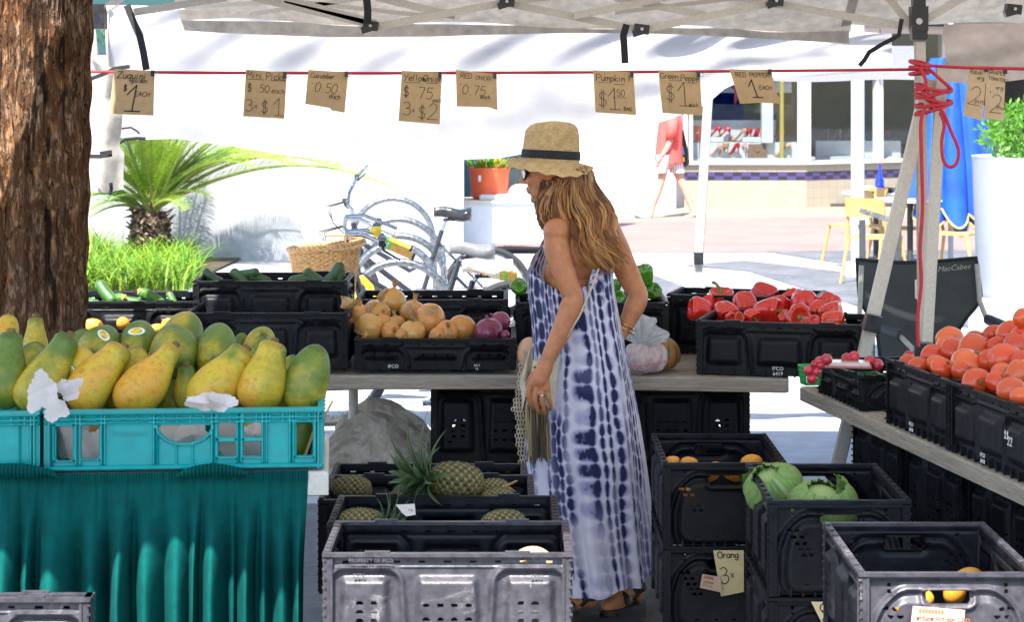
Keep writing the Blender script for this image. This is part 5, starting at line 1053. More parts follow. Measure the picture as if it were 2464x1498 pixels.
# ---- melon, cabbages, radishes, pumpkin
mlm = mat('melon_rind', (.52,.40,.22), .7, (.40,.33,.17), 40, bump=.5, bs=120, fine=.2)
tag(link('melon', mesh_of('melon', surf(36, 24, lambda a, t: (math.sin(PI*t)*math.cos(a)*(1+.015*math.cos(10*a)), math.sin(PI*t)*math.sin(a)*(1+.015*math.cos(10*a)), -math.cos(PI*(t*.98+.01))*.97)), mlm, ang=180), None, P(1282,1376,990), quat((.3,.2,1)), .062), 'round tan melon inside the dusty grey front crate', 'melon')
cbm = vcol_mat('cabbage_leaf', .55, transl=.12, bump=.15, bs=60)
def cabbage(lab, c, r, seed, d):
    rn = random.Random(seed); t = thing('cabbage', lab, 'cabbage', c, (0,0,0), 'green cabbages'); t.rotation_mode = 'QUATERNION'; t.rotation_quaternion = quat(d)
    for L_ in range(6):
        a0_ = L_*1.15+rn.uniform(-.2,.2); op = [.0,.02,.05,.10,.18,.30][L_]; g = []; cols = []; nI, nJ = 34, 30; span = 2.4
        for i in range(nI):
            row = []
            u = i/(nI-1)*2-1
            for j in range(nJ):
                v = j/(nJ-1); th = PI*(.05+.80*v); a = a0_+u*span/2*(1 if v > .2 else v/.2*.8+.2)
                ruf = .035*math.sin(u*13+seed)*v**3+.025*math.sin(u*29+3)*v**4; rad = r*(1.0+op*v*v*1.2+.012*L_)*(1+.018*math.exp(-(abs((u*7) % 1-.5)/.10)**2)+ruf-.03*math.exp(-(u/.05)**2)*(1-v))
                row.append((rad*math.sin(th)*math.cos(a), rad*math.sin(th)*math.sin(a), -rad*math.cos(th)*.88))
                vein = math.exp(-(u/(.05+.04*(1-v)))**2)+.6*math.exp(-((((abs(u)*3.2-v*1.6) % .5)-.25)/.05)**2)*min(1, abs(u)*4); k = .5+.5*math.sin(u*5+L_+v*4)*.4
                gcol_ = np.array([.17,.30,.07])*(.8+.3*v)*(1-k*.15)+np.array([.12,.13,.07])*(1-v); cols.append(gcol_+(np.array([.50,.56,.32])-gcol_)*min(.75, vein*.6))
            g.append(row)
        o = obj('leaf', MB().grid(g), cbm, t, ang=180); set_col(o.data, np.array(cols))
    o = obj('core', MB().ell((0,0,0), (r*.93,r*.93,r*.8), n=24, m=14), cbm, t); set_col(o.data, np.tile([.3,.42,.15], (len(o.data.vertices), 1)))
cabbage('green cabbage with loose leaf hanging over the left rim of its crate', P(1862,1180,815), .078, 2, (-.4,-.5,.7))
cabbage('round green cabbage seen over the rim and through the hand hole', P(1972,1232,835), .092, 5, (.1,-.5,1))
lf = MB(); g = [[tuple(P(lerp(1786,1868,u), 1150-16*math.sin(u*2.6)+lerp(-6,24,v)+4*math.sin(u*9+v*3), 815-12*v)+Vector((0,.02*math.sin(u*6),0))) for v in np.linspace(0,1,10)] for u in np.linspace(0,1,22)]
lo_ = tag(obj('loose_leaf', lf.grid(g), cbm, ang=180), 'ragged outer cabbage leaf folded over the left rim of the cabbage crate', 'cabbage leaf'); set_col(lo_.data, np.array([np.array([.16,.28,.07])*(.8+.9*vnoise(np.array([[i*.35, j*.4]]), 1)[0]) for i in range(22) for j in range(10)]))
rdm = mat('radish_skin', (.50,.02,.05), .3, (.42,.015,.03), 8, coat=.3, rnd=.15, crnd=(.55,.05,.08), fine=.08)
RD = mesh_of('radish', surf(20, 18, lambda a, t: (math.sin(PI*t)**.9*math.cos(a) if t > .12 else math.sin(PI*.12)*math.cos(a)*(t/.12)**1.5*.5, math.sin(PI*t)**.9*math.sin(a) if t > .12 else math.sin(PI*.12)*math.sin(a)*(t/.12)**1.5*.5, -math.cos(PI*t) if t > .12 else -math.cos(PI*.12)-.55*(1-t/.12))), rdm, ang=180)
for k, (zx, zy, r, lab) in enumerate([(1035,1102,42,'pointed radish on top of the green basket'),(985,1112,34,'radish left of the pointed one on the green basket'),(990,1140,34,'radish at the near side of the green basket'),(950,1135,28,'small radish at the left rim of the green basket'),(1235,1080,40,'round radish highest in the middle of the low crate'),(1182,1096,42,'radish left of the highest one in the middle'),(1345,1112,40,'dark radish behind the tray next to the tomatoes'),(1402,1138,44,'radish close to the tomato crate'),(1630,1080,42,'radish by itself behind the left tomatoes'),(905,1180,36,'radish seen through the green mesh at its left side'),(930,1240,38,'radish low inside the green mesh basket'),(960,1190,36,'radish behind the green mesh near the crate'),(1345,1240,40,'radish in the second green basket inside the low crate'),(1390,1220,34,'radish right side of the second green basket')]):
    px, py = 1644+zx*.3332, 499+zy*.3332; s = 735 if zx < 1100 else (720 if zx < 1500 else 690)
    if zy > 1200 and zx > 1300: s = 716
    scatter('radish', 'radish', 'red radishes', [(None, RD)], [(lab, px, py, s, r*.3332/s, quat((-.6 if k == 0 else random.uniform(-1,1), random.uniform(-.3,1), -.9 if k == 0 else random.uniform(-1,.2)), rq(k)))])
bkm = mat('green_basket_plastic', (.02,.34,.08), .4, fine=.08)
def basket(lab, px, py, s, w=.062, h=.066):
    c = P(px, py, s); mb = MB(); 
    for lv in range(5):
        z = h*lv/4; q = w*(.80+.2*lv/4); pts = [(-q,-q,z),(q,-q,z),(q,q,z),(-q,q,z)]; mb.tube(pts, .0022 if lv < 4 else .004, 4, loop=True, cap=False)
    for sd_ in range(4):
        for k in range(7):
            u = k/6*2-1; a = [(u,-1),(1,u),(-u,1),(-1,-u)][sd_]; mb.tube([(a[0]*w*.8, a[1]*w*.8, 0), (a[0]*w, a[1]*w, h)], .0018, 4)
    mb.bx(-w*.8, w*.8, -w*.8, w*.8, -.002, .001); tag(obj('mesh_basket', mb, bkm, None, c, (0,0,.25)), lab, 'basket', 'green plastic pint baskets')
basket('green mesh basket of radishes standing outside the low crate', 1950, 925, 700, .032, .062); basket('green mesh basket inside the low crate, seen through its opening', 2094, 938, 722, .035, .05)
ty = thing('clear_tray', 'clear plastic clamshell tray lying on the radish baskets', 'tray', P(2040,880,722), (0,0,-.15))
obj('lid', MB().loft([[(x*.072,y*.05,z) for x, y in ((-1,-1),(1,-1),(1,1),(-1,1))] for z in (0,.012)]+[[(x*.064,y*.043,.014) for x, y in ((-1,-1),(1,-1),(1,1),(-1,1))]]), mat('clear_plastic', (.62,.6,.58), .15, (.7,.66,.62), 20, coat=.5, fine=.05), ty, smooth=False)
obj('rim', MB().bx(-.078,.078,-.056,-.05,-.003,.004).bx(-.078,.078,.05,.056,-.003,.004).bx(-.078,-.072,-.05,.05,-.003,.004).bx(.072,.078,-.05,.05,-.003,.004), mat('tray_rim', (.45,.12,.12), .25, fine=.05), ty, smooth=False)
pkm = vcol_mat('pumpkin_skin', .45)
def pumpkin(lab, c, r, d, cat='pumpkin', c1=(.34,.15,.045), c2=(.09,.10,.03)):
    me = mesh_of('pumpkin', surf(80, 30, lambda a, t: (math.sin(PI*t)**.85*math.cos(a)*(1-.09*abs(math.sin(5*a))**6), math.sin(PI*t)**.85*math.sin(a)*(1-.09*abs(math.sin(5*a))**6), -math.cos(PI*(t*.97+.015))*.78*(1-.25*math.sin(PI*t)**.0*(t > .97)))), pkm, ang=180)
    co = np.array([v.co[:] for v in me.vertices]); a = np.arctan2(co[:,1], co[:,0]); n = vnoise(co*5, 4)*.6+vnoise(co*13, 5)*.4; st_ = np.clip(.7*np.abs(np.sin(5*a))**3+.9*(n-.45), 0, 1)[:,None]
    set_col(me, np.array(c1)*(1-st_)+np.array(c2)*st_); o = tag(link('pumpkin', me, None, c, quat(d), r), lab, cat); return o
pumpkin('ribbed orange and green pumpkin behind the plastic bag', P(1590,848,640), .078, (.35,-.25,.9))
tag(link('squash', mesh_of('squash', surf(30, 24, lambda a, t: (math.sin(PI*t)*math.cos(a), math.sin(PI*t)*math.sin(a), -math.cos(PI*(t*.98+.01))*1.3)), mat('pale_squash', (.62,.36,.22), .5, (.66,.42,.28), 6), ang=180), None, P(1272,850,648), quat((.1,.1,1)), .045), 'smooth peach coloured squash beside the onion crate in front of the woman', 'squash')
# ---------------------------------------------------------------- the woman at the stall
SW = 675.0; YW = F/SW
def W(px, py, dy=0.0): return PY(px, py, YW+dy)
def tubes(mb, pts, n=14):                    # pts: (point, radius)
    P3 = [Vector(p) for p, r in pts]; Rr = [r for p, r in pts]; o = []; q = []
    for i in range(len(P3)-1):
        p0, p1, p2, p3 = P3[max(0,i-1)], P3[i], P3[i+1], P3[min(len(P3)-1,i+2)]
        for t in (0,.25,.5,.75): o.append(.5*((2*p1)+(p2-p0)*t+(2*p0-5*p1+4*p2-p3)*t*t+(3*p1-p0-3*p2+p3)*t**3)); q.append(lerp(Rr[i], Rr[i+1], float(sm(0,1,t))))
    o.append(P3[-1]); q.append(Rr[-1]); mb.tube(o, q, n)
    mb.ell(o[0], (q[0],)*3, n=12, m=8); mb.ell(o[-1], (q[-1],)*3, n=12, m=8)
fb = Vector((-.80,.60,0)); lb = Vector((-.60,-.80,0)); uz3 = Vector((0,0,1))
def frame_m(f, l, u): return Matrix((f, l, u)).transposed()
Mb = frame_m(fb, lb, uz3)
wb = MB()
bc = lambda py, off=0: W(1402, py, 0)+fb*off
for (py, hw, hd, fo) in ((560,.150,.060,-.01),(600,.158,.078,.0),(640,.150,.088,.01),(690,.136,.090,.018),(740,.122,.082,.012),(800,.120,.082,.0),(870,.125,.085,-.01),(930,.125,.085,-.01)):
    wb.ell(bc(py, fo), (hd, hw, .075), Mb, 24, 12)
wb.ell(bc(660,.062)+lb*.062, (.050,.058,.065), Mb, 18, 10); wb.ell(bc(660,.062)-lb*.062, (.050,.058,.065), Mb, 18, 10)
wb.ell(bc(590,-.045)+lb*.075, (.045,.06,.085), Mb, 16, 10); wb.ell(bc(590,-.045)-lb*.075, (.045,.06,.085), Mb, 16, 10)
# neck and trapezius
tubes(wb, [(bc(560,-.015), .070), (bc(535,-.005), .056), (W(1360,505,-.01), .050), (W(1345,470,-.01), .050)])
for sg, sh in ((1, W(1340,558,-.125)), (-1, W(1462,560,.11))): tubes(wb, [(bc(530,-.02), .045), (bc(545,-.02).lerp(sh, .6), .047), (sh, .050)])
# arms: near arm hanging, far arm with the hand on the hip
near = [(W(1340,566,-.12),.047),(W(1341,602,-.135),.047),(W(1354,650,-.15),.0425),(W(1369,690,-.16),.038),(W(1379,718,-.163),.0375),(W(1371,746,-.172),.040),(W(1352,794,-.18),.036),(W(1331,838,-.19),.030),(W(1317,868,-.195),.0255)]
far = [(W(1464,564,.11),.052),(W(1482,600,.115),.050),(W(1506,650,.10),.044),(W(1527,694,.075),.039),(W(1535,716,.06),.038),(W(1526,740,.055),.038),(W(1514,768,.055),.032),(W(1502,792,.05),.025),(W(1486,812,.03),.026),(W(1470,822,.01),.018)]
tubes(wb, near); tubes(wb, far)
# legs down to the feet
for (hp, kn, an, he, to) in ((bc(920,0)+lb*.04, W(1395,1130,-.0), W(1412,1400,-.045), W(1418,1462,-.045), W(1338,1478,-.08)), (bc(920,0)-lb*.05, W(1465,1130,.03), W(1515,1375,.10), W(1530,1447,.12), W(1462,1470,.0))):
    tubes(wb, [(hp,.07),(hp.lerp(kn,.5),.062),(kn,.056),(kn.lerp(an,.35),.054),(kn.lerp(an,.75),.037),(an,.032),(he+Vector((0,0,.03)),.034)])
    tubes(wb, [(he+Vector((0,0,.032)),.033),(he.lerp(to,.4)+Vector((0,0,.035)),.036),(he.lerp(to,.75)+Vector((0,0,.022)),.036),(to+Vector((0,0,.016)),.024)])
# head in profile, turned a little away
fh = Vector((-.93,.32,-.16)).normalized(); lh = uz3.cross(fh).normalized(); uh = fh.cross(lh).normalized(); hc = W(1322,412,-.01); Mh = frame_m(fh, lh, uh)
def hp_(f, l, u): return hc+fh*f+lh*l+uh*u
def he_(c, r, n=20, m=14): wb.ell(hp_(*c), r, Mh, n, m)
he_((-.012,0,.03), (.094,.074,.098)); he_((.030,0,-.030), (.056,.056,.078)); he_((.058,0,-.090), (.026,.026,.020)); he_((.020,.036,-.070), (.050,.018,.026)); he_((.020,-.036,-.070), (.050,.018,.026))
for sg in (-1, 1): he_((.058,sg*.032,-.022), (.024,.024,.026)); he_((.072,sg*.030,.022), (.018,.026,.010))
tubes(wb, [(hp_(.082,0,.022),.010),(hp_(.098,0,-.004),.010),(hp_(.107,0,-.020),.0115)], 10); he_((.094,.010,-.026), (.011,.008,.007)); he_((.094,-.010,-.026), (.011,.008,.007))
he_((.086,0,-.050), (.012,.022,.0075)); he_((.083,0,-.062), (.012,.019,.008)); he_((.075,0,-.055), (.018,.028,.020)); he_((.070,0,-.092), (.017,.018,.015))
# near hand: palm, thumb and four separate fingers curled over the bag
kx = [(1276,928),(1290,936),(1304,940),(1317,938)]
tubes(wb, [(W(1316,870,-.195),.026),(W(1308,893,-.20),.029),(W(1298,915,-.205),.031)])
for (x, y), r in zip(kx, (.0135,.0135,.013,.012)): tubes(wb, [(W(1311,886,-.20),.018),(W((x+1305)/2,(y+892)/2,-.208),.0165),(W(x,y,-.213),r)], 10)
skin_me = remesh(wb, .0042, 6, .5)
fgs = MB()
for k, (pts, r) in enumerate((([(1276,926,-.213),(1271,950,-.215),(1277,972,-.205),(1284,986,-.188)],.0108),([(1290,934,-.215),(1287,960,-.219),(1292,982,-.208),(1298,995,-.19)],.0112),([(1304,938,-.214),(1304,962,-.219),(1308,983,-.209),(1310,997,-.19)],.0108),([(1317,936,-.211),(1320,957,-.214),(1325,974,-.205),(1325,985,-.19)],.0095))):
    tubes(fgs, [(W(*p), r*(1-.10*i)) for i, p in enumerate(pts)], 10)
tubes(fgs, [(W(1302,888,-.185),.013),(W(1280,908,-.165),.012),(W(1272,930,-.155),.0105),(W(1275,948,-.152),.009)], 10)      # thumb from the side of the palm
fme = remesh(fgs, .0024, 3, .4)
def join_meshes(a, b):
    va = np.empty(len(a.vertices)*3); a.vertices.foreach_get('co', va); vb = np.empty(len(b.vertices)*3); b.vertices.foreach_get('co', vb)
    V = np.concatenate([va.reshape(-1,3), vb.reshape(-1,3)]); n = len(a.vertices); Fc = [tuple(p.vertices) for p in a.polygons]+[tuple(i+n for i in p.vertices) for p in b.polygons]
    me = bpy.data.meshes.new('person'); me.from_pydata(V.tolist(), [], Fc); me.update(); me.shade_smooth(); return me, V
pme, PVs = join_meshes(skin_me, fme)
skm2 = vcol_mat('sunned_skin', .46, bump=.25, bs=260, sss=.08, spec=.4, speck=[(28,.4,.7,.86),(140,.5,.75,.84),(420,.6,.72,.8)]); pme.materials.append(skm2)
nz = vnoise(PVs*55, 3)*.6+vnoise(PVs*150, 4)*.4; skc = np.array([.50,.205,.098])*(.86+.28*nz)[:,None]
hl = (PVs-np.array(hc))@np.array([fh, lh, uh]).T
lips = np.exp(-(((hl[:,0]-.092)/.016)**2+(hl[:,1]/.024)**2+((hl[:,2]+.056)/.012)**2)); skc = skc*(1-lips[:,None]*.6)+np.array([.30,.06,.055])*lips[:,None]*.6
set_col(pme, skc)
root = tag(link('person', pme), 'woman in a blue and white tie dye dress and straw hat browsing the stall', 'person')
# sandals, ring, bracelet, sunglasses
for (he, to, an) in ((W(1418,1462,-.045), W(1338,1478,-.08), W(1413,1432,-.045)), (W(1530,1447,.12), W(1462,1470,.0), W(1524,1415,.11))):
    d = (to-he); d.z = 0; d.normalize(); n = Vector((-d.y, d.x, 0)); mb = MB(); g = []; Lf = (to-he).length+.07
    for i in range(14):
        u = i/13; c = he+d*(u*Lf-.04); wd = .036+.010*math.sin(PI*u*1.1-.3); wd *= min(1, (1-(2*u-1)**6)+.25); g.append([Vector((c.x+n.x*wd*s, c.y+n.y*wd*s, he.z-.012 if False else .004)) for s in (-1,-.5,0,.5,1)]+[Vector((c.x+n.x*wd*s, c.y+n.y*wd*s, .022)) for s in (1,.5,0,-.5,-1)])
    mb.loft(g)
    mb.tube([an+Vector((.042*math.cos(a), .042*math.sin(a), .004*math.sin(a))) for a in np.linspace(0,2*PI,20,endpoint=False)], .008, 6, loop=True, cap=False, flat=1.5)
    c = he.lerp(to, .62)
    mb.tube([Vector((c.x, c.y, .045))+n*.046*math.cos(a)+Vector((0,0,.026*math.sin(a))) for a in np.linspace(-.3,PI+.3,12)], .010, 6, flat=1.3)
    mb.tube([an+n*.038, he.lerp(to,.35)+n*.04+Vector((0,0,.02))], .007, 5); mb.tube([an-n*.038, he.lerp(to,.35)-n*.04+Vector((0,0,.02))], .007, 5)
    obj('sandal', mb, mat('black_leather', (.012,.011,.011), .5, fine=.2) if 'black_leather' not in bpy.data.materials else bpy.data.materials['black_leather'], root)
gold = mat('gold', (.7,.5,.2), .25, metal=1, fine=.05)
rc = W(1305,952,-.217); obj('ring', MB().tube([rc+Vector((.0115*math.cos(a), .0115*math.sin(a), 0)) for a in np.linspace(0,2*PI,16,endpoint=False)], .0022, 6, loop=True, cap=False).ell(rc+Vector((0,-.013,0)), (.004,.003,.004)), mat('silver', (.8,.8,.8), .15, metal=1), root)
br = W(1506,785,.05); ax = (W(1514,768,.055)-W(1502,792,.05)).normalized(); u_ = ax.cross(Vector((0,1,0))).normalized(); v_ = ax.cross(u_)
for k in range(2): obj('bracelet', MB().tube([br-ax*.014*k+(u_*math.cos(a)+v_*math.sin(a))*(.034+.006*k) for a in np.linspace(0,2*PI,22,endpoint=False)], .0028, 6, loop=True, cap=False), gold, root)
lens = mat('dark_lens', (.012,.02,.025), .06, spec=.8, fine=0, coat=.6); gl = MB()
for sg in (1, -1):
    c = hp_(.090, sg*.033, .008); fr_ = [hp_(.090-.012*math.cos(a)**2*0-abs(.022*math.cos(a)*(math.cos(a)*sg > 0)), sg*.033+.028*math.cos(a), .008+.023*math.sin(a)) for a in np.linspace(0,2*PI,22,endpoint=False)]
    gl.add(fr_+[c+fh*.004], [(k, (k+1) % 22, 22) for k in range(22)], 1); gl.tube(fr_, .0032, 6, loop=True, cap=False)
    gl.tube([hp_(.070, sg*.062, .016), hp_(.045, sg*.071, .018), hp_(-.005, sg*.076, .016)], .0032, 6)
gl.tube([hp_(.094,-.008,.014), hp_(.098,0,.016), hp_(.094,.008,.014)], .003, 6); obj('sunglasses', gl, [M['bracket'], lens], root)
# ---- straw hat
strm = mat('straw', (.72,.53,.28), .75, (.60,.41,.19), 30, fine=.2, rnd=0, transl=.15)
N = strm.node_tree.nodes; Lk = strm.node_tree.links
wv = N.new('ShaderNodeTexWave'); wv.bands_direction = 'Z'; wv.inputs['Scale'].default_value = 42; wv.inputs['Distortion'].default_value = 1.2; wv.inputs['Detail'].default_value = 2
vo = N.new('ShaderNodeTexNoise'); vo.inputs['Scale'].default_value = 240
tcn = N.new('ShaderNodeTexCoord'); Lk.new(tcn.outputs['Object'], wv.inputs[0]); Lk.new(tcn.outputs['Object'], vo.inputs[0])
ad = N.new('ShaderNodeMath'); ad.operation = 'ADD'; Lk.new(wv.outputs[1], ad.inputs[0]); Lk.new(vo.outputs[0], ad.inputs[1])
bp = N.new('ShaderNodeBump'); bp.inputs['Strength'].default_value = .55; bp.inputs['Distance'].default_value = .006; Lk.new(ad.outputs[0], bp.inputs['Height']); Lk.new(bp.outputs[0], N['Principled BSDF'].inputs['Normal'])
hat_c = W(1325,384,-.01); tl_ = Euler((R(-2), R(3), 0)).to_matrix(); hm = MB(); rings = []
hx = Vector((-1,.3,0)).normalized(); hy = Vector((-.3,-1,0)).normalized()
def hring(rx, ry, z, dz=lambda a: 0, rr2=lambda a: 1): return [hat_c+tl_@((hx*math.cos(a)*rx+hy*math.sin(a)*ry)*rr2(a)+uz3*(z+dz(a))) for a in np.linspace(0,2*PI,96,endpoint=False)]
brimz = lambda a: -.020*math.sin(a)+.012*math.cos(a)+.006*math.cos(2*a)-.007*math.sin(3*a+.5)
for k in range(15):
    u = 1-k/14; q = u; rings.append(hring(.104+.052*q, .086+.070*q, -.008-.020*q**1.3, lambda a, q=q: brimz(a)*q**1.2+.003*math.sin(17*a)*q, lambda a, q=q: 1+.03*math.sin(3*a+2)*q))
for z, r in ((.0,1.0),(.012,1.0),(.03,.99),(.05,.975),(.075,.955),(.095,.93),(.112,.885),(.124,.80),(.132,.66),(.136,.48),(.135,.3),(.132,.15),(.131,.04)):
    rings.append(hring(.104*r, .086*r, z, lambda a, r=r, z=z: (-.022*math.exp(-((math.sin(a)*r)/.28)**2) if z > .105 else 0)*(1-r**3)-.006*math.cos(a)*(z > .1)))
hm.loft(rings, cap=False); hat = obj('hat', hm, strm, root, ang=180)
hb = MB(); hb.loft([hring(.1065, .0885, .002), hring(.1075,.0895,.004), hring(.1062,.0882,.030), hring(.1045,.0865,.032)], cap=False); obj('hat_band', hb, mat('hat_ribbon', (.012,.013,.02), .8, bump=.1, bs=400, fine=.15), hat, ang=60)
# ---- hair: many wavy tapering locks
hairm = vcol_mat('hair', .42, spec=.5); hr = MB(); hcol = []
cen = lambda t: (np.interp(t, [0,.12,.3,.5,.7,.88,1], [1358,1360,1368,1388,1416,1438,1450]), np.interp(t, [0,.12,.3,.5,.7,.88,1], [413,430,468,522,580,628,655]))
hwid = lambda t: float(np.interp(t, [0,.1,.3,.5,.7,.88,1], [43,58,74,80,72,46,26]))
def lock(w0, t0, t1, depth, seed, r0, wav, col, flick=0):
    rn = random.Random(seed); n = 15; pts = []; ph = rn.uniform(0, 6); fq = rn.uniform(2.0, 3.4); dr = rn.uniform(-.25,.25)
    for i in range(n):
        q = i/(n-1); t = lerp(t0, t1, q); cx, cy_ = cen(t); ww = max(-1.05, min(1.05, w0+dr*q)); hw = hwid(t)
        px = cx+ww*hw+wav*9*math.sin(fq*q*2*PI+ph)*(.3+q)+flick*42*max(0,q-.65)**1.5*3; py = cy_+(w0*-14)*(1-q)+wav*3*math.cos(fq*q*6+ph)-flick*10*max(0,q-.8)*5
        rad = float(np.interp(t, [0,.3,.5,1], [.085,.085,.075,.03])); dbase = float(np.interp(t, [0,.25,.45,.7,1], [-.005,-.01,-.035,-.075,-.10]))
        pts.append(W(px, py, dbase-depth*rad*math.sqrt(max(0,1-min(1,abs(ww))**2))*1.05-.012*math.sin(fq*q*5+ph)*wav))
    rs = [r0*(.7+.5*math.sin(PI*min(1,i/(n-1)*1.2)))*(1-(i/(n-1))**3)+.0006 for i in range(n)]
    n0 = len(hr.v); hr.tube(pts, rs, 6, up=(0,1,0), flat=.55); m_ = len(hr.v)-n0
    for i in range(m_):
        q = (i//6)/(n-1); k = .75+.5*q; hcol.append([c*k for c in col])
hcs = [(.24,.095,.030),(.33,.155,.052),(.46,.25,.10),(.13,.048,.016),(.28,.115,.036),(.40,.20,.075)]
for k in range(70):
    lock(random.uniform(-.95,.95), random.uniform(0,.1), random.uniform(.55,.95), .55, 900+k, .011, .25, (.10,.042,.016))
def strand(w0, t0, t1, seed, r0, wav, ph, col, conv, flick=0, lift=0):
    rn = random.Random(seed); n = 14; pts = []; dw = rn.gauss(0, .10); d2 = rn.uniform(.82,1.10)
    for i in range(n):
        q = i/(n-1); t = lerp(t0, t1, q); cx, cy_ = cen(t); ww = max(-1.08, min(1.08, w0+dw*(1-conv*q))); hw = hwid(t)
        px = cx+ww*hw+wav*(3+8*q)*math.sin(2*PI*1.35*t*1.6+ph+dw*2)+flick*40*max(0,q-.6)**1.5*3; py = cy_-14*w0*(1-q)+wav*4*math.cos(2*PI*1.9*t+ph)-flick*12*max(0,q-.75)*5
        rad = float(np.interp(t, [0,.3,.5,1], [.085,.085,.075,.03])); dbase = float(np.interp(t, [0,.25,.45,.7,1], [-.005,-.01,-.035,-.075,-.10]))
        pts.append(W(px, py, dbase-d2*rad*math.sqrt(max(0,1-min(1,abs(ww))**2))*1.05-lift*math.sin(PI*q)-.016*math.sin(2*PI*1.5*t+ph)*wav))
    rs = [r0*(.75+.4*math.sin(PI*min(1,i/(n-1)*1.1)))*(1-(i/(n-1))**4)+.0004 for i in range(n)]
    n0 = len(hr.v); hr.tube(pts, rs, 5, up=(0,1,0), flat=.6)
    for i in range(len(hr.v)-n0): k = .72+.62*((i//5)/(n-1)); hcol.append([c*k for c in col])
for k in range(110):
    w0 = random.uniform(-1,1); t1 = random.choice([.45,.6,.75,.9,1.0]) if w0 < -.3 else random.uniform(.74,1.03); t0 = random.uniform(.12,.5) if k % 4 == 0 else random.uniform(0,.07)
    ph = w0*1.6+random.gauss(0,.7); wv_ = random.uniform(.8,1.9); colb = random.choice(hcs); fk = (random.random() < .2)*random.uniform(.5,1.2); lf_ = random.uniform(0,.014)
    for m_ in range(11):
        g = random.uniform(.75,1.3); strand(w0, t0+random.uniform(0,.03), max(t1, t0+.3)*random.uniform(.94,1.03), k*50+m_, random.uniform(.0013,.0032), wv_*random.uniform(.85,1.15), ph+random.gauss(0,.15), [c*g for c in colb], random.uniform(.5,1), fk, lf_)
for k in range(26):                                   # front strands by the face and fly-aways
    rn = random.Random(k+3000); x0 = rn.uniform(1304,1335); pts = []; ph = rn.uniform(0,6); ex = rn.uniform(-32,22); ey = rn.uniform(70,150)
    for i in range(10):
        q = i/9; pts.append(W(x0+ex*q+9*math.sin(q*5+ph)*q-10*math.sin(q*PI), 425+rn.uniform(-2,2)+ey*q, -.05-.03*q+.01*math.sin(ph+q*4)))
    n0 = len(hr.v); hr.tube(pts, [.0042*(1-i/9)**.7*rn.uniform(.3,1)+.0004 for i in range(10)], 5); hcol += [list(rn.choice(hcs))]*(len(hr.v)-n0)
for k in range(40):
    rn = random.Random(k+5000); t = rn.uniform(.3,1); cx, cy_ = cen(t); sg = rn.choice([-1,1,1]); x0 = cx+sg*hwid(t)*.9; pts = [W(x0+sg*rn.uniform(5,26)*q+5*math.sin(q*6+k), cy_+rn.uniform(20,45)*q-14*q*q, -.05) for q in np.linspace(0,1,7)]
    n0 = len(hr.v); hr.tube(pts, [.0012*(1-i/6)+.0003 for i in range(7)], 4); hcol += [[.3,.15,.06]]*(len(hr.v)-n0)
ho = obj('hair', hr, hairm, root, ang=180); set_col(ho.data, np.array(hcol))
# ---- tie dye dress
lv = [560,600,650,700,780,860,940,1020,1100,1200,1300,1380,1450]
Lx = [1300,1290,1269,1269,1279,1283,1272,1268,1268,1275,1286,1302,1320]; Rx = [1475,1475,1474,1478,1492,1505,1520,1532,1542,1552,1562,1569,1572]
nT, nV = 420, 330
th = np.linspace(0, 2*PI, nT, endpoint=False)
ka = np.array([-37,53,100,143,180,233,262,290,323,413])*PI/180; kt = np.array([640,690,655,598,622,676,698,682,640,690.])
thw = np.where(th < ka[0]+2*PI-2*PI, th, th); thq = np.where(th > R(323), th-2*PI, th)
top = np.interp(thq, ka, kt); top = np.convolve(np.concatenate([top[-8:], top, top[:8]]), np.ones(17)/17, 'valid')
hem = 1404+14*np.sin(-th)*1-24*np.cos(th)+5*np.sin(th*7)                      # lower towards the viewer, higher at the right
pl = [(random.uniform(9,13), random.uniform(0,6), 1.0), (17, 2.1, .6), (23, .7, .45), (6, 1.3, .8)]
G = np.zeros((nV, nT, 3)); UVp = np.zeros((nV, nT))
for j in range(nV):
    v = j/(nV-1); py = top+(hem-top)*v; L_ = np.interp(py, lv, Lx); R_ = np.interp(py, lv, Rx); cx = (L_+R_)/2; rx = (R_-L_)/2/SW
    fl2 = sm(700, 1400, py); ry = rx*(.80-.08*fl2); fold = sum(a*np.sin(np.round(n)*th+p+.8*fl2*math.sin(p)) for n, p, a in pl)
    k = 1+(.012*sm(700,820,py)+.085*fl2)*fold*.55; k = np.where((py < 760) & (th > R(300)), k+.01*np.sin(th*40), k)
    x = (cx-CX)/SW+rx*k*np.cos(th); y = YW+.0+ry*k*np.sin(th)-.012*sm(760,900,py)*(1-sm(900,1050,py))*np.cos(th+.6)
    s_ = F/YW; G[j,:,0] = x; G[j,:,1] = y; G[j,:,2] = H-(py-HY)/s_; UVp[j] = py
dm = MB().grid(G.tolist(), wrap=True)
dme = mesh_of('dress', dm, vcol_mat('tie_dye_cotton', .8, transl=.12, bump=.1, bs=300, sheen=.2), ang=180)
NC = 36; col = (th/(2*PI)*NC)[None,:]+.0*UVp; wobble = (vnoise(np.stack([UVp.ravel()/70, np.repeat(th[None,:]*3, nV, 0).ravel()], 1), 2).reshape(nV, nT)-.5)*.5
cc_ = col+wobble+.75*np.sin(3*th+1)[None,:]+.55*np.sin(7*th+2)[None,:]; ci = np.floor(cc_).astype(int) % NC; xl = cc_-np.floor(cc_)-.5
hsh = lambda a, s: (np.sin(a*127.1+s*311.7)*43758.5453) % 1
ph = hsh(ci, 1)*40; rl = 30+18*hsh(ci, 2); yv = (UVp+ph+7*np.sin(UVp/37.0+ci))/rl; yi = np.floor(yv); yl = yv-yi-.5; hb_ = hsh(ci*7.3+yi*3.7, 3)
env = vnoise(np.stack([UVp.ravel()/105+ci.ravel()*5.1, ci.ravel()*1.7], 1), 5).reshape(nV, nT)
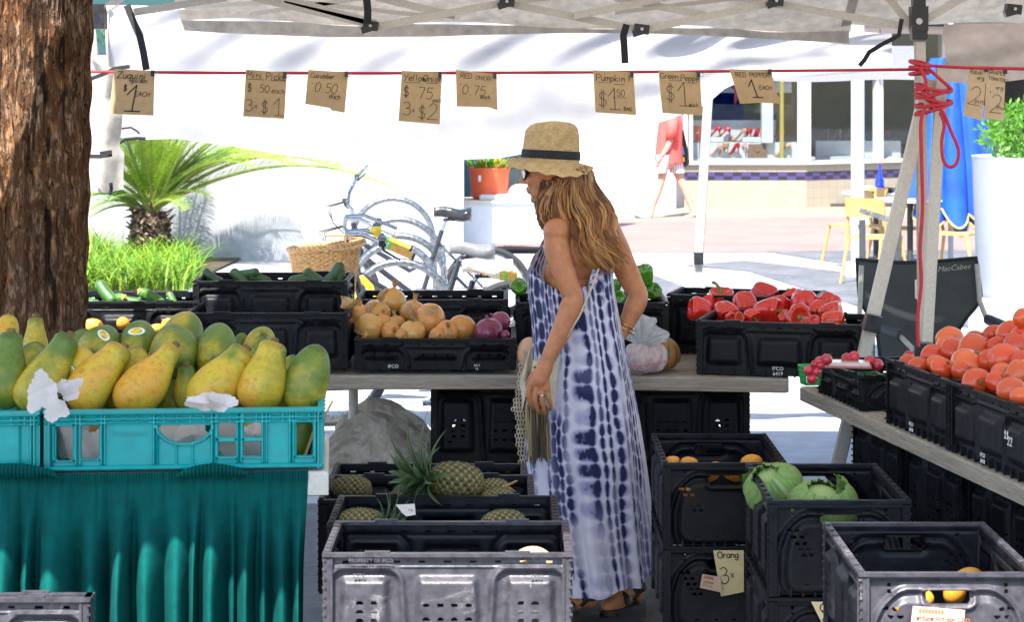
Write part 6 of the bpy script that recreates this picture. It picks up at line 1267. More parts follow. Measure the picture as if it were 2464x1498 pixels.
strength = np.clip((hsh(ci, 4)*.75+env*.9-.47)*2.4, 0, 1)
wide = .15+.17*hsh(ci, 5)+.05*hb_
thd = np.degrees(th)[None,:]; block = np.exp(-((thd-215)/30)**2)*sm(560,640,UVp)*(1-sm(820,900,UVp))+.9*np.exp(-((thd-243)/8.5)**2)*sm(960,1010,UVp)*(1-sm(1330,1400,UVp))+.8*np.exp(-((thd-318)/15)**2)*(1-sm(690,740,UVp))
block = np.clip(block, 0, 1); strength = np.clip(strength+block, 0, 1); wide = wide+block*.30
edge = (vnoise(np.stack([UVp.ravel()/9, (col*5).ravel()], 1), 8).reshape(nV, nT)-.5)*.8
dd = np.abs(xl/(wide*(1-.62*(2*np.abs(yl))**2.2)))**2+np.abs(yl/.485)**6+edge; dark = (1-sm(.45,1.25,dd))*strength; halo = (1-sm(.6,4.0,dd))*np.clip(strength*1.4,0,1)*.62
streak = np.clip(vnoise(np.stack([UVp.ravel()/60, (col*2.2).ravel()], 1), 9).reshape(nV, nT)*1.6-.75, 0, 1)*.30
whi, blu, ind = np.array([.70,.67,.79]), np.array([.085,.11,.40]), np.array([.010,.014,.075])
c = whi+(np.array([.42,.42,.66])-whi)*streak[...,None]; c = c+(blu-c)*halo[...,None]; c = c+(ind-c)*dark[...,None]
set_col(dme, c.reshape(-1,3)); dress = link('dress', dme, root)
sp = MB()
def ribbon(pts, wd):
    sp.tube(pts, wd, 6, flat=.35, up=(0,1,0))
ribbon([W(1438,645,-.135),W(1428,620,-.135),W(1421,585,-.125),W(1414,552,-.10),W(1390,528,-.05)], .006)
ribbon([W(1452,645,-.12),W(1458,610,-.09),W(1462,570,-.03),W(1455,538,.05)], .006)
ribbon([W(1300,600,-.02),W(1306,585,-.06),W(1330,545,-.09)], .006); ribbon([W(1425,690,-.155),W(1432,660,-.15),W(1440,640,-.13)], .016)
so_ = obj('dress_strap', sp, mat('dress_strap_cloth', (.03,.04,.16), .8, (.5,.5,.65), 60, fine=.1), dress)
# ---- woven bag, fringe and crochet shawl
cream = mat('cream_cotton', (.62,.55,.43), .85, (.55,.47,.35), 40, bump=.5, bs=180, fine=.15)
bag = thing('shoulder_bag', 'cream woven shoulder bag with black dashes and a long fringe', 'bag', W(1288,930,-.15)); bo = bag.location
q4 = [W(1283,868,-.16),W(1345,868,-.145),W(1335,985,-.165),W(1264,985,-.185)]
mb = MB(); n_ = (q4[1]-q4[0]).cross(q4[3]-q4[0]).normalized(); n_ = -n_ if n_.y > 0 else n_
g = [[q4[0].lerp(q4[1], u).lerp(q4[3].lerp(q4[2], u), v)-bo+n_*.022*(math.sin(PI*u)**.5)*(math.sin(PI*(.1+.85*v))) for u in np.linspace(0,1,14)] for v in np.linspace(0,1,16)]
gb_ = [[p-n_*.05*(math.sin(PI*(i+.5)/14)**.5) for i, p in enumerate(r)] for r in g]
mb.grid(g); mb.grid(gb_); obj('pouch', mb, cream, bag, ang=180)
ds = MB()
for j in range(9):
    for i in range(8):
        u, v = .04+i*.052, .12+j*.098; p = lambda u, v: q4[0].lerp(q4[1], u).lerp(q4[3].lerp(q4[2], u), v)-bo+n_*(.0235*(math.sin(PI*u)**.5)*(math.sin(PI*(.1+.85*v)))+.0008)
        ds.add([p(u,v), p(u+.038,v), p(u+.038,v+.048), p(u,v+.048)], [(0,1,2,3)])
obj('dash_pattern', ds, M['ink'], bag, smooth=False)
fr = MB(); fcol = []
for k in range(110):
    u = k/109; p0 = q4[3].lerp(q4[2], u*.72)-bo+n_*random.uniform(0,.018)+Vector((0,0,random.uniform(.0,.012))); l = random.uniform(.165,.195); d = Vector((random.gauss(.008,.006), random.gauss(0,.006), -l)); n0 = len(fr.v)
    fr.tube([p0, p0+d*.5+Vector((random.gauss(0,.002),0,0)), p0+d], [.0022,.002,.0016], 4); g_c = random.choice([(.03,.028,.025),(.10,.08,.05),(.34,.26,.14),(.22,.17,.09),(.05,.045,.035)]); fcol += [g_c]*(len(fr.v)-n0)
fo = obj('fringe', fr, vcol_mat('fringe_threads', .7), bag, smooth=False); set_col(fo.data, np.array(fcol))
obj('strap', MB().tube([p-bo for p in (W(1440,648,-.165),W(1425,690,-.185),W(1395,760,-.20),W(1362,815,-.20),W(1338,862,-.165))], .0042, 6, flat=.6), cream, bag)
sh = MB(); rn = random.Random(4)
# gathered upper part, then an open crochet edge of rings hanging in front of the hip
g = [[W(lerp(1258+18*math.sin(v*2.8)*0-6*v, 1286-14*v, u)+4*math.sin(v*9+u*4), lerp(842,990,v)+4*math.sin(u*7), -.135+.022*math.sin(u*8+v*3)+.01*math.sin(v*14)) for u in np.linspace(0,1,12)] for v in np.linspace(0,1,18)]
sh.grid(g)
for j in range(26):
    py = 880+j*10.6; xe = np.interp(py, [880,940,985,1010,1060,1100,1160], [1252,1246,1234,1246,1243,1252,1250]); xr = np.interp(py, [880,1000,1100,1160], [1262,1268,1264,1262])
    n = max(2, int((xr-xe)/6.5))
    for i in range(n):
        c = W(xe+(i+.5*(j % 2))*6.5, py, -.10+.004*math.sin(j)); sh.tube([c+Vector((.0062*math.cos(a), 0, .0072*math.sin(a))) for a in np.linspace(0,2*PI,8,endpoint=False)], .0019, 4, loop=True, cap=False)
tag(obj('crochet_shawl', sh, cream, ang=180), 'cream crochet shawl with lacy edge hanging from the woman\'s bag', 'shawl')
# ---- plastic bag on the table
pbm = mat('thin_plastic_bag', (.74,.66,.66), .3, (.68,.5,.5), 7, .45, .7, transl=.35, spec=.6, bump=.3, bs=14, fine=.04)
pb = MB(); rn = random.Random(9); c0 = P(1552,862,648)
def bagsurf(rx, ry, rz, seed, z0=0):
    def fn(a, t):
        th_ = PI*(t*.97+.015); q = 1+.30*(float(vnoise(np.array([[math.cos(a)*2.4+seed, math.sin(a)*2.4, t*4]]), seed)[0])-.5)+.10*(abs(math.sin(a*5+seed+2*math.sin(t*5)))-.5)*(.3+t)+.05*abs(math.sin(a*11+t*4))
        return (rx*math.sin(th_)**.8*math.cos(a)*q, ry*math.sin(th_)**.8*math.sin(a)*q, z0-rz*math.cos(th_)*q)
    return surf(90, 40, fn)
b1 = bagsurf(.077,.07,.052,2); bag2 = tag(obj('plastic_bag', b1, pbm, None, c0, ang=180), 'knotted translucent pinkish plastic grocery bag on the table in front of the pumpkin', 'plastic bag')
top_ = MB()
for (a0_, a1_, l0, seed) in ((-62,-8,.105,3),(-14,34,.135,5),(26,78,.115,8)):
    gg = []; rn = random.Random(seed)
    for i in range(34):
        u = i/33; a = R(lerp(a0_, a1_, u)); row = []; ll = l0*(.8+.25*math.sin(PI*u)+.03*math.sin(u*11+seed))
        for k in range(14):
            v = k/13; q = .0035*math.sin(u*26+seed+v*3)*(v**.6)+.018*math.sin(u*9+seed)*v+.030*(float(vnoise(np.array([[u*6+seed, v*4]]), seed)[0])-.5)*v
            rr_ = .008+ll*v; row.append((-.02+rr_*math.sin(a), -.02*v*(1-v)*4+q-.008*seed*.3, .046+rr_*math.cos(a)*.92-.02*v*v*math.sin(PI*u)))
        gg.append(row)
    top_.grid(gg)
obj('bag_handles', top_, mat('white_plastic_film', (.62,.62,.635), .3, transl=.45, bump=.4, bs=30, fine=.05), bag2, ang=180)
for k, tx_ in ((1, 'STORE FOR RECYCLING'),):
    text_obj('lettering', tx_, mat('red_print', (.62,.08,.08), .5, fine=.2) if 'red_print' not in bpy.data.materials else bpy.data.materials['red_print'], bag2, (.018,-.085,.004-.022*k), .0135 if k else .015, rot=(R(84),R(-9),R(8)))
g = [[P(lerp(1296,1310,u), 0, 1) for u in (0,1)] for v in (0,1)]
# ---------------------------------------------------------------- shop across the street
def X_(px, Y): return (px-CX)*Y/F
def Z_(py, Y): return H-(py-HY)*Y/F
tilem = bpy.data.materials.new('cream_tiles'); tilem.use_nodes = True; N = tilem.node_tree.nodes; Lk = tilem.node_tree.links; b = N['Principled BSDF']; b.inputs['Roughness'].default_value = .25
bk = N.new('ShaderNodeTexBrick'); bk.offset = 0; bk.inputs['Scale'].default_value = 1; bk.inputs['Brick Width'].default_value = .152; bk.inputs['Row Height'].default_value = .152; bk.inputs['Mortar Size'].default_value = .006
bk.inputs[1].default_value = (.30,.26,.20,1); bk.inputs[2].default_value = (.27,.235,.18,1); bk.inputs[3].default_value = (.25,.21,.17,1)
tc = N.new('ShaderNodeTexCoord'); sx = N.new('ShaderNodeSeparateXYZ'); cbx = N.new('ShaderNodeCombineXYZ'); Lk.new(tc.outputs['Object'], sx.inputs[0]); Lk.new(sx.outputs[0], cbx.inputs[0]); Lk.new(sx.outputs[2], cbx.inputs[1]); Lk.new(cbx.outputs[0], bk.inputs[0]); Lk.new(bk.outputs[0], b.inputs[0])
chk = bpy.data.materials.new('purple_black_tiles'); chk.use_nodes = True; N = chk.node_tree.nodes; Lk = chk.node_tree.links; ck = N.new('ShaderNodeTexChecker'); ck.inputs[1].default_value = (.05,.035,.12,1); ck.inputs[2].default_value = (.015,.015,.035,1); ck.inputs[3].default_value = 1/.062
tc = N.new('ShaderNodeTexCoord'); mp = N.new('ShaderNodeMapping'); mp.inputs['Scale'].default_value = (.45,1,1); mp.inputs['Location'].default_value = (.01,.011,.013); Lk.new(tc.outputs['Object'], mp.inputs[0]); Lk.new(mp.outputs[0], ck.inputs[0]); Lk.new(ck.outputs[0], N['Principled BSDF'].inputs[0]); N['Principled BSDF'].inputs['Roughness'].default_value = .3
alum = mat('window_frame', (.62,.60,.62), .4, fine=.05); glass = glass_mat('shop_glass', (.82,.86,.87), .045)
shop = thing('shoe_shop', 'cream tiled shoe shop with purple tile band and big display windows', 'shop', (4.48, 33.5, 0))
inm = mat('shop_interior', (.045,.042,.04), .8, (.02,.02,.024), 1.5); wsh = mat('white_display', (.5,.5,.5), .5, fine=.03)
def facade(x0, x1, rz, cx, cy, panes):
    Mr = Matrix.Rotation(rz, 4, 'Z'); L0 = Vector((cx-4.48, cy-33.5, 0))
    def ob(nm, mb, m, par=shop): return obj(nm, mb, m, par, L0 if par is shop else (0,0,0), (0,0,rz) if par is shop else (0,0,0), smooth=False)
    ob('wall', MB().bx(x0, x1, 0, .25, 0, .66), tilem); ob('tile_band', MB().bx(x0, x1, -.006, -.001, .425, .55), chk); ob('sill', MB().bx(x0-.02, x1+.02, -.06, .25, .663, .71), alum)
    ob('wall', MB().bx(x0, x1, 0, .25, 2.75, 5.2), M['white'])
    for (a, b_) in panes:
        fr_ = MB().bx(a, a+.05, .02, .12, .712, 2.75).bx(b_-.05, b_, .02, .12, .712, 2.75).bx(a+.05, b_-.05, .02, .12, 2.68, 2.75)
        w_ = ob('window', fr_, alum); obj('pane', MB().bx(a+.05, b_-.05, .06, .066, .712, 2.68), glass, w_, smooth=False)
facade(-1.86, 0, 0, 4.48, 33.5, [(-1.78,-.02)])
facade(0, 4.2, R(33), 4.48, 33.5, [(.03,1.5),(1.53,2.9),(2.93,4.15)])
obj('corner_post', MB().bx(-.13,.06,-.03,.1,.712,2.75), alum, shop, smooth=False)
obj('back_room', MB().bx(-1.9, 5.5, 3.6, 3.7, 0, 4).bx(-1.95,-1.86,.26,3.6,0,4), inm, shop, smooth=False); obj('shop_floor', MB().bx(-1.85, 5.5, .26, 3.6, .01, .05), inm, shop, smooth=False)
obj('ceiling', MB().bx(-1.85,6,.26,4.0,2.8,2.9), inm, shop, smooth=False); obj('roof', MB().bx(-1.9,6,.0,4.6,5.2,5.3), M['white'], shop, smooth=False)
dp = MB().bx(-1.84,-.05,.27,.60,.5,.74).bx(-1.84,-.05,.62,.95,.5,.98).bx(-1.84,-.35,.97,1.02,.5,1.32); obj('display_step', dp, wsh, shop, smooth=False)
dp = MB().bx(.15,1.6,1.2,1.5,.4,.74).bx(.35,1.7,1.52,1.8,.4,.98).bx(.9,2.9,2.2,2.6,.4,.74); obj('display_step', dp, wsh, shop, smooth=False)
for k, (a, b_, z) in enumerate(((-1.62,-1.2,1.06),(-.9,-.5,1.06),(-1.5,-.95,.80))): obj('display_block', MB().bx(a, b_, .66, .9, z-.07, z), wsh, shop, smooth=False)
obj('window_column', MB().bx(-.62,-.45,.5,.7,.98,2.75), wsh, shop, smooth=False); obj('window_column', MB().bx(-.35,-.30,.4,.5,.74,2.75), mat('mustard_trim', (.35,.25,.02), .5), shop, smooth=False)
obj('wall_panel', MB().bx(-1.84,-.05,1.1,1.14,1.32,1.75), mat('shop_dark', (.02,.02,.025), .5, (.06,.05,.05), 4), shop, smooth=False)
redl = mat('red_leather', (.42,.012,.012), .3, fine=.1); tanl = mat('tan_leather', (.36,.20,.11), .45, fine=.1); pinkl = mat('pink_leather', (.55,.30,.27), .4, fine=.1); brownl = mat('brown_leather', (.17,.085,.045), .5, fine=.2); gryl = mat('taupe_leather', (.19,.16,.13), .5, fine=.2)
def shoe_mesh(m):
    mb = MB(); rs = []
    for i in range(12):
        u = i/11; z = .10*(1-sm(.15,.72,u)); wd = .032*math.sin(PI*(.16+.80*u))**.6; hh = .045*(1-.35*u) if u < .3 else (.016 if u < .6 else .03*(1-u)+.014)
        rs.append([(-.115+.23*u, wd*math.cos(a), z+hh*max(0, math.sin(a))+.006*math.sin(a)) for a in np.linspace(0,2*PI,10,endpoint=False)])
    mb.loft(rs); mb.tube([(-.10,0,.10),(-.104,0,.05),(-.10,0,0)], [.014,.008,.006], 6); return mesh_of('heeled_shoe', mb, m, ang=60)
SH = {k: shoe_mesh(m) for k, m in (('red',redl),('tan',tanl),('pink',pinkl))}
for k, (px, py, Y, c, rz, lab) in enumerate([(1712,331,34.35,'red',.4,'red high heel by the tent leg in the shop window'),(1735,332,34.4,'red',.2,'dark red high heel right of the one by the tent leg'),(1815,336,34.35,'red',1.2,'red sandal on the white block in the shop window'),(1835,333,34.4,'tan',1.6,'tan sandal beside the red one on the white block'),(1866,336,34.5,'red',.6,'small red heel close to the window column'),(1738,371,34.1,'tan',1.0,'tan heel on the lowest block in the shop window'),(1762,371,34.1,'red',.9,'red heel on the lowest block beside the tan one'),(2030,371,35.6,'pink',.3,'pink heel on the low shelf right of the corner post'),(2052,371,35.6,'pink',.1,'second pink heel on the low shelf near the white column'),(2036,336,36.0,'tan',1.2,'tan heel on the upper shelf left of the white column'),(1975,336,36.0,'tan',.7,'tan shoe at the left of the upper shelf past the corner'),(2120,338,36.3,'red',.4,'red flat shoe behind the white column'),(1775,336,34.4,'tan',.5,'tan heel left of the red sandal, middle step of the shop window'),(1792,336,34.45,'red',.9,'dark red heel next to the tan one on the middle step'),(1880,371,34.1,'tan',.3,'tan heel at the right end of the lowest step'),(1720,371,34.1,'pink',.6,'pink heel at the left end of the lowest step'),(1785,371,34.2,'pink',1.3,'pink heel left of the brown flap handbag'),(1995,371,35.4,'red',.5,'red heel at the left of the low shelf past the corner'),(2008,336,36.0,'pink',1.0,'pink heel in the middle of the upper shelf past the corner'),(1755,302,34.7,'red',.5,'red heel on the top step of the shop window'),(1842,302,34.75,'tan',.8,'tan heel on the top step of the shop window')]):
    s_ = F/Y; tag(link('heeled_shoe', SH[c], None, P(px, py+2, s_), (0,0,PI-rz), 1.3), lab, 'shoe', 'shoes in the shop window')
def handbag(lab, px, py, Y, w, h, m, handle=True):
    t = thing('handbag', lab, 'handbag', P(px, py, F/Y), group='handbags in the shop window'); mb = MB().loft([[(x*w/2*(1-.12*u), y*.05*(1-.5*u), u*h) for x, y in ((-1,-1),(1,-1),(1,1),(-1,1))] for u in (0,.03,.95,1)]); obj('pouch', mb, m, t, smooth=False)
    obj('clasp', MB().bx(-.02,.02,-.058,-.045,h*.5,h*.62), gold, t, smooth=False)
    if handle: obj('handle', MB().tube([(w*.25*math.cos(a), 0, h+w*.42*math.sin(a)) for a in np.linspace(0,PI,12)], .011, 6), m, t)
handbag('brown flap handbag on the low step of the shop window', 1822,381,34.1,.30,.22,brownl, False); handbag('taupe handbag with tall handles behind the second window', 2152,388,36.2,.32,.24,gryl); handbag('dark red box bag at the left end of the shop window', 1678,340,34.2,.16,.24,redl, False)
po = thing('shop_poster', 'shop poster of red stiletto shoes at the top of the display window', 'poster', (X_(1790,34.6),34.6,1.62)); obj('panel', MB().bx(-.75,.75,0,.02,-.05,.9), mat('poster_grey', (.30,.32,.38), .5, (.55,.55,.58), 3, det=1), po, smooth=False)
pr = MB()
for (x, z, k) in ((-.45,.2,1),(.25,.3,-1),(-.15,-.0,1)): pr.prism([(x,0,z+.32),(x+.1*k,0,z+.34),(x+.34*k,0,z+.08),(x+.5*k,0,z+.02),(x+.5*k,0,z-.03),(x+.28*k,0,z-.02),(x+.1*k,0,z+.15),(x+.02*k,0,z-.04),(x,0,z-.04)], (0,-.006,0))
obj('shoe_picture', pr, redl, po, (0,-.002,0), smooth=False)
# white building left of the shop, with a window
wb2 = thing('white_building', 'white stucco building with corner pilaster between the shop and the garden wall', 'building', (2.0,33.2,0))
obj('wall', MB().bx(-.52,.47,0,3,0,5).bx(-1.15,-.62,.35,3,0,.98).bx(-1.15,-.62,.35,3,2.4,5), M['white'], wb2, smooth=False); obj('pilaster', MB().bx(-.62,-.523,-.05,3,0,5), mat('grey_pilaster', (.5,.48,.46), .7, (.4,.38,.36), 5, fine=.1), wb2, smooth=False)
obj('wall', MB().bx(.473,.68,.4,3,0,5), M['white'], wb2, smooth=False)
wf = obj('window', MB().bx(-.72,-.63,.36,.45,1.0,2.4).bx(-1.15,-.72,.36,.45,.985,1.03), alum, wb2, smooth=False); obj('pane', MB().bx(-1.15,-.72,.40,.41,1.03,2.4), mat('dark_window', (.012,.018,.022), .08, (.05,.06,.06), 2, det=1, spec=.7), wf, smooth=False)
# ---------------------------------------------------------------- recess with the orange pot and a white cooler cart
Yc = 24.4; sC = F/Yc
bx_ = thing('cooler_cart', 'long white louvred cooler cart standing past the end of the garden wall', 'cart', (X_(1210,Yc), Yc, 0)); hw = (1330-1113)/2/sC
obj('body', MB().bx(-hw, hw+.2, 0, .7, Z_(586,Yc), Z_(490,Yc)), mat('cart_white', (.62,.64,.68), .4, (.55,.57,.62), 2, fine=.03), bx_, smooth=False); obj('top', MB().bx(-hw-.02, hw+.22, -.03, .72, Z_(490,Yc)+.002, Z_(483,Yc)), mat('cart_top', (.58,.53,.42), .5), bx_, smooth=False)
lv = MB()
for k in range(4): lv.bx(-.05, hw+.1, -.012, -.001, Z_(580-k*9,Yc), Z_(576-k*9,Yc))
obj('louvre', lv, M['white'], bx_, smooth=False)
obj('lid', MB().loft([[(x*q*.28+.02, .3+y*q*.2, z) for x, y in ((-1,-1),(1,-1),(1,1),(-1,1))] for q, z in ((1,Z_(482,Yc)),(1,Z_(474,Yc)),(.94,Z_(470,Yc)))]), M['white'], bx_, smooth=False)
obj('base', MB().bx(-hw, hw+.2, .05, .6, .12, Z_(587,Yc)), mat('dark_green_base', (.004,.03,.024), .5, (.01,.1,.06), 6, fine=.3), bx_, smooth=False)
wh_ = None and obj('wheel', MB().tube([(-.3+.13*math.cos(a), .0, .13+.13*math.sin(a)) for a in np.linspace(0,2*PI,20,endpoint=False)], .03, 6, loop=True, cap=False), M['rubber'], bx_); 
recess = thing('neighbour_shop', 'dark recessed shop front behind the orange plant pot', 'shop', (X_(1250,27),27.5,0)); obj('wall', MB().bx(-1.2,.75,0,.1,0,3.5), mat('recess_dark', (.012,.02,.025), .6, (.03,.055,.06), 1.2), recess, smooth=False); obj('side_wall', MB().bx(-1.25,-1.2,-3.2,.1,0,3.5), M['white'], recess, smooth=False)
obj('teal_panel', MB().bx(-.95,-.2,-.05,-.002,0,.95), mat('teal_panel', (.01,.08,.10), .5), recess, smooth=False)
pot = thing('flower_pot', 'big orange plant pot with a white sticker on the cooler cart', 'pot', (X_(1177,24.75), 24.75, Z_(478,24.75)))
obj('pot', MB().lathe([(.17,0),(.205,.03),(.225,.30),(.24,.33),(.24,.35),(.22,.35),(.20,.30)], 36), mat('orange_pot', (.68,.115,.035), .5, (.6,.09,.03), 3, fine=.05), pot, ang=30); obj('sticker', MB().add([(.225*math.sin(a)-0, -.225*math.cos(a)-.004, z) for a, z in ((-.55,.2),(-.40,.2),(-.40,.27),(-.55,.27))], [(0,1,2,3)]), M['lettering'], pot, smooth=False)
mb = MB(); cols = []
for _ in range(260):
    a = random.uniform(0, 6.28); r = random.uniform(0,.24); c_ = random.choice([(.07,.25,.03),(.12,.32,.04),(.6,.35,.03)]); blade(mb, cols, Vector((r*math.cos(a), r*math.sin(a), .33)), random.uniform(.08,.2), a, random.uniform(.3,1), .03, c_, 4)
o = obj('plant', mb, grassm, pot, smooth=False); set_col(o.data, np.array(cols))
tag(obj('cloth_bundle', MB().ell((X_(1255,24.8),24.8,Z_(470,24.8)), (.2,.16,.13), n=18, m=10), M['paper']), 'pale cloth bundle lying right of the orange pot', 'cloth')
# ---------------------------------------------------------------- white column, cafe furniture, umbrella, planter
Yp = 21.6; col_ = thing('street_column', 'slim white painted street column with a grey box on it', 'column', (X_(2064,Yp), Yp, 0))
paint = mat('pale_blue_white_paint', (.42,.46,.52), .5, fine=.03)
obj('shaft', MB().lathe([(.066,.12),(.066,4.2)], 24), paint, col_); obj('plinth', MB().loft([[(x*q,y*q,z) for x, y in ((-1,-1),(1,-1),(1,1),(-1,1))] for q, z in ((.125,0),(.125,.11),(.10,.14))]), paint, col_, smooth=False)
obj('junction_box', MB().bx(-.02,.09,-.10,-.06,.52,.72), mat('box_grey', (.5,.5,.5), .5), col_, smooth=False); obj('tape', MB().lathe([(.0672,.765),(.0672,.785)], 24, cap=False), mat('yellow_tape', (.6,.5,.2), .6), col_)
woodc = mat('tan_chair_plastic', (.45,.29,.11), .5, (.40,.25,.09), 4, fine=.06)
def cafe_chair(lab, px, py_foot, Y, rz):
    t = thing('cafe_chair', lab, 'chair', (X_(px,Y), Y, 0), (0,0,rz), 'tan cafe chairs by the white column')
    obj('seat', MB().loft([[(.21*x, .20*y, z) for x, y in ((-1,-1),(0,-1.06),(1,-1),(1.04,0),(1,1),(0,1.04),(-1,1),(-1.04,0))] for z in (.43,.452)]), woodc, t, ang=30)
    for sx, sy in ((-1,-1),(1,-1),(-1,1),(1,1)): obj('leg', MB().tube([(.19*sx,.18*sy,.44),(.25*sx,.25*sy,0)], [.020,.012], 8), woodc, t)
    obj('backrest', MB().grid([[(x*.19, .20+.03*(1-x*x)+(z-.45)*.18, z) for x in np.linspace(-1,1,9)] for z in np.linspace(.64,.82,5)]).grid([[(x*.19, .222+.03*(1-x*x)+(z-.45)*.18, z) for x in np.linspace(-1,1,9)] for z in np.linspace(.64,.82,5)]), woodc, t)
    for sx in (-1, 1): obj('upright', MB().tube([(.19*sx,.19,.44),(.185*sx,.235,.66),(.18*sx,.265,.80)], .016, 8), woodc, t)
cafe_chair('tan cafe chair half hidden by the white column', 2055, 0, 22.6, R(-70)); cafe_chair('tan cafe chair directly right of the white column', 2105, 0, 20.9, R(150)); cafe_chair('tan cafe chair behind the tilted tent pole', 2155, 0, 22.2, R(95)); cafe_chair('tan cafe chair under the blue umbrella', 2300, 0, 21.4, R(60))
wtop = mat('white_table_top', (.78,.78,.78), .35, fine=.02)
def cafe_table(lab, px, Y):
    t = thing('cafe_table', lab, 'table', (X_(px,Y),Y,0), group='white cafe tables'); obj('tabletop', MB().lathe([(.0,.725),(.33,.725),(.36,.735),(.36,.752),(.33,.755)], 32), wtop, t, ang=30); obj('pedestal', MB().tube([(0,0,.02),(0,0,.725)], .03, 10), M['darkgrey'], t); obj('foot', MB().lathe([(.22,0),(.21,.015),(.03,.03)], 24), M['darkgrey'], t)
cafe_table('round white cafe table behind the column with a blue bottle', 2108, 23.2); cafe_table('round white cafe table beside the umbrella', 2190, 21.8)
tag(obj('blue_bottle', MB().lathe([(.045,0),(.05,.01),(.05,.12),(.03,.16),(.017,.20),(.016,.27),(.020,.275),(.018,.30)], 20), mat('cobalt_glass', (.005,.02,.45), .12, coat=.5, fine=0), None, (X_(2117,23.1), 23.1, .756)), 'cobalt blue bottle standing on the far cafe table', 'bottle')
tag(obj('napkin', MB().ell((X_(2090,23.2),23.15,.79), (.06,.05,.035), n=12, m=8), M['paper']), 'crumpled white napkin on the far cafe table', 'napkin'); tag(obj('bowl', MB().lathe([(.04,0),(.08,.04),(.085,.05),(.07,.045)], 20), M['bracket'], None, (X_(2140,23.0),23.0,.756)), 'small dark bowl beside the blue bottle', 'bowl')
frm2 = thing('metal_stand', 'dark metal frame with bright top rail behind the camp chair', 'stand', (X_(2115,18.5),18.5,0))
obj('rail', MB().box((0,0,.78),(.34,.04,.045),(0,.30,0)), M['chrome'], frm2, smooth=False)
for x in (-.14,.16): obj('post', MB().bx(x-.025,x+.025,-.02,.02,0,.75), M['darkgrey'], frm2, smooth=False)
ub = mat('blue_umbrella_cloth', (.002,.06,.48), .7, (.004,.09,.58), 3, transl=.2, bump=.1, bs=30, fine=.05); Yu = 21.9
um = thing('cafe_umbrella', 'closed bright blue cafe umbrella with yellow scalloped edging', 'umbrella', (X_(2283,Yu),Yu,0)); G = []; edge = []
for i in range(26):
    v = i/25; row = []
    for k in range(120):
        a = 2*PI*k/120; f = abs(math.cos(4*a))**.7; r = lerp(.17, .50, v**.75)*(.62+.38*f)*(1+.10*math.sin(a*3+v*2)+.05*math.sin(a*7+v*5)); z = lerp(2.15, .74, v)-(.15*f**2+.12*math.sin(a+2.6))*v**4
        row.append((r*math.cos(a), r*math.sin(a), z))
    G.append(row)
obj('canopy', MB().grid(G, wrap=True), ub, um, ang=180); G2 = [[(x*.8+.04, y*.8-.02, z-.10-.08*i/25*math.sin(2*math.atan2(y, x)+.5)) for x, y, z in r] for i, r in enumerate(G[16:])]
obj('inner_fold', MB().grid(G2, wrap=True), ub, um, ang=180); ym = mat('yellow_edging', (.62,.46,.06), .7)
obj('edging', MB().tube(G[-1], .011, 5, loop=True, cap=False).tube(G2[-1], .010, 5, loop=True, cap=False), ym, um); obj('pole', MB().tube([(0.02,0,0),(0.02,0,2.5)], .028, 12), paint, um)
obj('foot', MB().lathe([(.28,0),(.27,.05),(.05,.08)], 24), M['darkgrey'], um)
pl_ = thing('round_planter', 'huge round white planter at the right edge with a green shrub', 'planter', (X_(2560,19.6),19.6,0)); obj('tub', MB().lathe([(.74,0),(.76,.05),(.80,1.22),(.81,1.25),(.76,1.25),(.74,1.15)], 64), mat('planter_white', (.36,.385,.43), .5, (.33,.355,.40), 1, fine=.02), pl_, ang=30)
shrub('bushy_shrub', 'bright green bushy shrub growing in the round white planter', (X_(2520,19.5),19.5,1.45), .62,.5,.34, 2600, (.12,.30,.03), .06, 'shrub')
# ---------------------------------------------------------------- camp chair behind the tomatoes
cc_ = thing('camp_chair', 'dark grey folding camp chair with padded arms behind the tomatoes', 'chair', (X_(2222,10.6),10.6,0), (0,0,R(8))); sC = F/10.6
cloth = mat('camp_cloth', (.040,.048,.050), .8, (.055,.062,.063), 3, bump=.3, bs=16, fine=.15, sheen=.2); pip = mat('chair_piping', (.008,.008,.009), .7)
def cz(py): return Z_(py, 10.6)
ol = [(-.305,cz(634)),(-.27,cz(628)),(-.2,cz(632)),(-.05,cz(641)),(.1,cz(638)),(.22,cz(628)),(.285,cz(626)),(.30,cz(634)),(.312,cz(718)),(.295,cz(740)),(.24,cz(775)),(.21,cz(800)),(.20,cz(880)),(-.19,cz(880)),(-.20,cz(800)),(-.27,cz(745)),(-.295,cz(720))]
bkc = lambda x, z: (x, .10*(1-(x/.33)**2)+.02+.12*(z-.6)+.004*math.sin(z*31+x*5), z)
mb = MB(); zs = np.linspace(cz(880), cz(626), 26); rows = []
zl = [(cz(880),-.19,.20),(cz(800),-.20,.21),(cz(775),-.235,.24),(cz(742),-.275,.295),(cz(718),-.296,.312),(cz(634),-.305,.30)]
for z in zs:
    a = np.interp(z, [q[0] for q in zl], [q[1] for q in zl]); b_ = np.interp(z, [q[0] for q in zl], [q[2] for q in zl]); top_dip = 0
    rows.append([bkc(a+(b_-a)*u, z-(.026*math.sin(PI*u)*max(0,(z-cz(700))/(cz(626)-cz(700))))) for u in np.linspace(0,1,24)])
mb.grid(rows); bo_ = obj('backrest', mb, cloth, cc_, ang=180)
obj('piping', MB().tube(rows[-1]+[r[-1] for r in rows[::-1]][1:]+rows[0][::-1][1:]+[r[0] for r in rows][1:-1], .009, 6, loop=True, cap=False), pip, bo_)
obj('seat', MB().grid([[(x*.25, -.42+.5*v, .40+.02*v-.04*math.sin(PI*v)) for x in np.linspace(-1,1,8)] for v in np.linspace(0,1,8)]), cloth, cc_)
tubem = mat('chair_tube', (.38,.37,.34), .4, fine=.1, spec=.5)
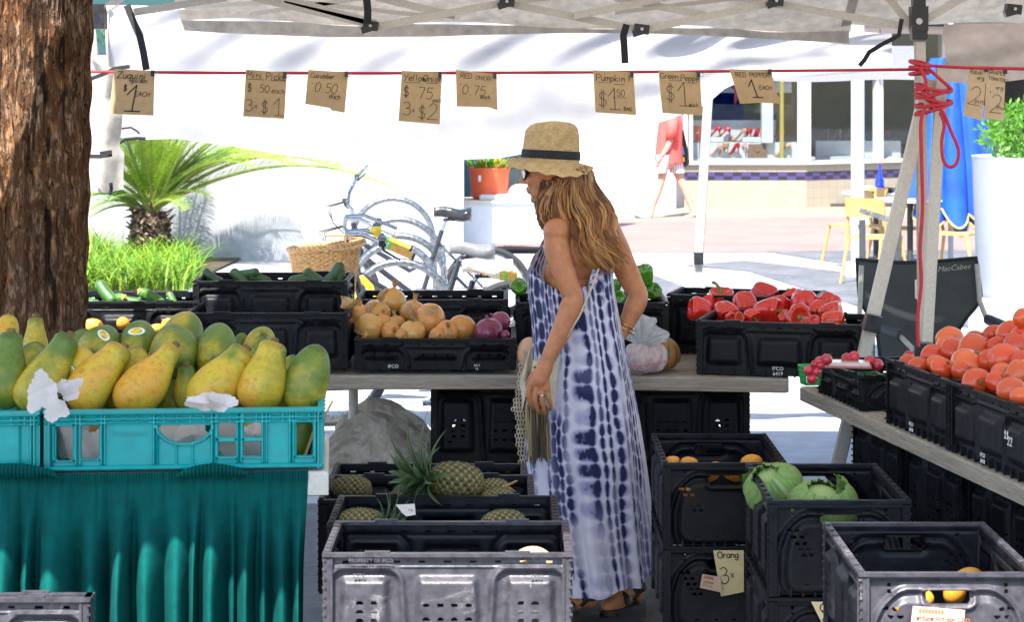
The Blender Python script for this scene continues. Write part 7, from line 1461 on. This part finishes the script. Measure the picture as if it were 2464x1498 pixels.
for sg, x in ((-1,-.22),(1,.36)):
    obj('frame_tube', MB().tube([(sg*.29,.06,cz(640)),(sg*.30,.05,cz(730)),(sg*.32,-.0,cz(775)),(x,-.32,cz(790)),(x+.035,-.40,cz(815)),(x+.04,-.42,cz(870)),(x+.04,-.42,0)], .013, 10), tubem, cc_)
    obj('armrest', MB().tube([(sg*.325,.0,cz(772)),(x,-.33,cz(788))], [.026,.028], 12), M['darkgrey'], cc_); obj('frame_tube', MB().tube([(x+.03,-.42,.4),(sg*.28,.2,0)], .012, 8), tubem, cc_); obj('frame_tube', MB().tube([(sg*.27,.08,cz(870)),(sg*.27,.12,.35),(sg*.3,-.4,0)], .012, 8), tubem, cc_)
text_obj('lettering', 'MacCabee', mat('silver_print', (.42,.40,.36), .5, fine=.1), bo_, bkc(.17, cz(655))+Vector((0,-.02,0)) if False else Vector(bkc(.195, cz(657)))+Vector((0,-.012,0)), .038, rot=(R(97),R(-6),R(-12)), shear=.35)
# ---------------------------------------------------------------- bicycles and the hoop rack
YB_ = 13.4
hoop = mat('hoop_steel', (.22,.23,.245), .3, metal=.9, fine=.2)
rk = thing('bike_rack', 'row of nested polished steel bike hoops between the bicycles', 'bike rack', (X_(960,15.5),15.5,0))
for (pcx, ptop, s_, Rr) in ((962,631,362,.345),(962,568,318,.345),(958,528,300,.36),(945,478,268,.36),(950,590,335,.30)):
    Y = F/s_; zc = Z_(ptop,Y)-Rr; o_ = rk.location; c = Vector((X_(pcx,Y),Y,0))-o_
    obj('hoop', MB().tube([c+Vector((-Rr-.03,0,0)), c+Vector((-Rr-.01,0,zc*.6))]+[c+Vector((-Rr*math.cos(a), 0, zc+Rr*math.sin(a))) for a in np.linspace(0,PI,26)]+[c+Vector((Rr+.01,0,zc*.6)), c+Vector((Rr+.03,0,0))], .026, 12), hoop, rk)
obj('base_rail', MB().tube([(-.45,-1,.03),(-.45,4.5,.03)], .025, 8), hoop, rk); obj('base_rail', MB().tube([(.45,-1,.03),(.45,4.5,.03)], .025, 8), hoop, rk)
blackf = mat('black_frame_paint', (.012,.014,.02), .25, coat=.4, fine=.1); silverf = mat('silver_frame_paint', (.16,.17,.19), .3, metal=.5, coat=.3, fine=.1); gripm = mat('yellow_grip', (.52,.40,.05), .6, (.62,.30,.05), 8); grn = mat('green_ring', (.05,.5,.06), .5)
seatg = mat('grey_saddle', (.13,.135,.145), .35, coat=.2, fine=.1); seatb = mat('black_saddle', (.012,.013,.015), .28, coat=.2, fine=.1)
yel = mat('yellow_paint', (.72,.52,.02), .4, fine=.05)
flow = vcol_mat('flower_cloth', .6)
def wheel(t, x, tread=M['rubber']):
    w_ = obj('wheel', MB().tube([(x+.318*math.cos(a), 0, .34+.318*math.sin(a)) for a in np.linspace(0,2*PI,48,endpoint=False)], .023, 8, loop=True, cap=False), tread, t); ro = MB().tube([(x+.292*math.cos(a), 0, .34+.292*math.sin(a)) for a in np.linspace(0,2*PI,48,endpoint=False)], .012, 6, loop=True, cap=False); obj('rim', ro, M['chrome'], w_)
    sp_ = MB().tube([(x,-.04,.34),(x,.04,.34)], .02, 8)
    for k in range(28): a = 2*PI*k/28; sp_.tube([(x,(.025 if k % 2 else -.025),.34),(x+.29*math.cos(a),0,.34+.29*math.sin(a))], .0012, 4)
    obj('spokes', sp_, M['chrome'], w_); return w_
def saddle_mb(sc_=1.0, thick=.06):
    mb = MB(); rs = []
    for i in range(16):
        u = i/15; wd = (.022+.075*sm(.35,.85,u))*sc_*(1 if u < .9 else math.sqrt(max(.05,1-((u-.9)/.1)**2*.8))); zc = .02*math.sin(u*4+.6)+.035*sm(.6,1,u)-.01
        rs.append([(-.14+.28*u, wd*math.cos(a), zc+(thick*.45 if math.sin(a) > 0 else thick*(.35+.5*u))*math.sin(a)) for a in np.linspace(0,2*PI,16,endpoint=False)])
    mb.loft(rs); return mb
def bike(lab, pstem, Y, rz, frame, saddle, basket=False, riser=False, grip=True, sadz=.90, step=True):
    t = thing('bicycle', lab, 'bicycle', (X_(pstem,Y),Y,0), (0,0,rz), 'bicycles parked at the hoop rack'); hx_ = -.14; rx = 1.0
    wheel(t, hx_); wheel(t, rx)
    for pts, r in (([(.0,0,.86),(.06,0,.62)],.022),([(.04,0,.72),(.42,0,.62 if not step else .50),(.60,0,.60)],.018),([(.055,0,.62),(.50,0,.28)],.021),([(.50,0,.28),(.66,0,.80)],.018)): obj('frame_tube', MB().tube(pts, r, 10), frame, t)
    for sg in (-.05,.05): obj('frame_tube', MB().tube([(.64,sg*.4,.70),(rx,sg,.34),(.50,sg*.6,.28)], .010, 6), frame, t); obj('fork', MB().tube([(.055,sg*.5,.62),(-.05,sg,.5),(hx_,sg,.34)], .013, 8), frame if not basket else M['chrome'], t)
    if basket: obj('fender', MB().loft([[(hx_+(.36+d)*math.cos(a), y, .34+(.36+d)*math.sin(a)) for y, d in ((-.03,-.015),(-.02,.004),(0,.01),(.02,.004),(.03,-.015),(0,.003))] for a in np.linspace(-.2,2.6,26)]), silverf if basket else frame, t)
    obj('seat_post', MB().tube([(.655,0,.78),(.70,0,sadz-.03)], .013, 8), M['chrome'], t)
    sb_ = saddle_mb(1.25 if saddle == 'flower' else 1.15, .085 if saddle == 'flower' else .085)
    sd_ = obj('saddle', sb_, flow if saddle == 'flower' else (seatg if saddle == 'grey' else seatb), t, (.74,0,sadz), (0,0,0), ang=180)
    if saddle == 'flower':
        co = np.array([v.co[:] for v in sd_.data.vertices]); 
        sd_.data.materials.clear(); sd_.data.materials.append(flow); c = np.tile([.72,.70,.62], (len(co),1)); set_col(sd_.data, c)
        fp = MB(); 
        for k, (fx, fz) in enumerate(((-.10,.01),(-.045,.025),(.02,.005),(.06,.035),(-.02,-.03),(.085,-.02),(-.08,-.03),(.04,-.045))):
            yy_ = -(.024+.094*float(sm(.35,.85,(fx+.14)/.28)))*1.02-.006
            for p in range(6): a = p*PI/3; fp.add([Vector((fx+.016*math.cos(a+d)*q, yy_-.001, fz+.016*math.sin(a+d)*q)) for d, q in ((0,.2),(-.35,.8),(0,1.1),(.35,.8))], [(0,1,2,3)], k % 2)
        obj('flower_pattern', fp, [mat('flower_orange', (.72,.32,.12), .6), mat('flower_yellow', (.7,.58,.08), .6)], sd_, smooth=False)
        obj('striped_side', MB().grid([[(.06+.10*u, -.118-.004*math.sin(PI*u), -.065+.05*v) for u in np.linspace(0,1,6)] for v in (0,1)]), mat('orange_stripes', (.7,.30,.05), .6, (.1,.5,.08), 18, .5,.52, stretch=(3,1,.1), det=0), sd_)
    sd2 = obj('saddle_clamp', MB().box((0,0,-.05),(.14,.03,.02)).box((.12,0,-.03),(.03,.07,.03)), M['bracket'], sd_, smooth=False)
    obj('stem', MB().tube([(.0,0,.84),(-.01,0,.96),(-.05,0,1.0)], .015, 8), M['chrome'], t)
    for sg in (-1, 1):
        if riser: pts = [(-.04,0,1.0),(-.03,sg*.08,1.08),(.03,sg*.22,1.20),(.10,sg*.27,1.28)] if sg > 0 else [(-.05,0,1.0),(-.06,-.15,1.03),(-.03,-.28,1.03)]
        else: pts = [(-.05,0,1.0),(-.04,sg*.10,1.07),(.06,sg*.22,1.07),(.20,sg*.29,1.01),(.27,sg*.30,.98)]
        hb_ = obj('handlebar', MB().tube(pts, .0125, 10), M['chrome'], t); e0, e1 = Vector(pts[-2]), Vector(pts[-1]); d = (e1-e0).normalized()
        if grip: g_ = obj('grip', MB().tube([e1-d*.08, e1+d*.05], .018, 10), gripm, hb_); obj('grip_ring', MB().tube([e1-d*.095, e1-d*.08], .0195, 10), grn, g_); obj('grip_end', MB().tube([e1+d*.05, e1+d*.062], .02, 10), M['bracket'], g_)
        obj('brake_lever', MB().tube([e1-d*.13+Vector((0,0,.0)), e1-d*.12+Vector((0,0,-.035)), e1-d*.02+Vector((0,0,-.05))], [.012,.007,.005], 6).box(e1-d*.13, (.035,.03,.035)), M['bracket'], hb_)
    cb_ = MB()
    for k in range(3): cb_.tube([(-.04,(k-1)*.08,1.02),(-.17-.02*k,(k-1)*.05,.98),(-.15,(k-1)*.03,.86),(-.03,0,.74)], .0035, 5)
    obj('cable', cb_, M['bracket'], t)
    obj('crank', MB().tube([(.50,-.06,.28),(.42,-.07,.14)], .011, 6).box((.42,-.12,.14),(.09,.08,.022)).tube([(.50+.085*math.cos(a),-.045,.28+.085*math.sin(a)) for a in np.linspace(0,2*PI,24,endpoint=False)], .006, 5, loop=True, cap=False), M['chrome'], t)
    obj('chain', MB().tube([(.50,-.045,.36),(1.0,-.045,.38)], .004, 4).tube([(.50,-.045,.20),(1.0,-.045,.30)], .004, 4), M['darkgrey'], t)
    return t
bC = bike('dark cruiser bicycle with wicker basket, yellow grips and flowered saddle', 852, 12.2, R(4), blackf, 'flower', True, sadz=.875)
bA = bike('bicycle with a grey saddle parked behind the basket bicycle', 848, 13.6, R(2), blackf, 'grey', grip=False, sadz=.87)
bB = bike('black bicycle farthest back with a chrome riser bar and black saddle', 850, 16.4, R(3), blackf, 'black', riser=True, grip=False, sadz=.93)
obj('bell', MB().ell((.12,-.24,1.10), (.035,.03,.022)).tube([(.12,-.24,1.06),(.12,-.24,1.10)], .012, 8), yel, bC)
wick = mat('wicker', (.66,.40,.17), .6, (.48,.26,.09), 40, fine=.3); wk = MB()
bk_ = thing('wicker_basket', 'round wicker basket hung on the front of the dark cruiser', 'basket', (X_(784,12.1),12.05,.745))
for j in range(23):
    v = j/22; r = lerp(.145,.178,v); z = .255*v+.0; wk.tube([((r+.006*math.cos(24*a+PI*(j % 2)))*math.cos(a)*1.06, (r+.006*math.cos(24*a+PI*(j % 2)))*math.sin(a)*.86, z+.02*v*math.cos(a)) for a in np.linspace(0,2*PI,96,endpoint=False)], .0062, 5, loop=True, cap=False)
for k in range(24): a = 2*PI*k/24; wk.tube([(.145*math.cos(a)*1.06,.145*math.sin(a)*.86,0),(.178*math.cos(a)*1.06,.178*math.sin(a)*.86,.26)], .005, 5)
wk.lathe([(.01,.0),(.145,.0),(.145,.008),(.01,.008)], 24); obj('weave', wk, wick, bk_)
rm = MB()
for k in range(3): rm.tube([(.185*math.cos(a)*1.06,(.185)*math.sin(a)*.86,.262+.02*math.cos(a)+.012*math.cos(14*a+k*2.1)) if False else ((.184+.010*math.sin(14*a+k*2.1))*math.cos(a)*1.06,(.184+.010*math.sin(14*a+k*2.1))*math.sin(a)*.86,.262+.02*math.cos(a)+.010*math.cos(14*a+k*2.1)) for a in np.linspace(0,2*PI,110,endpoint=False)], .0085, 6, loop=True, cap=False)
obj('rim', rm, wick, bk_); obj('handle', MB().tube([(.05+.17*math.cos(a),-.02+.13*math.sin(a),.285+.03*math.sin(a)) for a in np.linspace(-1.5,1.9,20)], .010, 7), wick, bk_)
yf = thing('yellow_lock', 'yellow bike lock and yellow fender plate in front of the lowest hoop', 'bike lock', (X_(880,13.0),13.0,.6)); obj('cable', MB().tube([(-.06,-.05,.135),(-.02,-.06,.15),(.03,-.06,.10),(.06,-.06,.02),(.055,-.06,-.1)], [.022,.024,.022,.012,.012], 8), mat('orange_cover', (.75,.36,.02), .45), yf); obj('plate', MB().prism([(-.07,0,.08),(.0,0,.06),(.24,0,-.10),(.24,0,-.2),(-.07,0,-.2)], (0,.02,0)), yel, yf, smooth=False)
ch = MB()
for k in range(9):
    c = P(1068+3*math.sin(k*1.3), 600+k*11, 350); q = k % 2; ch.tube([c+Vector(((.022*math.cos(a)) if q else .006*math.cos(a), .022*math.cos(a)*(1-q), .026*math.sin(a))) for a in np.linspace(0,2*PI,14,endpoint=False)], .0055, 5, loop=True, cap=False)
tag(obj('lock_chain', ch, M['chrome']), 'thick steel chain hanging at the right side of the hoops', 'chain')
# ---------------------------------------------------------------- pedestrian in the background
Yw = 31.0; wx = X_(1605,Yw); sw_ = F/Yw
def w_(px, py, dy=0): return PY(px, py, Yw+dy)
pm = MB(); hip = w_(1608,378)
for (py, a, b_) in ((390,.13,.10),(360,.12,.095),(330,.13,.10),(300,.15,.105),(278,.16,.09)): pm.ell(w_(1610,py), (b_,a,.11), None, 18, 10)
tubes(pm, [(w_(1606,268),.05),(w_(1602,252),.05)]); pm.ell(w_(1596,236), (.085,.075,.115), None, 18, 12)
tubes(pm, [(w_(1578,240),.014),(w_(1576,243),.012)])
tubes(pm, [(w_(1600,385,-.06),.085),(w_(1592,430,-.06),.062),(w_(1580,470,-.06),.055),(w_(1571,500,-.06),.036),(w_(1566,519,-.06),.036)]); tubes(pm, [(w_(1566,521,-.06),.034),(w_(1546,523,-.06),.030),(w_(1532,521,-.06),.022)])
tubes(pm, [(w_(1620,385,.06),.085),(w_(1636,430,.06),.062),(w_(1652,465,.06),.055),(w_(1664,500,.06),.036),(w_(1670,514,.06),.034)]); tubes(pm, [(w_(1672,516,.06),.034),(w_(1660,521,.06),.030),(w_(1648,523,.06),.024)])
tubes(pm, [(w_(1618,285,-.14),.055),(w_(1614,330,-.16),.045),(w_(1606,355,-.17),.038),(w_(1590,378,-.17),.028),(w_(1584,388,-.17),.032)])
tubes(pm, [(w_(1604,285,.14),.055),(w_(1604,330,.15),.042),(w_(1600,380,.14),.030)])
for k in range(4): tubes(pm, [(w_(1584-3+k*2.4,389,-.17-.0),.012),(w_(1580-3+k*2.6,399,-.172),.010)], 8)
pmm = remesh(pm, .012, 3); pmm.materials.append(mat('pale_skin', (.55,.30,.22), .55, (.5,.26,.19), 6)); pm_ = tag(link('person', pmm), 'pedestrian in coral shirt and striped shorts walking past the shop', 'person')
G = [[w_(lerp(a, b_, .5), py)+Vector((math.cos(q)*(b_-a)/2/sw_, math.sin(q)*.15, .012*math.sin(q*5))) for q in np.linspace(0,2*PI,40,endpoint=False)] for py, a, b_ in ((268,1595,1622),(276,1586,1638),(300,1584,1642),(330,1580,1642),(360,1577,1642),(392,1575,1643))]
obj('shirt', MB().grid(G, wrap=True).tube([w_(1619,284,-.14),w_(1617,312,-.15),w_(1615,336,-.16)], [.075,.078,.08], 14), mat('coral_shirt', (.68,.09,.08), .8, (.6,.07,.065), 4, bump=.3, bs=18), pm_, ang=180)
stm = mat('striped_shorts_cloth', (.62,.50,.52), .8, fine=.1); N = stm.node_tree.nodes; Lk = stm.node_tree.links; wv = N.new('ShaderNodeTexWave'); wv.inputs['Scale'].default_value = 9; wv.inputs['Distortion'].default_value = .6; tc = N.new('ShaderNodeTexCoord'); Lk.new(tc.outputs['Object'], wv.inputs[0]); cr = N.new('ShaderNodeValToRGB'); Lk.new(wv.outputs[1], cr.inputs[0])
for p, c in ((0,(.42,.05,.12,1)),(.3,(.7,.62,.62,1)),(.55,(.2,.14,.5,1)),(.8,(.7,.45,.2,1))):
    e = cr.color_ramp.elements.new(p); e.color = c
Lk.new(cr.outputs[0], N['Principled BSDF'].inputs['Base Color'])
sh_ = MB()
for (x0, x1, xe0, xe1, dy) in ((1580,1618,1573,1606,-.06),(1602,1640,1612,1648,.06)): sh_.grid([[w_(lerp(a, b_, .5), py, dy)+Vector((math.cos(q)*(b_-a)/2/sw_, math.sin(q)*.12, 0)) for q in np.linspace(0,2*PI,24,endpoint=False)] for py, a, b_ in ((372,x0,x1),(392,lerp(x0,xe0,.5),lerp(x1,xe1,.5)),(416,xe0,xe1))], wrap=True)
obj('shorts', sh_, stm, pm_, ang=180); flm = mat('green_rubber', (.01,.16,.12), .6)
for (x0, y0, x1, y1, dy) in ((1526,519,1574,526,-.06),(1645,525,1676,521,.06)): obj('flip_flop', MB().tube([w_(x0,y0,dy),w_((x0+x1)/2,(y0+y1)/2+2,dy),w_(x1,y1,dy)], .035, 10, flat=.3, up=(0,0,1)), flm, pm_)
tag(obj('tote_bag', MB().prism([w_(1636,316,.2),w_(1645,312,.2),w_(1658,372,.2),w_(1660,394,.2),w_(1648,402,.2),w_(1634,400,.2)], (0,.1,0)).add([w_(1637,352,.199),w_(1644,352,.199),w_(1648,372,.199),w_(1638,372,.199)], [(0,1,2,3)], 1).add([w_(1636,380,.199),w_(1647,378,.199),w_(1648,389,.199),w_(1636,391,.199)], [(0,1,2,3)], 2), [M['strap'], mat('print_blue', (.05,.3,.6), .6), yel], smooth=False), 'black tote bag with blue and yellow print behind the pedestrian', 'tote bag')
# ---------------------------------------------------------------- under the tables, cards on crates
bg_ = MB(); g = []
for i in range(13):
    row = []
    for j in range(13):
        u, v = i/12, j/12; px = lerp(788,1030,u); top = np.interp(px, [788,830,870,905,940,975,1005,1030], [1060,1015,992,990,998,1025,1038,1075]); py = lerp(top, 1190, v); n = abs(2*float(vnoise(np.array([[u*4+v, v*3.4-u]]), 3)[0])-1); n2 = abs(2*float(vnoise(np.array([[u*8-v*2, v*7]]), 7)[0])-1); row.append(PY(px, py, 8.3-.25*math.sin(PI*u)*v+.10*n+.05*n2+.03*abs(math.sin(u*21+v*9))*v))
    g.append(row)
bg_.grid(g); bg_.grid([[p+Vector((0,.35,0)) for p in r] for r in g]); tag(obj('paper_sack', bg_, mat('grey_paper_sack', (.46,.42,.37), .6, (.38,.345,.30), 8, bump=.2, bs=30, transl=.35), smooth=False), 'crumpled grey brown paper sack on the ground under the table left of the crates', 'sack')
for c_ in ((838,1180,8.4),): tag(obj('table_post', MB().tube([PY(845,940,8.55),Vector((X_(845,8.55),8.55,0))], .02, 10), M['pole']), 'pale round table post left of the paper sack', 'post') if False else None
m1 = sign('yellow card reading orange three for, hung on the crate beside the dress', [(1716,1326),(1790,1326),(1790,1426),(1735,1437)], None, [('Orang',.12,.83,.14,.003,.05),('3',.1,.26,.36,.003,0),('x',.5,.38,.16,.0026,0)], 752, False, yc, grp='yellow price cards on the crates')
m2 = sign('torn yellow card on the crate under the cabbages', [(1952,1450),(2002,1450),(2002,1500),(1982,1510)], None, [('Co',.3,.55,.35,.003,.1)], 868, False, yc, grp='yellow price cards on the crates')
def ship_label(lab, q, s_, lines):
    C_ = [P(x, y, s_) for x, y in q]; ctr = sum(C_, Vector())/4; t = thing('shipping_label', lab, 'label', ctr); obj('paper', MB().prism([p-ctr for p in C_], (0,.001,0)), mat('tan_label', (.62,.42,.30), .7, (.56,.38,.27), 9, fine=.05) if 'tan_label' not in bpy.data.materials else bpy.data.materials['tan_label'], t, smooth=False)
    fr = lambda u, v: (C_[3]*(1-u)+C_[2]*u)*(1-v)+(C_[0]*(1-u)+C_[1]*u)*v-ctr; mb = MB()
    for k in range(26):
        u = .1+k*.02; mb.add([fr(u,.72)+Vector((0,-.001,0)), fr(u+.008+.004*(k % 3),.72)+Vector((0,-.001,0)), fr(u+.008+.004*(k % 3),.92)+Vector((0,-.001,0)), fr(u,.92)+Vector((0,-.001,0))], [(0,1,2,3)])
    obj('bar_code', mb, mat('label_print', (.30,.10,.05), .7, fine=0) if 'label_print' not in bpy.data.materials else bpy.data.materials['label_print'], t, smooth=False)
    mb = MB(); write(mb, lines, fr, Vector((0,-.001,0)), (C_[1]-C_[0]).length/(C_[0]-C_[3]).length); obj('lettering', mb, bpy.data.materials['label_print'], t, smooth=False)
ship_label('small brown shipping label beside the orange card', [(1690,1383),(1733,1390),(1738,1428),(1684,1416)], 754, [('Lettuce',.1,.45,.16,.0012,0),('12 x 1',.1,.2,.16,.0012,0)])
ship_label('tan shipping label stuck on the grey crate at the lower right', [(2197,1460),(2322,1470),(2318,1520),(2190,1515)], 1040, [('Lettuce Artisan 12X1',.06,.42,.20,.0018,0),('Clamshell',.06,.14,.18,.0018,0)])
